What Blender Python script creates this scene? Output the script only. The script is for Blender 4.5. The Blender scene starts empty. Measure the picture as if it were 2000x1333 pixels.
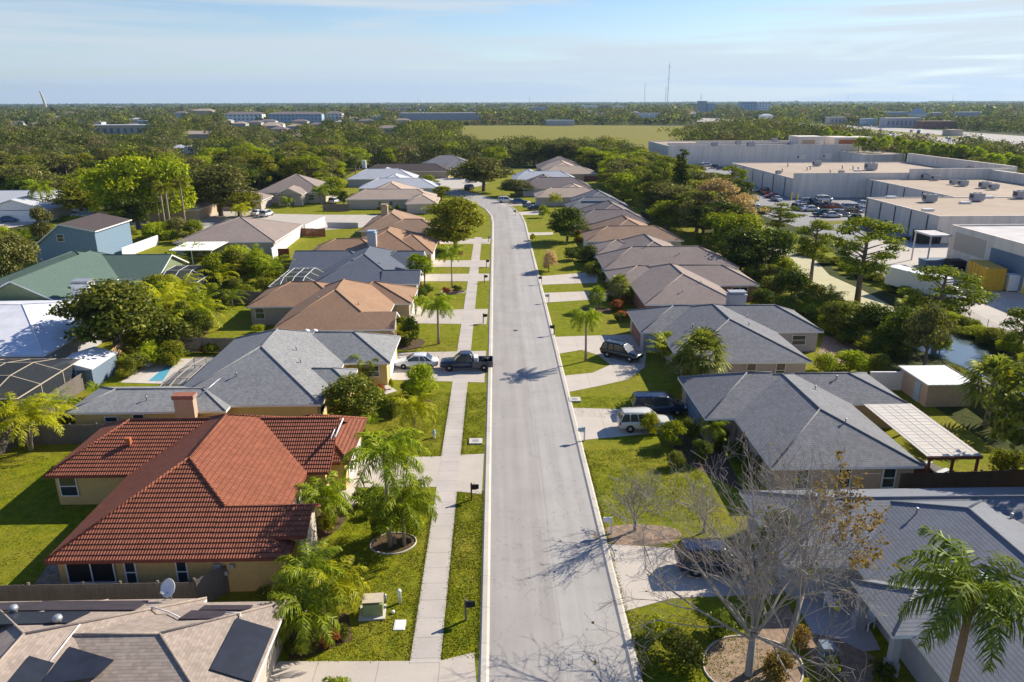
import bpy, math, random
import numpy as np
from mathutils import Vector, Matrix

# ------------------------------------------------------------------ camera
F, H = 1440.0, 28.0                     # focal length in photo pixels (2000 wide), drone height in metres
YAW, ROLL, PITCH = math.radians(1.2), math.radians(0.17), math.atan((666.5 - 200) / 1440.0)
scene = bpy.context.scene
COL = scene.collection
cam = bpy.data.cameras.new('camera')
camo = bpy.data.objects.new('camera', cam); COL.objects.link(camo)
cam.sensor_fit = 'HORIZONTAL'; cam.sensor_width = 36.0; cam.lens = F * 36.0 / 2000.0
cam.clip_start = 0.5; cam.clip_end = 60000.0
camo.matrix_world = (Matrix.Translation((0, 0, H)) @ Matrix.Rotation(-YAW, 4, 'Z')
                     @ Matrix.Rotation(math.pi / 2 - PITCH, 4, 'X') @ Matrix.Rotation(-ROLL, 4, 'Z'))
scene.camera = camo

# ------------------------------------------------------------------ light, sky, exposure
SUN_EL, SUN_AZ = math.radians(32.5), math.radians(32)          # azimuth counted from +X towards +Y
sdir = Vector((math.cos(SUN_EL) * math.cos(SUN_AZ), math.cos(SUN_EL) * math.sin(SUN_AZ), math.sin(SUN_EL)))
sun = bpy.data.lights.new('sun', 'SUN'); sun.energy = 5.0; sun.angle = math.radians(0.5); sun.color = (1.0, 0.92, 0.79)
suno = bpy.data.objects.new('sun', sun); COL.objects.link(suno)
suno.rotation_euler = (-sdir).to_track_quat('-Z', 'Y').to_euler(); suno.location = (60, 30, 60)
scene.view_settings.view_transform = 'Standard'; scene.view_settings.look = 'None'
scene.view_settings.gamma = 1.0; scene.view_settings.exposure = 0.66
scene.cycles.max_bounces = 5; scene.cycles.transparent_max_bounces = 12; scene.cycles.volume_bounces = 0

world = bpy.data.worlds.new('World'); scene.world = world; world.use_nodes = True
NT = world.node_tree; NT.nodes.clear()
def wn(t, **k):
    n = NT.nodes.new(t)
    for a, b in k.items(): setattr(n, a, b)
    return n
sky = wn('ShaderNodeTexSky', sky_type='NISHITA', sun_disc=False, sun_elevation=SUN_EL,
         sun_rotation=math.pi / 2 - SUN_AZ, altitude=30, air_density=1.0, dust_density=0.3, ozone_density=3.5)
tc = wn('ShaderNodeTexCoord'); mp = wn('ShaderNodeMapping'); L = NT.links.new
mp.inputs['Scale'].default_value = (2.2, 2.2, 40.0); mp.inputs['Rotation'].default_value = (math.radians(5), math.radians(-5), 0.3)
mp.inputs['Location'].default_value = (0.3, 0.7, 0.15)
n1 = wn('ShaderNodeTexNoise'); n1.inputs['Scale'].default_value = 0.9; n1.inputs['Detail'].default_value = 7; n1.inputs['Roughness'].default_value = 0.55
n1.inputs['Distortion'].default_value = 0.5
r1 = wn('ShaderNodeValToRGB'); r1.color_ramp.elements[0].position = 0.42; r1.color_ramp.elements[1].position = 0.60
L(tc.outputs['Generated'], mp.inputs['Vector']); L(mp.outputs['Vector'], n1.inputs['Vector']); L(n1.outputs['Fac'], r1.inputs['Fac'])
# thin veil gets denser towards the horizon
sep = wn('ShaderNodeSeparateXYZ'); L(tc.outputs['Generated'], sep.inputs[0])
mr = wn('ShaderNodeMapRange'); mr.inputs['From Min'].default_value = 0.0; mr.inputs['From Max'].default_value = 0.13
mr.inputs['To Min'].default_value = 0.6; mr.inputs['To Max'].default_value = 0.0
L(sep.outputs['Z'], mr.inputs['Value'])
mx = wn('ShaderNodeMath', operation='MULTIPLY_ADD'); L(r1.outputs['Color'], mx.inputs[0]); mx.inputs[1].default_value = 0.85; L(mr.outputs[0], mx.inputs[2])
fd = wn('ShaderNodeMapRange'); fd.inputs['From Min'].default_value = 0.2; fd.inputs['From Max'].default_value = 0.45; fd.inputs['To Min'].default_value = 1; fd.inputs['To Max'].default_value = 0.0
L(sep.outputs['Z'], fd.inputs['Value'])
mf = wn('ShaderNodeMath', operation='MULTIPLY'); L(mx.outputs[0], mf.inputs[0]); L(fd.outputs[0], mf.inputs[1])
mc = wn('ShaderNodeMath', operation='MINIMUM'); L(mf.outputs[0], mc.inputs[0]); mc.inputs[1].default_value = 0.92
hs_ = wn('ShaderNodeHueSaturation'); hs_.inputs['Hue'].default_value = 0.512; hs_.inputs['Saturation'].default_value = 1.2; hs_.inputs['Value'].default_value = 1.0; L(sky.outputs[0], hs_.inputs['Color'])
mix = wn('ShaderNodeMix', data_type='RGBA'); mix.inputs['B'].default_value = (4.9, 5.4, 5.75, 1)
L(mc.outputs[0], mix.inputs['Factor']); L(hs_.outputs[0], mix.inputs['A'])
bg = wn('ShaderNodeBackground'); bg.inputs['Strength'].default_value = 0.090
out = wn('ShaderNodeOutputWorld'); L(mix.outputs['Result'], bg.inputs['Color']); L(bg.outputs[0], out.inputs[0])

# ------------------------------------------------------------------ photo pixel -> point in the place
def ray(px, py):
    u, v = px - 1000.0, 666.5 - py
    c, s = math.cos(ROLL), math.sin(ROLL)
    x, y = u * c + v * s, -u * s + v * c
    fw = F * math.cos(PITCH) + y * math.sin(PITCH); up = -F * math.sin(PITCH) + y * math.cos(PITCH)
    return x * math.cos(YAW) + fw * math.sin(YAW), -x * math.sin(YAW) + fw * math.cos(YAW), up
def P(px, py, z=0.0):
    X, Y, U = ray(px, py); t = (z - H) / U
    return X * t, Y * t
def PY(px, py, Y0):
    X, Y, U = ray(px, py); t = Y0 / Y
    return X * t, H + U * t

R = random.Random(7)
NR = np.random.RandomState(11)
# ------------------------------------------------------------------ mesh helpers
class MB:
    def __init__(s): s.v = []; s.f = []; s.m = []; s.sm = []
    def add(s, vs, fs, m=0, smooth=False):
        o = len(s.v); s.v += [tuple(v) for v in vs]
        for f in fs: s.f.append(tuple(i + o for i in f)); s.m.append(m); s.sm.append(smooth)
        return s
    def poly(s, pts, m=0): return s.add(pts, [tuple(range(len(pts)))], m)
    def box(s, x0, y0, z0, x1, y1, z1, m=0, M=None):
        vs = [(x, y, z) for z in (z0, z1) for x, y in ((x0, y0), (x1, y0), (x1, y1), (x0, y1))]
        if M is not None: vs = [tuple(M @ Vector(v)) for v in vs]
        return s.add(vs, [(3, 2, 1, 0), (4, 5, 6, 7), (0, 1, 5, 4), (1, 2, 6, 5), (2, 3, 7, 6), (3, 0, 4, 7)], m)
    def prism(s, pts, z0, z1, m=0):
        n = len(pts); vs = [(p[0], p[1], z0) for p in pts] + [(p[0], p[1], z1) for p in pts]
        a = sum(pts[i][0] * pts[(i + 1) % n][1] - pts[(i + 1) % n][0] * pts[i][1] for i in range(n))
        idx = list(range(n)) if a > 0 else list(range(n))[::-1]
        fs = [tuple(i + n for i in idx), tuple(idx[::-1])] + [(idx[k], idx[(k + 1) % n], idx[(k + 1) % n] + n, idx[k] + n) for k in range(n)]
        return s.add(vs, fs, m)
    def tube(s, pts, rad, n=6, m=0, smooth=True, cap=True):
        pts = [Vector(p) for p in pts]
        if not hasattr(rad, '__len__'): rad = [rad] * len(pts)
        vs = []; prev = None
        for i, p in enumerate(pts):
            d = (pts[min(i + 1, len(pts) - 1)] - pts[max(i - 1, 0)]).normalized()
            a = d.orthogonal().normalized() if prev is None else (prev - d * prev.dot(d)).normalized()
            prev = a; b = d.cross(a)
            for k in range(n):
                t = 2 * math.pi * k / n
                vs.append(tuple(p + (a * math.cos(t) + b * math.sin(t)) * rad[i]))
        fs = []
        for i in range(len(pts) - 1):
            for k in range(n):
                k2 = (k + 1) % n
                fs.append((i * n + k, i * n + k2, (i + 1) * n + k2, (i + 1) * n + k))
        if cap: fs.append(tuple(range(n))[::-1]); fs.append(tuple((len(pts) - 1) * n + k for k in range(n)))
        return s.add(vs, fs, m, smooth)
    def lathe(s, prof, cx=0, cy=0, n=12, m=0, smooth=True, axis='z'):
        vs = []
        for r, z in prof:
            for k in range(n):
                t = 2 * math.pi * k / n
                if axis == 'z': vs.append((cx + r * math.cos(t), cy + r * math.sin(t), z))
                else: vs.append((cx + r * math.cos(t), z, cy + r * math.sin(t)))
        fs = [(i * n + k, i * n + (k + 1) % n, (i + 1) * n + (k + 1) % n, (i + 1) * n + k) for i in range(len(prof) - 1) for k in range(n)]
        fs.append(tuple(range(n))[::-1]); fs.append(tuple((len(prof) - 1) * n + k for k in range(n)))
        return s.add(vs, fs, m, smooth)
    def mesh(s, name, mats):
        me = bpy.data.meshes.new(name); me.from_pydata(s.v, [], s.f)
        for mt in (mats if isinstance(mats, (list, tuple)) else [mats]): me.materials.append(mt)
        me.polygons.foreach_set('material_index', s.m); me.polygons.foreach_set('use_smooth', s.sm)
        me.update(); return me
    def build(s, name, mats, parent=None, label=None):
        return link(name, s.mesh(name, mats), parent, label)
def link(name, data, parent=None, label=None):
    o = bpy.data.objects.new(name, data); COL.objects.link(o)
    if parent is not None: o.parent = parent
    if label: o['label'] = label
    return o
def npmesh(name, V, Fc, mats, k=4, mi=None):
    me = bpy.data.meshes.new(name); nf = len(Fc)
    me.vertices.add(len(V)); me.vertices.foreach_set('co', np.asarray(V, 'f').ravel())
    me.loops.add(nf * k); me.loops.foreach_set('vertex_index', np.asarray(Fc, 'i').ravel())
    me.polygons.add(nf); me.polygons.foreach_set('loop_start', np.arange(nf, dtype='i') * k)
    me.polygons.foreach_set('loop_total', np.full(nf, k, 'i'))
    for mt in (mats if isinstance(mats, (list, tuple)) else [mats]): me.materials.append(mt)
    if mi is not None: me.polygons.foreach_set('material_index', mi)
    me.update(calc_edges=True); return me
def tag(o, label=None, cat=None, group=None, kind=None):
    if label: o['label'] = label
    if cat: o['category'] = cat
    if group: o['group'] = group
    if kind: o['kind'] = kind
    return o
def thing(name, label, cat, loc=(0, 0, 0), rz=0, group=None):
    o = bpy.data.objects.new(name, None); COL.objects.link(o); o.location = loc; o.rotation_euler = (0, 0, rz)
    o.empty_display_size = 0.5
    return tag(o, label, cat, group)
KIDS = {}
def dup(root, loc, rz=0.0, label=None, group=None, sc=None):
    def cp(o, par):
        c = o.copy(); COL.objects.link(c)
        if par is not None: c.parent = par
        for ch in o.children: cp(ch, c)
        return c
    r = cp(root, None); r.location = loc; r.rotation_euler = (0, 0, rz)
    if sc: r.scale = sc if hasattr(sc, '__len__') else (sc, sc, sc)
    if label: r['label'] = label
    if group: r['group'] = group
    return r

# ------------------------------------------------------------------ materials
def lin(c):
    c = [x / 255.0 for x in c]
    return tuple(x / 12.92 if x <= 0.04045 else ((x + 0.055) / 1.055) ** 2.4 for x in c) + (1.0,)
class NM:
    def __init__(s, name):
        s.mat = bpy.data.materials.new(name); s.mat.use_nodes = True; s.t = s.mat.node_tree; s.t.nodes.clear()
        s.out = s.n('ShaderNodeOutputMaterial')
    def n(s, ty, **k):
        x = s.t.nodes.new(ty)
        for a, b in k.items(): setattr(x, a, b)
        return x
    def l(s, a, b): s.t.links.new(a, b)
    def math(s, op, a, b=None, c=None):
        x = s.n('ShaderNodeMath', operation=op)
        for i, v in enumerate((a, b, c)):
            if v is None: continue
            if isinstance(v, (int, float)): x.inputs[i].default_value = v
            else: s.l(v, x.inputs[i])
        return x.outputs[0]
    def noise(s, scale, detail=4, vec=None, rough=0.6):
        x = s.n('ShaderNodeTexNoise'); x.inputs['Scale'].default_value = scale; x.inputs['Detail'].default_value = detail; x.inputs['Roughness'].default_value = rough
        if vec is not None: s.l(vec, x.inputs['Vector'])
        return x.outputs['Fac']
    def ramp(s, fac, stops):
        r = s.n('ShaderNodeValToRGB'); e = r.color_ramp.elements
        while len(e) < len(stops): e.new(0.5)
        for i, (p, c) in enumerate(stops): e[i].position = p; e[i].color = c if len(c) == 4 else tuple(c) + (1,)
        s.l(fac, r.inputs['Fac']); return r.outputs['Color']
    def mix(s, f, a, b, bt='MIX'):
        x = s.n('ShaderNodeMix', data_type='RGBA', blend_type=bt)
        for nm, v in (('Factor', f), ('A', a), ('B', b)):
            if isinstance(v, (int, float)): x.inputs[nm].default_value = v
            elif isinstance(v, tuple): x.inputs[nm].default_value = v if len(v) == 4 else v + (1,)
            else: s.l(v, x.inputs[nm])
        return x.outputs['Result']
    def coord(s, which='Object'): return s.n('ShaderNodeTexCoord').outputs[which]
    def mapping(s, vec, scale):
        m = s.n('ShaderNodeMapping'); m.inputs['Scale'].default_value = scale; s.l(vec, m.inputs['Vector']); return m.outputs['Vector']
    def bsdf(s, col, rough=0.8, bump=None, bstr=0.3, bdist=0.02, metal=0.0, spec=0.3):
        b = s.n('ShaderNodeBsdfPrincipled'); b.inputs['Roughness'].default_value = rough; b.inputs['Metallic'].default_value = metal
        b.inputs['Specular IOR Level'].default_value = spec
        if isinstance(col, tuple): b.inputs['Base Color'].default_value = col if len(col) == 4 else col + (1,)
        else: s.l(col, b.inputs['Base Color'])
        if bump is not None:
            x = s.n('ShaderNodeBump'); x.inputs['Strength'].default_value = bstr; x.inputs['Distance'].default_value = bdist
            s.l(bump, x.inputs['Height']); s.l(x.outputs[0], b.inputs['Normal'])
        s.l(b.outputs[0], s.out.inputs[0]); s.b = b; return s.mat
def plain(name, c, rough=0.7, var=0.12, scale=3.0, metal=0.0, spec=0.3, bump=0.15):
    m = NM(name); v = m.coord(); f = m.noise(scale, 5, v)
    a = tuple(x * (1 - var) for x in c[:3]); b = tuple(min(1, x * (1 + var)) for x in c[:3])
    return m.bsdf(m.ramp(f, [(0.3, a), (0.7, b)]), rough, m.noise(scale * 12, 3, v), bump, 0.01, metal, spec)
def shingle(name, c, course=0.075, stain=0.18, tabs=0.22, rough=0.9, con=0.15, edge_=0.16):
    """asphalt shingles: courses follow the height, tabs run along each slope; granules and weather streaks"""
    m = NM(name); g = m.n('ShaderNodeNewGeometry'); sp = m.n('ShaderNodeSeparateXYZ'); m.l(g.outputs['Position'], sp.inputs[0])
    sn = m.n('ShaderNodeSeparateXYZ'); m.l(g.outputs['True Normal'], sn.inputs[0])
    side = m.math('GREATER_THAN', m.math('ABSOLUTE', sn.outputs['X']), m.math('ABSOLUTE', sn.outputs['Y']))
    u = m.math('ADD', m.math('MULTIPLY', sp.outputs['Y'], side), m.math('MULTIPLY', sp.outputs['X'], m.math('SUBTRACT', 1.0, side)))
    row = m.math('DIVIDE', sp.outputs['Z'], course); saw = m.math('FRACT', row); ri = m.math('FLOOR', row)
    uu = m.math('ADD', m.math('DIVIDE', u, tabs), m.math('MULTIPLY', ri, 0.37)); ui = m.math('FLOOR', uu)
    cmb = m.n('ShaderNodeCombineXYZ'); m.l(ri, cmb.inputs[0]); m.l(ui, cmb.inputs[1])
    wn_ = m.n('ShaderNodeTexWhiteNoise', noise_dimensions='2D'); m.l(cmb.outputs[0], wn_.inputs['Vector'])
    big = m.noise(0.35, 4, g.outputs['Position']); fine = m.noise(22, 2, g.outputs['Position'])
    st = m.n('ShaderNodeMapping'); st.inputs['Scale'].default_value = (1.6, 1.6, 0.25); m.l(g.outputs['Position'], st.inputs['Vector'])
    streak = m.noise(1.2, 4, st.outputs['Vector'])
    val = m.math('ADD', m.math('MULTIPLY', wn_.outputs['Value'], con), m.math('MULTIPLY', fine, 0.35))
    val = m.math('ADD', val, m.math('ADD', m.math('MULTIPLY', big, stain * 2.2), m.math('MULTIPLY', streak, stain * 1.6)))
    val = m.math('ADD', val, 1.0 - 0.075 - 0.175 - stain * 1.9)
    edge = m.math('LESS_THAN', saw, 0.16); val = m.math('SUBTRACT', val, m.math('MULTIPLY', edge, edge_))
    col = m.mix(1.0, tuple(c[:3]) + (1,), val, 'MULTIPLY')
    return m.bsdf(col, rough, m.math('ADD', m.math('MULTIPLY', saw, -1.0), m.math('MULTIPLY', fine, 0.4)), 0.5, 0.012, spec=0.2)
def leafmat(name, c1, c2, c3=None, trans=0.38, nscale=0.13):
    c1 = (c1[0] * 1.6, c1[1] * 1.5, c1[2] * 1.2); c2 = (min(.6, c2[0] * 1.62), min(.6, c2[1] * 1.5), c2[2] * 1.1)
    m = NM(name); g = m.n('ShaderNodeNewGeometry'); oi = m.n('ShaderNodeObjectInfo')
    c3 = c3 or tuple((a + b) / 2 for a, b in zip(c1, c2))
    col = m.ramp(g.outputs['Random Per Island'], [(0.0, c1), (0.5, c3), (1.0, c2)])
    big = m.noise(nscale, 3, g.outputs['Position'])
    v = m.math('MULTIPLY', m.math('ADD', m.math('MULTIPLY', big, 0.9), 0.55), m.math('ADD', m.math('MULTIPLY', oi.outputs['Random'], 0.5), 0.75))
    hs = m.n('ShaderNodeHueSaturation'); m.l(col, hs.inputs['Color']); m.l(v, hs.inputs['Value'])
    m.l(m.math('ADD', 0.485, m.math('MULTIPLY', m.noise(nscale * 0.8, 1, g.outputs['Position']), 0.03)), hs.inputs['Hue'])
    d = m.n('ShaderNodeBsdfDiffuse'); t = m.n('ShaderNodeBsdfTranslucent'); gl = m.n('ShaderNodeBsdfGlossy'); gl.inputs['Roughness'].default_value = 0.45
    gl.inputs['Color'].default_value = (0.45, 0.5, 0.3, 1)
    m.l(hs.outputs[0], d.inputs[0]); m.l(m.mix(1.0, hs.outputs[0], (1.25, 1.3, 0.5, 1), 'MULTIPLY'), t.inputs[0])
    a = m.n('ShaderNodeMixShader'); a.inputs[0].default_value = trans; m.l(d.outputs[0], a.inputs[1]); m.l(t.outputs[0], a.inputs[2])
    b = m.n('ShaderNodeMixShader'); b.inputs[0].default_value = 0.035; m.l(a.outputs[0], b.inputs[1]); m.l(gl.outputs[0], b.inputs[2])
    m.l(b.outputs[0], m.out.inputs[0]); return m.mat
def paint(name, c, rough=0.25, metal=0.0):
    m = NM(name); mt = m.bsdf(m.ramp(m.noise(2.0, 3, m.coord()), [(0.3, tuple(x * 0.92 for x in c)), (0.7, c)]), rough, metal=metal, spec=0.6)
    m.b.inputs['Coat Weight'].default_value = 0.35; m.b.inputs['Coat Roughness'].default_value = 0.06; return mt
def screenmat(name, c, a):
    m = NM(name); d = m.n('ShaderNodeBsdfDiffuse'); d.inputs[0].default_value = c + (1,); t = m.n('ShaderNodeBsdfTransparent')
    x = m.n('ShaderNodeMixShader'); x.inputs[0].default_value = a; m.l(t.outputs[0], x.inputs[1]); m.l(d.outputs[0], x.inputs[2]); m.l(x.outputs[0], m.out.inputs[0]); return m.mat

def grassmat(name, a, b, c, dry, amount=0.5):
    m = NM(name); p = m.coord()
    n1 = m.noise(0.16, 5, p); n2 = m.noise(1.3, 6, p, 0.7); n3 = m.noise(9, 4, p, 0.7)
    col = m.ramp(n2, [(0.36, a), (0.5, b), (0.64, c)])
    f = m.math('MULTIPLY', m.ramp(n1, [(0.42, (0, 0, 0)), (0.68, (1, 1, 1))]), amount)
    col = m.mix(f, col, dry); col = m.mix(m.math('MULTIPLY', m.ramp(n3, [(0.38, (1, 1, 1)), (0.56, (0, 0, 0))]), 0.62), col, tuple(x * 0.45 for x in a))
    return m.bsdf(col, 0.95, m.noise(14, 4, p, 0.8), 0.9, 0.08, spec=0.1)
def concrete(name, c, joint=0.0, axis='Y', stain=0.15):
    m = NM(name); p = m.coord(); n1 = m.noise(0.5, 5, p); n2 = m.noise(6, 5, p, 0.7)
    val = m.math('ADD', m.math('ADD', m.math('MULTIPLY', n1, stain * 2), m.math('MULTIPLY', n2, 0.22)), 1 - stain - 0.11)
    if joint:
        sp = m.n('ShaderNodeSeparateXYZ'); m.l(p, sp.inputs[0])
        j = m.math('LESS_THAN', m.math('FRACT', m.math('DIVIDE', sp.outputs[axis], joint)), 0.035 / joint * 1.5)
        val = m.math('SUBTRACT', val, m.math('MULTIPLY', j, 0.3))
        k = m.n('ShaderNodeTexWhiteNoise', noise_dimensions='1D'); m.l(m.math('FLOOR', m.math('DIVIDE', sp.outputs[axis], joint)), k.inputs['W'])
        val = m.math('ADD', val, m.math('MULTIPLY', k.outputs['Value'], 0.1))
    return m.bsdf(m.mix(1.0, tuple(c) + (1,), val, 'MULTIPLY'), 0.9, n2, 0.2, 0.01, spec=0.2)

M = {}
M['lawn'] = grassmat('lawn_grass', (0.13, 0.165, 0.006), (0.23, 0.25, 0.008), (0.31, 0.295, 0.012), (0.36, 0.27, 0.05), 0.5)
M['ground'] = grassmat('rough_ground', (0.035, 0.05, 0.010), (0.06, 0.08, 0.012), (0.10, 0.10, 0.02), (0.13, 0.11, 0.05), 0.5)
M['field'] = grassmat('field_grass', (0.16, 0.17, 0.025), (0.25, 0.23, 0.035), (0.30, 0.26, 0.05), (0.30, 0.24, 0.08), 0.6)
M['mulch'] = plain('mulch', (0.11, 0.065, 0.04), 0.95, 0.5, 6, bump=0.8)
M['dirt'] = plain('bare_dirt', (0.30, 0.21, 0.14), 0.95, 0.35, 2, bump=0.5)
M['drive'] = concrete('driveway_concrete', (0.50, 0.44, 0.37), 3.2, 'X')
M['walk'] = concrete('sidewalk_concrete', (0.47, 0.42, 0.37), 1.6, 'Y', 0.2)
M['kerb'] = concrete('kerb_concrete', (0.50, 0.455, 0.385), 3.0, 'Y', 0.2)
M['slab'] = concrete('patio_concrete', (0.55, 0.50, 0.43), 2.4, 'X')
M['paleslab'] = concrete('pale_yard_concrete', (0.50, 0.45, 0.38), 0, 'X', 0.25)
M['lot'] = concrete('parking_asphalt', (0.29, 0.28, 0.27), 0, 'X', 0.2)
M['hway'] = concrete('highway_concrete', (0.42, 0.38, 0.34), 0, 'X', 0.1)
def roadmat():
    m = NM('road_asphalt'); p = m.coord(); sp = m.n('ShaderNodeSeparateXYZ'); m.l(p, sp.inputs[0])
    st = m.mapping(p, (1.6, 0.06, 1)); lanes = m.noise(1.0, 4, st); n2 = m.noise(30, 4, p, 0.8); n3 = m.noise(0.25, 4, p)
    val = m.math('ADD', m.math('ADD', m.math('MULTIPLY', lanes, 0.42), m.math('MULTIPLY', n2, 0.12)), m.math('MULTIPLY', n3, 0.36))
    val = m.math('ADD', val, 0.55)
    sp_ = m.ramp(m.noise(1.1, 6, p, 0.85), [(0.62, (0, 0, 0)), (0.72, (1, 1, 1))]); val = m.math('SUBTRACT', val, m.math('MULTIPLY', sp_, 0.12))
    tr_ = m.math('ABSOLUTE', m.math('SINE', m.math('MULTIPLY', m.math('SUBTRACT', sp.outputs['X'], 0.2), 1.75))); val = m.math('SUBTRACT', val, m.math('MULTIPLY', tr_, 0.05))
    # paving seams: the lane joint, and a few cross joints; hairline cracks from a voronoi edge pattern
    seam = m.math('LESS_THAN', m.math('ABSOLUTE', m.math('SUBTRACT', sp.outputs['X'], m.math('ADD', 3.2, m.math('MULTIPLY', m.noise(0.1, 1, p), 0.4)))), 0.025)
    vo = m.n('ShaderNodeTexVoronoi', feature='DISTANCE_TO_EDGE'); vo.inputs['Scale'].default_value = 0.22
    wv = m.n('ShaderNodeVectorMath', operation='ADD'); m.l(p, wv.inputs[0]); nn = m.n('ShaderNodeTexNoise'); nn.inputs['Scale'].default_value = 0.9; m.l(p, nn.inputs['Vector']); nn.inputs['Detail'].default_value = 5
    sc = m.n('ShaderNodeVectorMath', operation='SCALE'); sc.inputs['Scale'].default_value = 3.2; m.l(nn.outputs['Color'], sc.inputs[0]); m.l(sc.outputs[0], wv.inputs[1]); m.l(wv.outputs[0], vo.inputs['Vector'])
    crack = m.math('LESS_THAN', vo.outputs['Distance'], 0.0055)
    val = m.math('SUBTRACT', val, m.math('ADD', m.math('MULTIPLY', seam, 0.14), m.math('MULTIPLY', crack, 0.2)))
    tint = m.mix(m.math('GREATER_THAN', sp.outputs['X'], 3.2), (0.37, 0.342, 0.31, 1), (0.405, 0.38, 0.348, 1))
    return m.bsdf(m.mix(1.0, tint, val, 'MULTIPLY'), 0.9, n2, 0.3, 0.006, spec=0.25)
M['road'] = roadmat()
M['white'] = plain('white_paint', (0.78, 0.77, 0.74), 0.5, 0.05)
M['cream'] = plain('cream_stucco', (0.52, 0.44, 0.32), 0.9, 0.08)
M['yellow'] = plain('yellow_stucco', (0.60, 0.42, 0.16), 0.9, 0.07)
M['ochre'] = plain('ochre_stucco', (0.62, 0.47, 0.20), 0.9, 0.07)
M['tanw'] = plain('tan_stucco', (0.48, 0.36, 0.25), 0.9, 0.08)
M['beigew'] = plain('beige_stucco', (0.50, 0.43, 0.35), 0.9, 0.08)
M['greyw'] = plain('grey_stucco', (0.42, 0.41, 0.41), 0.9, 0.08)
M['bluew'] = plain('blue_siding', (0.18, 0.26, 0.335), 0.7, 0.08)
M['greenw'] = plain('green_stucco', (0.20, 0.24, 0.13), 0.9, 0.1)
M['lilacw'] = plain('pale_rose_stucco', (0.46, 0.40, 0.38), 0.9, 0.08)
M['darkblue'] = plain('slate_blue_stucco', (0.16, 0.21, 0.27), 0.9, 0.08)
def brickmat():
    m = NM('red_brick'); p = m.coord(); b = m.n('ShaderNodeTexBrick'); b.inputs['Scale'].default_value = 4.5
    b.inputs['Color1'].default_value = (0.32, 0.11, 0.06, 1); b.inputs['Color2'].default_value = (0.24, 0.08, 0.05, 1); b.inputs['Mortar'].default_value = (0.4, 0.34, 0.28, 1)
    r = m.n('ShaderNodeMapping'); r.inputs['Rotation'].default_value = (math.pi / 2, 0, 0); m.l(p, r.inputs['Vector']); m.l(r.outputs[0], b.inputs['Vector'])
    return m.bsdf(b.outputs['Color'], 0.9)
M['brick'] = brickmat()
def warewall():
    m = NM('warehouse_panel'); p = m.coord(); st = m.mapping(p, (0.5, 0.5, 0.05)); s = m.noise(1.5, 5, st); sp = m.n('ShaderNodeSeparateXYZ'); m.l(p, sp.inputs[0])
    j = m.math('LESS_THAN', m.math('FRACT', m.math('DIVIDE', m.math('ADD', sp.outputs['X'], sp.outputs['Y']), 3.1)), 0.03); k = m.math('LESS_THAN', m.math('FRACT', m.math('DIVIDE', sp.outputs['Z'], 1.8)), 0.04)
    v = m.math('SUBTRACT', m.math('ADD', 0.66, m.math('MULTIPLY', s, 0.62)), m.math('MULTIPLY', m.math('MAXIMUM', j, k), 0.12))
    return m.bsdf(m.mix(1.0, (0.74, 0.665, 0.575, 1), v, 'MULTIPLY'), 0.85)
M['ware'] = warewall()
def gravelmat():
    m = NM('tan_gravel_roof'); p = m.coord(); n = m.noise(0.05, 6, p, 0.7); n2 = m.noise(0.5, 5, m.mapping(p, (0.3, 1.6, 1)), 0.7); sp = m.n('ShaderNodeSeparateXYZ'); m.l(p, sp.inputs[0])
    seam = m.math('LESS_THAN', m.math('FRACT', m.math('DIVIDE', sp.outputs['Y'], 4.2)), 0.05)
    v = m.math('ADD', m.math('ADD', m.math('MULTIPLY', n, 0.75), m.math('MULTIPLY', n2, 0.4)), 0.42); v = m.math('SUBTRACT', v, m.math('MULTIPLY', seam, 0.1))
    return m.bsdf(m.mix(1.0, (0.42, 0.33, 0.24, 1), v, 'MULTIPLY'), 0.95)
M['gravel'] = gravelmat()
M['palegravel'] = plain('pale_membrane_roof', (0.55, 0.52, 0.49), 0.9, 0.15, 0.2)
M['glass'] = plain('dark_window_glass', (0.03, 0.04, 0.05), 0.08, 0.2, spec=0.8, bump=0)
M['screen'] = screenmat('dark_insect_screen', (0.05, 0.055, 0.06), 0.72)
M['screen2'] = screenmat('pale_insect_screen', (0.12, 0.13, 0.14), 0.35)
M['black'] = plain('black_plastic', (0.015, 0.015, 0.017), 0.6, 0.2)
M['rubber'] = plain('tyre_rubber', (0.02, 0.02, 0.02), 0.85, 0.2)
M['metal'] = plain('grey_metal', (0.42, 0.43, 0.44), 0.45, 0.15, metal=0.5)
M['darkmetal'] = plain('dark_metal', (0.10, 0.11, 0.12), 0.5, 0.15, metal=0.3)
M['solar'] = plain('solar_mat_black', (0.018, 0.022, 0.034), 0.45, 0.25, 1.5)
M['solarbrown'] = plain('faded_solar_mat', (0.05, 0.04, 0.045), 0.6, 0.2, 1.5)
def woodmat(name, c, ax=(7, 7, 0.4)):
    m = NM(name); p = m.coord(); g = m.noise(1.0, 5, m.mapping(p, ax)); n = m.noise(0.6, 3, p)
    v = m.math('ADD', m.math('MULTIPLY', g, 0.7), m.math('MULTIPLY', n, 0.5)); v = m.math('ADD', v, 0.4)
    return m.bsdf(m.mix(1.0, tuple(c) + (1,), v, 'MULTIPLY'), 0.9, g, 0.4, 0.01)
M['oldwood'] = woodmat('weathered_fence_wood', (0.17, 0.145, 0.125))
M['newwood'] = woodmat('new_pine_fence_wood', (0.55, 0.36, 0.18))
M['redwood'] = woodmat('stained_wood', (0.20, 0.07, 0.035))
M['brownfence'] = woodmat('brown_fence_wood', (0.13, 0.08, 0.05))
M['bark'] = woodmat('tree_bark', (0.17, 0.13, 0.10), (3, 3, 1))
M['palebark'] = woodmat('pale_sycamore_bark', (0.33, 0.285, 0.245), (3, 3, 1.5))
M['palmtrunk'] = woodmat('palm_trunk', (0.30, 0.24, 0.18), (1, 1, 9))
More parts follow.
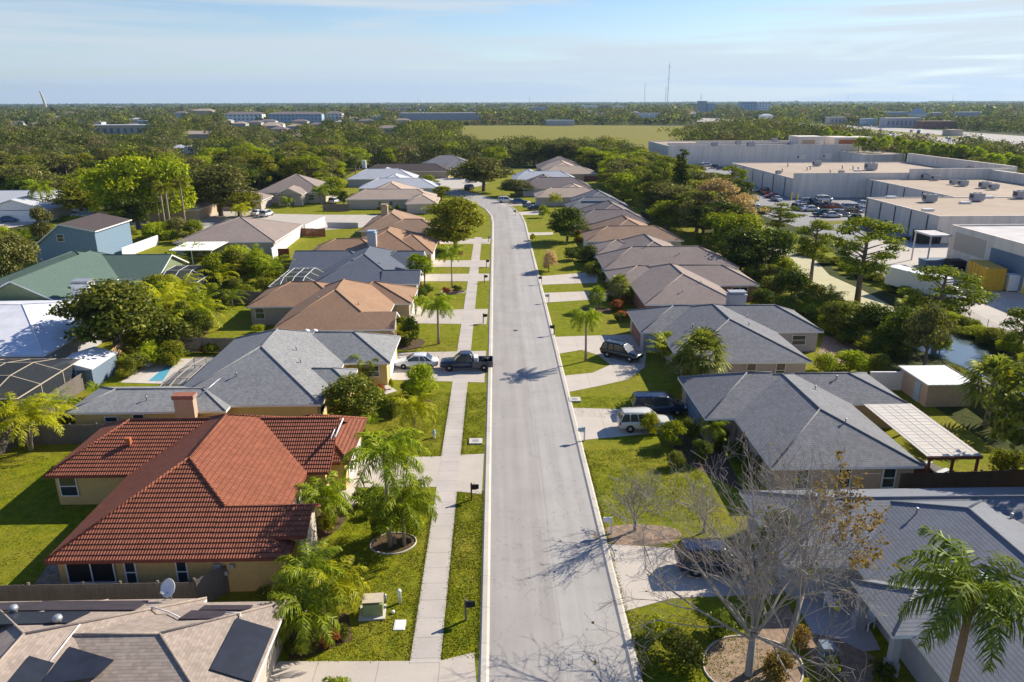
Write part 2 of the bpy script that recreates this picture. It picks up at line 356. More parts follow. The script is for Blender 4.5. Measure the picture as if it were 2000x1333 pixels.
M['darkpalm'] = woodmat('brown_palm_trunk', (0.26, 0.16, 0.09), (1, 1, 9))
M['oak'] = leafmat('oak_leaves', (0.036, 0.056, 0.009), (0.175, 0.185, 0.028))
M['oakgrey'] = leafmat('grey_green_leaves', (0.048, 0.058, 0.020), (0.17, 0.165, 0.062))
M['bright'] = leafmat('bright_green_leaves', (0.07, 0.115, 0.005), (0.31, 0.34, 0.012))
M['dark'] = leafmat('dark_green_leaves', (0.018, 0.038, 0.005), (0.095, 0.12, 0.012))
M['olive'] = leafmat('yellowing_leaves', (0.068, 0.085, 0.008), (0.235, 0.235, 0.018))
M['farolive'] = leafmat('far_olive_canopy', (0.026, 0.036, 0.012), (0.100, 0.108, 0.032)); M['fargrey'] = leafmat('far_grey_green_canopy', (0.032, 0.040, 0.020), (0.098, 0.104, 0.052)); M['fardark'] = leafmat('far_dark_canopy', (0.014, 0.026, 0.008), (0.055, 0.075, 0.018)); M['farbrown'] = leafmat('far_bare_canopy', (0.07, 0.055, 0.035), (0.14, 0.115, 0.08)); M['farbright'] = leafmat('far_fresh_canopy', (0.05, 0.07, 0.008), (0.17, 0.18, 0.018))
M['pine'] = leafmat('pine_needles', (0.038, 0.068, 0.007), (0.21, 0.24, 0.02))
M['palm'] = leafmat('palm_fronds', (0.055, 0.10, 0.006), (0.26, 0.31, 0.022), nscale=0.4)
M['palmdark'] = leafmat('deep_green_fronds', (0.035, 0.062, 0.010), (0.13, 0.165, 0.030), nscale=0.4)
M['palmyellow'] = leafmat('yellow_palm_fronds', (0.17, 0.19, 0.006), (0.42, 0.38, 0.02), nscale=0.4)
M['sabal'] = leafmat('fan_palm_leaves', (0.06, 0.085, 0.015), (0.23, 0.25, 0.075), nscale=0.4)
M['rust'] = leafmat('autumn_leaves', (0.13, 0.08, 0.03), (0.20, 0.14, 0.04))
M['twig'] = leafmat('bare_twigs', (0.24, 0.17, 0.12), (0.38, 0.29, 0.22))
M['redleaf'] = leafmat('red_leaves', (0.22, 0.05, 0.03), (0.35, 0.14, 0.05))
def watermat():
    m = NM('canal_water'); w = m.noise(2.0, 4, m.coord()); return m.bsdf((0.10, 0.14, 0.17), 0.12, w, 0.15, 0.02, spec=0.6)
M['water'] = watermat()
M['pool'] = plain('pool_water', (0.12, 0.42, 0.55), 0.08, 0.1, spec=0.6, bump=0.05)
M['silt'] = plain('dried_silt', (0.50, 0.46, 0.27), 0.9, 0.08, 0.3)
M['utilgreen'] = plain('utility_green', (0.30, 0.33, 0.15), 0.5, 0.1)
M['hvac'] = plain('hvac_grey', (0.36, 0.37, 0.39), 0.5, 0.15)
M['bronze'] = plain('bronze_trim', (0.06, 0.05, 0.045), 0.5, 0.1)
M['dumpyellow'] = plain('dumpster_yellow', (0.55, 0.33, 0.02), 0.5, 0.2)
M['bollard'] = plain('safety_yellow', (0.75, 0.60, 0.03), 0.5, 0.1)
M['skyblue'] = plain('light_blue_paint', (0.36, 0.46, 0.54), 0.6, 0.05)
M['orange'] = plain('orange_paint', (0.45, 0.14, 0.06), 0.5, 0.1)
ROOF = {
 'red': None,
 'grey': shingle('grey_shingles', (0.242, 0.243, 0.238), stain=0.13, con=.3),
 'slate': shingle('slate_blue_shingles', (0.185, 0.185, 0.19), stain=0.14, con=.28, edge_=.24),
 'navy': shingle('dark_blue_grey_shingles', (0.125, 0.14, 0.17), stain=0.08),
 'brown': shingle('brown_shingles', (0.335, 0.205, 0.125), stain=0.16),
 'brown2': shingle('faded_brown_shingles', (0.34, 0.225, 0.15), stain=0.2),
 'umber': shingle('umber_shingles', (0.225, 0.185, 0.17), stain=0.16),
 'taupe': shingle('taupe_shingles', (0.30, 0.24, 0.205), stain=0.16),
 'green': shingle('green_shingles', (0.105, 0.155, 0.125), stain=0.06),
 'beige': shingle('beige_shingles', (0.45, 0.35, 0.27), stain=0.1),
 'dark': shingle('dark_brown_shingles', (0.09, 0.07, 0.065), stain=0.1),
 'pale': shingle('pale_grey_shingles', (0.50, 0.51, 0.53), stain=0.08),
 'tan': shingle('tan_shingles', (0.315, 0.255, 0.208), course=0.06, stain=0.12, con=.3, edge_=.22),
 'tilegrey': shingle('grey_blue_tiles', (0.215, 0.225, 0.245), course=0.085, stain=0.14, tabs=0.2, con=.1, edge_=.36),
 'metal': plain('white_metal_roof', (0.66, 0.66, 0.68), 0.5, 0.12, 0.5),
}
def tilemat():
    m = NM('red_clay_tiles'); g = m.n('ShaderNodeNewGeometry'); sp = m.n('ShaderNodeSeparateXYZ'); m.l(g.outputs['Position'], sp.inputs[0])
    sn = m.n('ShaderNodeSeparateXYZ'); m.l(g.outputs['True Normal'], sn.inputs[0])
    side = m.math('GREATER_THAN', m.math('ABSOLUTE', sn.outputs['X']), m.math('ABSOLUTE', sn.outputs['Y']))
    u = m.math('ADD', m.math('MULTIPLY', sp.outputs['Y'], side), m.math('MULTIPLY', sp.outputs['X'], m.math('SUBTRACT', 1.0, side)))
    wave = m.math('SINE', m.math('MULTIPLY', u, 2 * math.pi / 0.17))
    n = m.noise(1.4, 5, g.outputs['Position']); n2 = m.noise(14, 3, g.outputs['Position'])
    ui = m.math('FLOOR', m.math('DIVIDE', u, 0.21)); zi = m.math('FLOOR', m.math('DIVIDE', sp.outputs['Z'], 0.165))
    cb = m.n('ShaderNodeCombineXYZ'); m.l(ui, cb.inputs[0]); m.l(zi, cb.inputs[1]); w = m.n('ShaderNodeTexWhiteNoise', noise_dimensions='2D'); m.l(cb.outputs[0], w.inputs['Vector'])
    v = m.math('ADD', m.math('MULTIPLY', wave, 0.07), m.math('ADD', m.math('MULTIPLY', n, 0.55), m.math('MULTIPLY', w.outputs['Value'], 0.25)))
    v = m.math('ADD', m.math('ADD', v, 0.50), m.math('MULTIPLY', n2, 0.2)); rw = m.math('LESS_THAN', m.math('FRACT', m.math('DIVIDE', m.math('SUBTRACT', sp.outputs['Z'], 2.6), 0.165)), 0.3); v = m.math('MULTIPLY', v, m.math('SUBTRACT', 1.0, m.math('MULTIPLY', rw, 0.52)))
    return m.bsdf(m.mix(1.0, (0.285, 0.095, 0.05, 1), v, 'MULTIPLY'), 0.75, wave, 0.7, 0.03, spec=0.25)
ROOF['red'] = tilemat()
# ------------------------------------------------------------------ houses
M['redtrim'] = plain('red_brown_trim', (0.22, 0.06, 0.04), 0.7)
def wing_geo(w, i):
    x0, y0, x1, y1, ax, ea, eb, pitch, ze, ia, ib = w
    e = 0.004 * i; x0 += e; y0 += e; x1 -= e; y1 -= e; ze += e
    if ax == 'x':    # swap so that the ridge runs along local v
        hw = (y1 - y0) / 2; m = (y0 + y1) / 2; zr = ze + pitch * hw
        a = x0 + (0 if ea == 'G' else (ia if ia else hw)); b = x1 - (0 if eb == 'G' else (ib if ib else hw))
        if a > b: a = b = (a + b) / 2
        A, B = (a, m, zr), (b, m, zr)
        c00, c10, c11, c01 = (x0, y0, ze), (x1, y0, ze), (x1, y1, ze), (x0, y1, ze)
        top = [[c00, c10, B, A], [c11, c01, A, B]]; ends = [[c01, c00, A], [c10, c11, B]]
    else:
        hw = (x1 - x0) / 2; m = (x0 + x1) / 2; zr = ze + pitch * hw
        a = y0 + (0 if ea == 'G' else (ia if ia else hw)); b = y1 - (0 if eb == 'G' else (ib if ib else hw))
        if a > b: a = b = (a + b) / 2
        A, B = (m, a, zr), (m, b, zr)
        c00, c10, c11, c01 = (x0, y0, ze), (x1, y0, ze), (x1, y1, ze), (x0, y1, ze)
        top = [[c10, c11, B, A], [c01, c00, A, B]]; ends = [[c00, c10, A], [c11, c01, B]]
    caps = []
    if A != B: caps.append((A, B))
    for k, (en, t) in enumerate(zip(ends, (ea, eb))):
        if t == 'H': top.append(en); caps += [(en[0], en[2]), (en[1], en[2])]
    return top, ends, caps, (c00, c10, c11, c01), (A, B), (x0, y0, x1, y1, ze, zr)
def dedupe(p):
    out = []
    for q in p:
        if not out or (Vector(q) - Vector(out[-1])).length > 1e-4: out.append(q)
    if len(out) > 1 and (Vector(out[0]) - Vector(out[-1])).length < 1e-4: out.pop()
    return out
def clipz(poly, z, keep_above):
    out = []
    for i, p in enumerate(poly):
        q = poly[(i + 1) % len(poly)]; pi = (p[2] >= z) == keep_above or abs(p[2] - z) < 1e-7; qi = (q[2] >= z) == keep_above or abs(q[2] - z) < 1e-7
        if pi: out.append(p)
        if pi != qi:
            t = (z - p[2]) / (q[2] - p[2]); out.append(tuple(p[k] + (q[k] - p[k]) * t for k in range(3)))
    return out
def tiled(mb, poly, step, lip):
    P3 = [Vector(p) for p in poly]; nrm = (P3[1] - P3[0]).cross(P3[2] - P3[0]).normalized()
    if nrm.z < 0: nrm = -nrm
    z0 = min(p[2] for p in poly); z1 = max(p[2] for p in poly); k = 0
    while z0 + k * step < z1 - 1e-4:
        a, b = z0 + k * step, z0 + (k + 1) * step
        s = clipz(poly, a, True); s = clipz(s, b, False) if len(s) > 2 else []
        s = dedupe(s); k += 1
        if len(s) < 3: continue
        up = [tuple(Vector(p) + nrm * (lip * (b - p[2]) / step + 0.002)) for p in s]; mb.poly(up)
        low = [i for i, p in enumerate(s) if abs(p[2] - a) < 1e-3]
        if len(low) == 2:
            i, j = low; mb.poly([s[i], s[j], up[j], up[i]])
def house(label, wings, wallm, roofm, cat='house', name='house', trim='white', cap=0.07, capm=None, group=None, over=0.45, vents=(), tile=False, base=0.0, nowall=(), capcut={}):
    cx = sum((w[0] + w[2]) / 2 for w in wings) / len(wings); cy = sum((w[1] + w[3]) / 2 for w in wings) / len(wings)
    t = thing(name, label, cat, (0, 0, 0), 0, group)
    W = [tuple(w) + (None,) * 0 for w in wings]
    roof = MB(); fas = MB(); wall = MB(); caps = MB()
    for i, w in enumerate(W):
        w = list(w) + [0.5, 2.6, None, None][len(w) - 7:] if len(w) < 11 else list(w)
        top, ends, cp, cs, AB, dims = wing_geo(w, i); x0, y0, x1, y1, ze, zr = dims; th = 0.2
        for p in top:
            p = dedupe(p)
            if len(p) < 3: continue
            if tile: tiled(roof, p, 0.165, 0.04)
            else: roof.poly(p)
        gab = 'G' in (w[5], w[6])
        for k in range(4):
            a, b = cs[k], cs[(k + 1) % 4]
            isend = (w[4] == 'x' and k in (1, 3)) or (w[4] == 'y' and k in (0, 2))
            g = isend and (w[6] if ((w[4] == 'x' and k == 1) or (w[4] == 'y' and k == 2)) else w[5]) == 'G'
            if not g: fas.poly([(a[0], a[1], a[2] - th), (b[0], b[1], b[2] - th), b, a])
            else:
                r = AB[1] if ((w[4] == 'x' and k == 1) or (w[4] == 'y' and k == 2)) else AB[0]
                for q in (a, b): fas.poly([q, r, (r[0], r[1], r[2] - th), (q[0], q[1], q[2] - th)])
        if gab:
            for p in top: fas.poly([(q[0], q[1], q[2] - th) for q in dedupe(p)[::-1]])
        else: fas.poly([(q[0], q[1], q[2] - th) for q in cs[::-1]])
        if i not in nowall:
            ax0 = x0 + over; ax1 = x1 - over; ay0 = y0 + over; ay1 = y1 - over
            wall.box(ax0, ay0, base, ax1, ay1, ze - 0.03 - (0.0 if not gab else 0.1))
            for en, r in ((w[5], 0), (w[6], 1)):
                if en == 'G':
                    zt = zr - th - 0.06; zb = ze - 0.25
                    if w[4] == 'x':
                        X = ax0 if r == 0 else ax1 - 0.2; ym = (y0 + y1) / 2
                        vs = [(X + d, yy, z) for d in (0, 0.2) for yy, z in ((ay0, zb), (ay1, zb), (ym, zt))]
                    else:
                        Y = ay0 if r == 0 else ay1 - 0.2; xm = (x0 + x1) / 2
                        vs = [(xx, Y + d, z) for d in (0, 0.2) for xx, z in ((ax0, zb), (ax1, zb), (xm, zt))]
                    wall.add(vs, [(0, 1, 2), (5, 4, 3), (0, 3, 4, 1), (1, 4, 5, 2), (2, 5, 3, 0)])
        for ci, (a, b) in enumerate(cp):
            if (i, ci) in capcut:
                zc = capcut[(i, ci)]
                if zc is None: continue
                tt = (zc - a[2]) / (b[2] - a[2]); a = tuple(a[q] + (b[q] - a[q]) * tt for q in range(3))
            if cap: caps.tube([(a[0], a[1], a[2] + 0.02), (b[0], b[1], b[2] + 0.02)], cap, 6)
    wall.build('wall', M[wallm], t); rf = roof.build('roof', ROOF[roofm], t); fas.build('fascia', M[trim], t)
    if cap: caps.build('ridge_cap', capm or ROOF[roofm], rf)
    for v in vents:
        vb = MB(); x, y, z = v[:3]
        if len(v) > 3: vb.box(x - .2, y - .2, z - .1, x + .2, y + .2, z + .22)
        else: vb.lathe([(.06, z - .15), (.06, z + .28), (.11, z + .3), (.11, z + .36)], x, y, 8)
        vb.build('roof_vent', M['metal'], rf)
    return t
WM = {}
def window(par, x, y, z, w, h, face='S', mull=True, fr='white', glass='glass', depth=0.05):
    """a window standing proud of its wall: glass, with the frame as its sub-part"""
    key = (round(w, 2), round(h, 2), fr, mull, glass)
    if key not in WM:
        g = MB(); g.box(-w / 2, -0.02, 0, w / 2, 0.02, h); f = MB(); b = 0.07 if w < 3 else 0.1
        f.box(-w / 2 - b, -0.05, -b, -w / 2, 0.04, h + b); f.box(w / 2, -0.05, -b, w / 2 + b, 0.04, h + b)
        f.box(-w / 2, -0.05, h, w / 2, 0.04, h + b); f.box(-w / 2, -0.06, -b, w / 2, 0.04, 0)
        if mull: f.box(-w / 2, -0.045, h * .48, w / 2, -0.022, h * .48 + .06)
        if w > 1.5:
            n = int(w / 1.0)
            for k in range(1, n): f.box(-w / 2 + w * k / n - .03, -0.046, 0, -w / 2 + w * k / n + .03, -0.021, h)
        WM[key] = (g.mesh('window_glass', M[glass]), f.mesh('window_frame', M[fr]))
    o = link('window', WM[key][0], par); o.location = (x, y, z); o.rotation_euler = (0, 0, {'S': 0, 'E': math.pi / 2, 'W': -math.pi / 2, 'N': math.pi}[face])
    f = link('frame', WM[key][1], o); return o
def door(par, x, y, w, h, face, mat='white', garage=False):
    d = MB(); d.box(-w / 2, -0.05, 0.02, w / 2, 0.02, h)
    if garage:
        for k in range(4): d.box(-w / 2 + .05, -0.075, 0.06 + k * h / 4, w / 2 - .05, -0.05, 0.06 + (k + 1) * h / 4 - .08)
    else:
        for k in range(2): d.box(-w / 2 + .12, -0.07, 0.15 + k * h / 2, w / 2 - .12, -0.05, (k + 1) * h / 2 - .1)
    o = d.build('garage_door' if garage else 'door', M[mat], par); o.location = (x, y, 0)
    o.rotation_euler = (0, 0, {'S': 0, 'E': math.pi / 2, 'W': -math.pi / 2, 'N': math.pi}[face])
    if not garage:
        k = MB(); k.lathe([(.03, -.02), (.03, .02)], w / 2 - .1, h * .5, 8, axis='y'); kk = k.build('handle', M['metal'], o); kk.location = (0, -.08, 0)
    return o
def chimney(par, x0, y0, x1, y1, z0, z1, wm, capm):
    c = MB(); c.box(x0, y0, z0, x1, y1, z1); o = c.build('chimney', M[wm], par)
    k = MB(); k.box(x0 - .1, y0 - .1, z1, x1 + .1, y1 + .1, z1 + .12); k.box(x0 + .15, y0 + .15, z1 + .12, x1 - .15, y1 - .15, z1 + .4); k.box(x0, y0, z1 + .4, x1, y1, z1 + .47)
    k.build('chimney_cap', M[capm], o); return o
Hh, G = 'H', 'G'
# ---- left side of the street, nearest first
L1W = [(-27.3, 15, -15.8, 33.9, 'y', Hh, Hh, .44, 2.6, None, None), (-20, 24.3, -11.3, 33.55, 'x', G, Hh, .39, 2.6, None, None), (-44, 22.5, -21, 33.85, 'x', Hh, Hh, .44, 2.59, None, None)]
L1 = house('tan shingle house with black solar mats, cut off at the bottom left of the photo', L1W, 'beigew', 'tan')
L2 = house('red clay tile roofed house with yellow walls', [
    (-26.55, 37.5, -13.8, 57.2, 'y', Hh, Hh, .53, 2.6), (-32.6, 48.0, -12.2, 56.9, 'x', Hh, G, .53, 2.6),
    (-18, 49.6, -11.1, 57.6, 'x', Hh, Hh, .53, 2.55), (-17.2, 38.7, -11.55, 42.5, 'x', G, G, .53, 3.24), (-15.9, 37.5, -12.4, 41.0, 'x', G, Hh, .53, 2.585)],
    'yellow', 'red', trim='redtrim', tile=True, cap=0.10, capcut={(0, 2): 4.25, (3, 0): None, (4, 0): None, (4, 1): None, (4, 2): None})
L3 = house('grey shingle house with a brick chimney beside the red tiled house', [
    (-29.7, 60.7, -15.7, 80.4, 'y', Hh, Hh, .45, 2.6), (-37.4, 59.5, -23.6, 65.6, 'x', Hh, Hh, .31, 2.58), (-24, 71.5, -11.0, 80.4, 'x', Hh, Hh, .45, 2.6),
    (-20, 65.2, -13.9, 69.3, 'x', Hh, Hh, .45, 2.7)], 'ochre', 'grey')
L4 = house('orange brown shingle house, third roof up the left side of the street', [
    (-26.6, 83.3, -13.6, 102, 'y', Hh, Hh, .5, 2.6), (-32.9, 93.9, -20, 103.7, 'x', Hh, Hh, .45, 2.6), (-21, 95.0, -11.3, 103.2, 'x', Hh, Hh, .5, 2.6, None, 5.4),
    (-17, 83.35, -12.1, 88.9, 'x', G, G, .5, 2.6)], 'tanw', 'brown', capcut={(0, 2): 4.0, (3, 0): None})
L5 = house('dark blue grey shingle house with a white pool cage frame behind it', [
    (-27.3, 106.1, -14, 127, 'y', Hh, Hh, .45, 2.6, 7.6, 6.6), (-33.5, 117.4, -20, 126.4, 'x', G, Hh, .44, 2.6), (-21, 116.3, -11.9, 125.4, 'x', Hh, G, .45, 2.6),
    (-17.2, 106.1, -11.4, 112.3, 'x', G, G, .45, 2.6)], 'greyw', 'navy', capcut={(0, 2): 4.0})
L6 = house('brown shingle house with a blue capped chimney on its roof', [
    (-26.6, 129.2, -13.6, 147, 'y', Hh, Hh, .46, 2.6), (-33.4, 128.4, -20, 137.4, 'x', Hh, Hh, .46, 2.6), (-21, 129.2, -11.2, 142, 'x', Hh, Hh, .36, 2.6, None, 5.4)],
    'tanw', 'brown')
L7 = house('brown shingle house with a pale chimney at the end of the cross street', [
    (-28.6, 153.4, -16.5, 171, 'y', Hh, Hh, .48, 2.6), (-24, 151.4, -11.3, 160.6, 'x', Hh, Hh, .45, 2.6)], 'tanw', 'brown2')
# ---- right side
R1 = house('blue grey tiled house with a covered porch at the bottom right of the photo', [
    (16.5, 36, 44, 44.6, 'x', Hh, Hh, .42, 2.6), (20.5, 20.5, 34.1, 44.0, 'y', Hh, Hh, .42, 2.6), (19.5, 29.9, 28, 34.4, 'x', Hh, Hh, .42, 2.72)],
    'greyw', 'tilegrey', nowall=(2,), over=0.6)
R2 = house('blue grey shingle house with a slatted white patio roof', [
    (19.9, 47.8, 31.15, 67, 'y', Hh, Hh, .385, 2.6), (17.45, 56.7, 24.6, 66.6, 'x', Hh, G, .45, 2.6), (26, 59.5, 36.2, 67.1, 'x', G, Hh, .39, 2.6)], 'tanw', 'slate')
R3 = house('pale blue grey shingle house behind the circular driveway', [
    (18.8, 70.6, 32.3, 90.4, 'y', Hh, Hh, .39, 2.6), (16.6, 81.1, 24, 90.6, 'x', Hh, G, .4, 2.6), (26, 80.9, 37.9, 89.7, 'x', G, Hh, .46, 2.6)], 'lilacw', 'slate')
R4 = house('taupe shingle house with brick walls and a grey chimney', [
    (19.5, 93.5, 32.2, 113.2, 'y', Hh, Hh, .41, 2.6), (17.0, 105, 27, 113.7, 'x', Hh, Hh, .41, 2.6), (27, 103.7, 38.3, 112.8, 'x', G, Hh, .45, 2.6)], 'brick', 'taupe')
R5 = house('long taupe shingle house in front of the brown roofed one', [
    (17.2, 115.6, 39, 126.4, 'x', Hh, Hh, .46, 2.6), (20.3, 117, 32.8, 137, 'y', Hh, Hh, .47, 2.6), (17.5, 127.6, 26, 136.4, 'x', Hh, Hh, .4, 2.6)], 'greyw', 'taupe')
R6 = house('brown shingle house sixth up the right side of the street', [
    (17.2, 139.8, 36, 149.4, 'x', Hh, Hh, .45, 2.6), (20.0, 141, 32.8, 159.5, 'y', Hh, Hh, .47, 2.6)], 'cream', 'brown2')
R7 = house('umber shingle house beside the round dark tree', [
    (17.6, 163, 34, 172.4, 'x', Hh, Hh, .46, 2.6), (20.5, 164, 33.4, 184, 'y', Hh, Hh, .47, 2.6)], 'cream', 'umber')
R8 = house('grey shingle house with a dark glazed gable, beyond the umber roof', [
    (18, 186, 34, 195.4, 'x', Hh, Hh, .46, 2.6), (20.5, 187, 33.4, 206, 'y', Hh, Hh, .5, 2.6)], 'lilacw', 'slate')
R9 = house('beige shingle house where the street bends', [
    (11, 209, 31, 219, 'x', Hh, Hh, .42, 2.6), (17, 211, 28.5, 228, 'y', Hh, Hh, .44, 2.6)], 'beigew', 'beige')
R10 = house('dark grey shingle house behind the beige roof at the bend', [
    (8, 232, 30, 243, 'x', Hh, Hh, .5, 2.6), (9.5, 234, 22, 254, 'y', Hh, Hh, .46, 2.6)], 'greyw', 'umber')
R11 = house('pale grey shingle house second from the wood on the right', [
    (5.5, 257, 28, 268, 'x', Hh, Hh, .46, 2.6), (6, 258, 18, 276, 'y', Hh, Hh, .44, 2.6)], 'greyw', 'pale')
R12 = house('taupe and orange brown shingle house nearest the wood on the right', [
    (17, 279, 38, 291, 'x', Hh, Hh, .4, 2.6), (18, 281, 34, 312, 'y', Hh, Hh, .42, 2.6)], 'tanw', 'beige')
R13 = house('grey hipped roof showing above the orange brown one', [
    (17, 304, 36, 322, 'x', Hh, Hh, .45, 2.6)], 'greyw', 'umber')
# ---- around the bend on the left
B1 = house('big beige shingle house across the cross street', [
    (-41.5, 205.6, -17.0, 216, 'x', Hh, Hh, .42, 2.7), (-38, 207, -22, 228, 'y', Hh, Hh, .44, 2.7), (-24, 196, -15.5, 208, 'y', Hh, Hh, .42, 2.7)], 'beigew', 'beige')
B2 = house('pale grey shingle house behind the big beige one', [
    (-43, 233, -18, 245, 'x', Hh, Hh, .42, 2.7), (-40, 235, -25, 256, 'y', Hh, Hh, .42, 2.7)], 'skyblue', 'pale')
B3 = house('white grey roofed house with a small skylight', [
    (-52, 262, -28, 275, 'x', Hh, Hh, .46, 2.7), (-46, 263, -33, 284, 'y', Hh, Hh, .42, 2.7)], 'greyw', 'pale')
B4 = house('long dark brown roofed house with a white chimney', [
    (-52, 292, -18, 304, 'x', Hh, Hh, .4, 2.7)], 'tanw', 'dark')
B5 = house('grey hipped house with a white garage facing the turning circle', [
    (-32, 312, -9, 330, 'x', Hh, Hh, .42, 3.0), (-22, 309, -9.5, 322, 'y', Hh, Hh, .38, 2.9)], 'skyblue', 'slate')
B6 = house('beige house with an arched entrance across the cross street', [
    (-70, 219, -50, 238, 'y', Hh, Hh, .44, 3.2), (-62.5, 213, -55, 224, 'y', G, Hh, .5, 3.2), (-78, 205, -64, 216, 'x', Hh, Hh, .42, 2.6)], 'beigew', 'taupe')
# ---- second row on the left
S1 = house('white metal roofed house shaded by a big oak', [
    (-72, 75.0, -48.1, 99, 'x', Hh, Hh, .2, 2.6, 9, 9), (-60, 88, -46, 99.5, 'x', Hh, Hh, .22, 2.7)], 'greyw', 'metal', cap=0.06)
S2 = house('green shingle house with a white chimney', [
    (-70.5, 96.0, -57.5, 123, 'y', G, Hh, .5, 2.6), (-76, 108.5, -58, 126, 'x', Hh, Hh, .35, 2.6), (-70, 111, -51.6, 123, 'x', Hh, G, .42, 2.6), (-66.5, 101, -52, 110, 'x', Hh, Hh, .2, 2.58)], 'greenw', 'green', cap=0.07)
S3 = house('low beige shingle house with a white patio cover, by the cross street', [
    (-62.0, 141.5, -42.5, 163, 'x', Hh, Hh, .3, 2.6)], 'beigew', 'taupe')
S5 = house('white walled grey roofed house at the left edge beyond the blue house', [
    (-146, 196, -118, 214, 'x', Hh, G, .3, 3.0), (-128, 186, -111, 205, 'y', G, Hh, .3, 3.0)], 'white', 'pale')
S6 = house('beige hip roofed house behind palms at the far left', [
    (-152, 262, -118, 276, 'x', Hh, Hh, .4, 3.0), (-118, 246, -104, 262, 'y', Hh, Hh, .3, 3.0)], 'beigew', 'beige')
S7 = house('tan roofed house half hidden under the tall green trees', [
    (-101, 189, -84, 203, 'x', Hh, Hh, .4, 2.8), (-90, 186, -74, 200, 'x', Hh, Hh, .4, 2.8)], 'tanw', 'beige')
def saltbox():
    t = thing('house', 'two storey house with blue siding and one small square window', 'house')
    y0, y1 = 133.0, 147.0
    (xr, zr), (xp, zp), (xl, zl) = PY(186, 452, y0), PY(113, 438, y0), PY(58, 487, y0)
    w = MB(); pts = [(xl + .5, 0), (xr - .4, 0), (xr - .4, zr - .3), (xp, zp - .25), (xl + .5, zl - .05)]
    n = len(pts); vs = [(x, y0 + .4, z) for x, z in pts] + [(x, y1 - .4, z) for x, z in pts]
    w.add(vs, [tuple(range(n)), tuple(range(n, 2 * n))[::-1]] + [(k, k + n, (k + 1) % n + n, (k + 1) % n) for k in range(n)]); w.build('wall', M['bluew'], t)
    r = MB(); f = MB()
    for (xa, za), (xb, zb) in (((xp, zp), (xr, zr)), ((xl, zl), (xp, zp))):
        r.poly([(xa, y0, za), (xb, y0, zb), (xb, y1, zb), (xa, y1, za)])
        f.poly([(xa, y0, za - .22), (xb, y0, zb - .22), (xb, y0, zb), (xa, y0, za)]); f.poly([(xa, y1, za - .22), (xa, y1, za), (xb, y1, zb), (xb, y1, zb - .22)])
        f.poly([(xa, y0, za - .22), (xa, y1, za - .22), (xb, y1, zb - .22), (xb, y0, zb - .22)])
    f.poly([(xr, y0, zr - .22), (xr, y1, zr - .22), (xr, y1, zr), (xr, y0, zr)]); f.poly([(xl, y0, zl - .22), (xl, y0, zl), (xl, y1, zl), (xl, y1, zl - .22)])
    r.build('roof', ROOF['dark'], t); f.build('fascia', M['white'], t)
    x, z = PY(115.5, 466, y0); window(t, x, y0 + .38, z - .6, 1.15, 1.2)
saltbox()

# ---- parts of single houses
def S(px, py, y): x, z = PY(px, py, y); return x, z
# red tiled house
y = 37.95
for px, w in ((260, .55), (360, .55)):
    x, z = S(px, 1137, y); window(L2, x, y - .03, .75, w, 1.5)
x, z = S(136, 957, 48.45); window(L2, x, 48.42, .8, 1.15, 1.5)
x0, x1 = S(134, 1125, y)[0], S(228, 1125, y)[0]
sp = MB(); sp.box(x0, y - .09, .1, x1, y - .03, 2.3); so = sp.build('screen_porch', M['black'], L2)
fr = MB()
for xx in (x0, (x0 + x1) / 2, x1 - .06): fr.box(xx, y - .14, .05, xx + .07, y - .09, 2.35)
fr.box(x0, y - .138, .85, x1, y - .092, .92); fr.box(x0, y - .138, 2.3, x1, y - .092, 2.38); fr.build('frame', M['white'], so)
for px, py, w, h in ((426, 1106, .42, .45), (442, 1118, .24, .26), (454, 1105, .24, .3)):
    x, z = S(px, py, y); b = MB(); b.box(x - w / 2, y - .15, z - h / 2, x + w / 2, y - .02, z + h / 2); b.build('meter_box', M['hvac'], L2)
fw = MB(); fw.box(-11.99, 38.9, .0, -11.93, 42.3, 3.1); fw.build('stone_front', M['beigew'], L2)
door(L2, -11.55, 53.6, 5.0, 2.15, 'E', garage=True)
fw = MB(); fw.box(-14.25, 42.7, 0, -14.15, 48.4, 2.62); fw.build('white_front', M['white'], L2)
for yy in (44.2, 46.0, 47.4): window(L2, -14.12, yy, .5, .8, 1.9, 'E', mull=False)
pp = MB(); pp.tube([(-12.05, 49.9, 4.5), (-12.05, 53.0, 4.62)], .06); pp.tube([(-12.4, 50, 4.35), (-12.4, 53, 4.5)], .05); pp.build('gutter', M['white'], L2)
v = MB(); v.box(-27.6, 50.2, 3.9, -27.25, 50.5, 4.45); v.build('roof_vent', M['orange'], L2)
# grey house
x0, z = S(350, 800, 59.6); x1, z1 = S(383, 770, 59.6)
c = MB(); c.box(x0, 58.75, 0, x1, 59.5, z1 - .15); co = c.build('chimney', M['tanw'], L3)
k = MB(); k.box(x0 - .1, 58.65, z1 - .15, x1 + .1, 59.6, z1 + .2); k.build('chimney_cap', M['brick'], co)
g = MB(); g.tube([(x1 + .1, 59.6, z1 - .3), (x1 + 1.2, 62.2, z1 + .45)], .06); g.build('flue_pipe', M['metal'], co)
for px, w, h, yy in ((216, 1.0, .9, 59.93), (270, .9, 1.1, 59.93), (421, 1.6, 1.2, 61.43), (504, .7, 1.2, 61.43)):
    x, z = S(px, 810, yy); window(L3, x, yy - .03, 1.05, w, h)
door(L3, -11.47, 76, 5.0, 2.15, 'E', garage=True); window(L3, -16.17, 63, .9, 1.6, 1.3, 'E'); window(L3, -13, 71.93, 1.0, 1.4, 1.1)
for px in (596, 612):
    x, z = S(px, 650, 80.2); s = MB(); s.lathe([(.24, 2.5), (.24, z - .25), (.36, z - .12), (.36, z + .05), (.1, z + .2)], x, 80.9, 12); s.build('roof_ventilator', M['white'], L3)
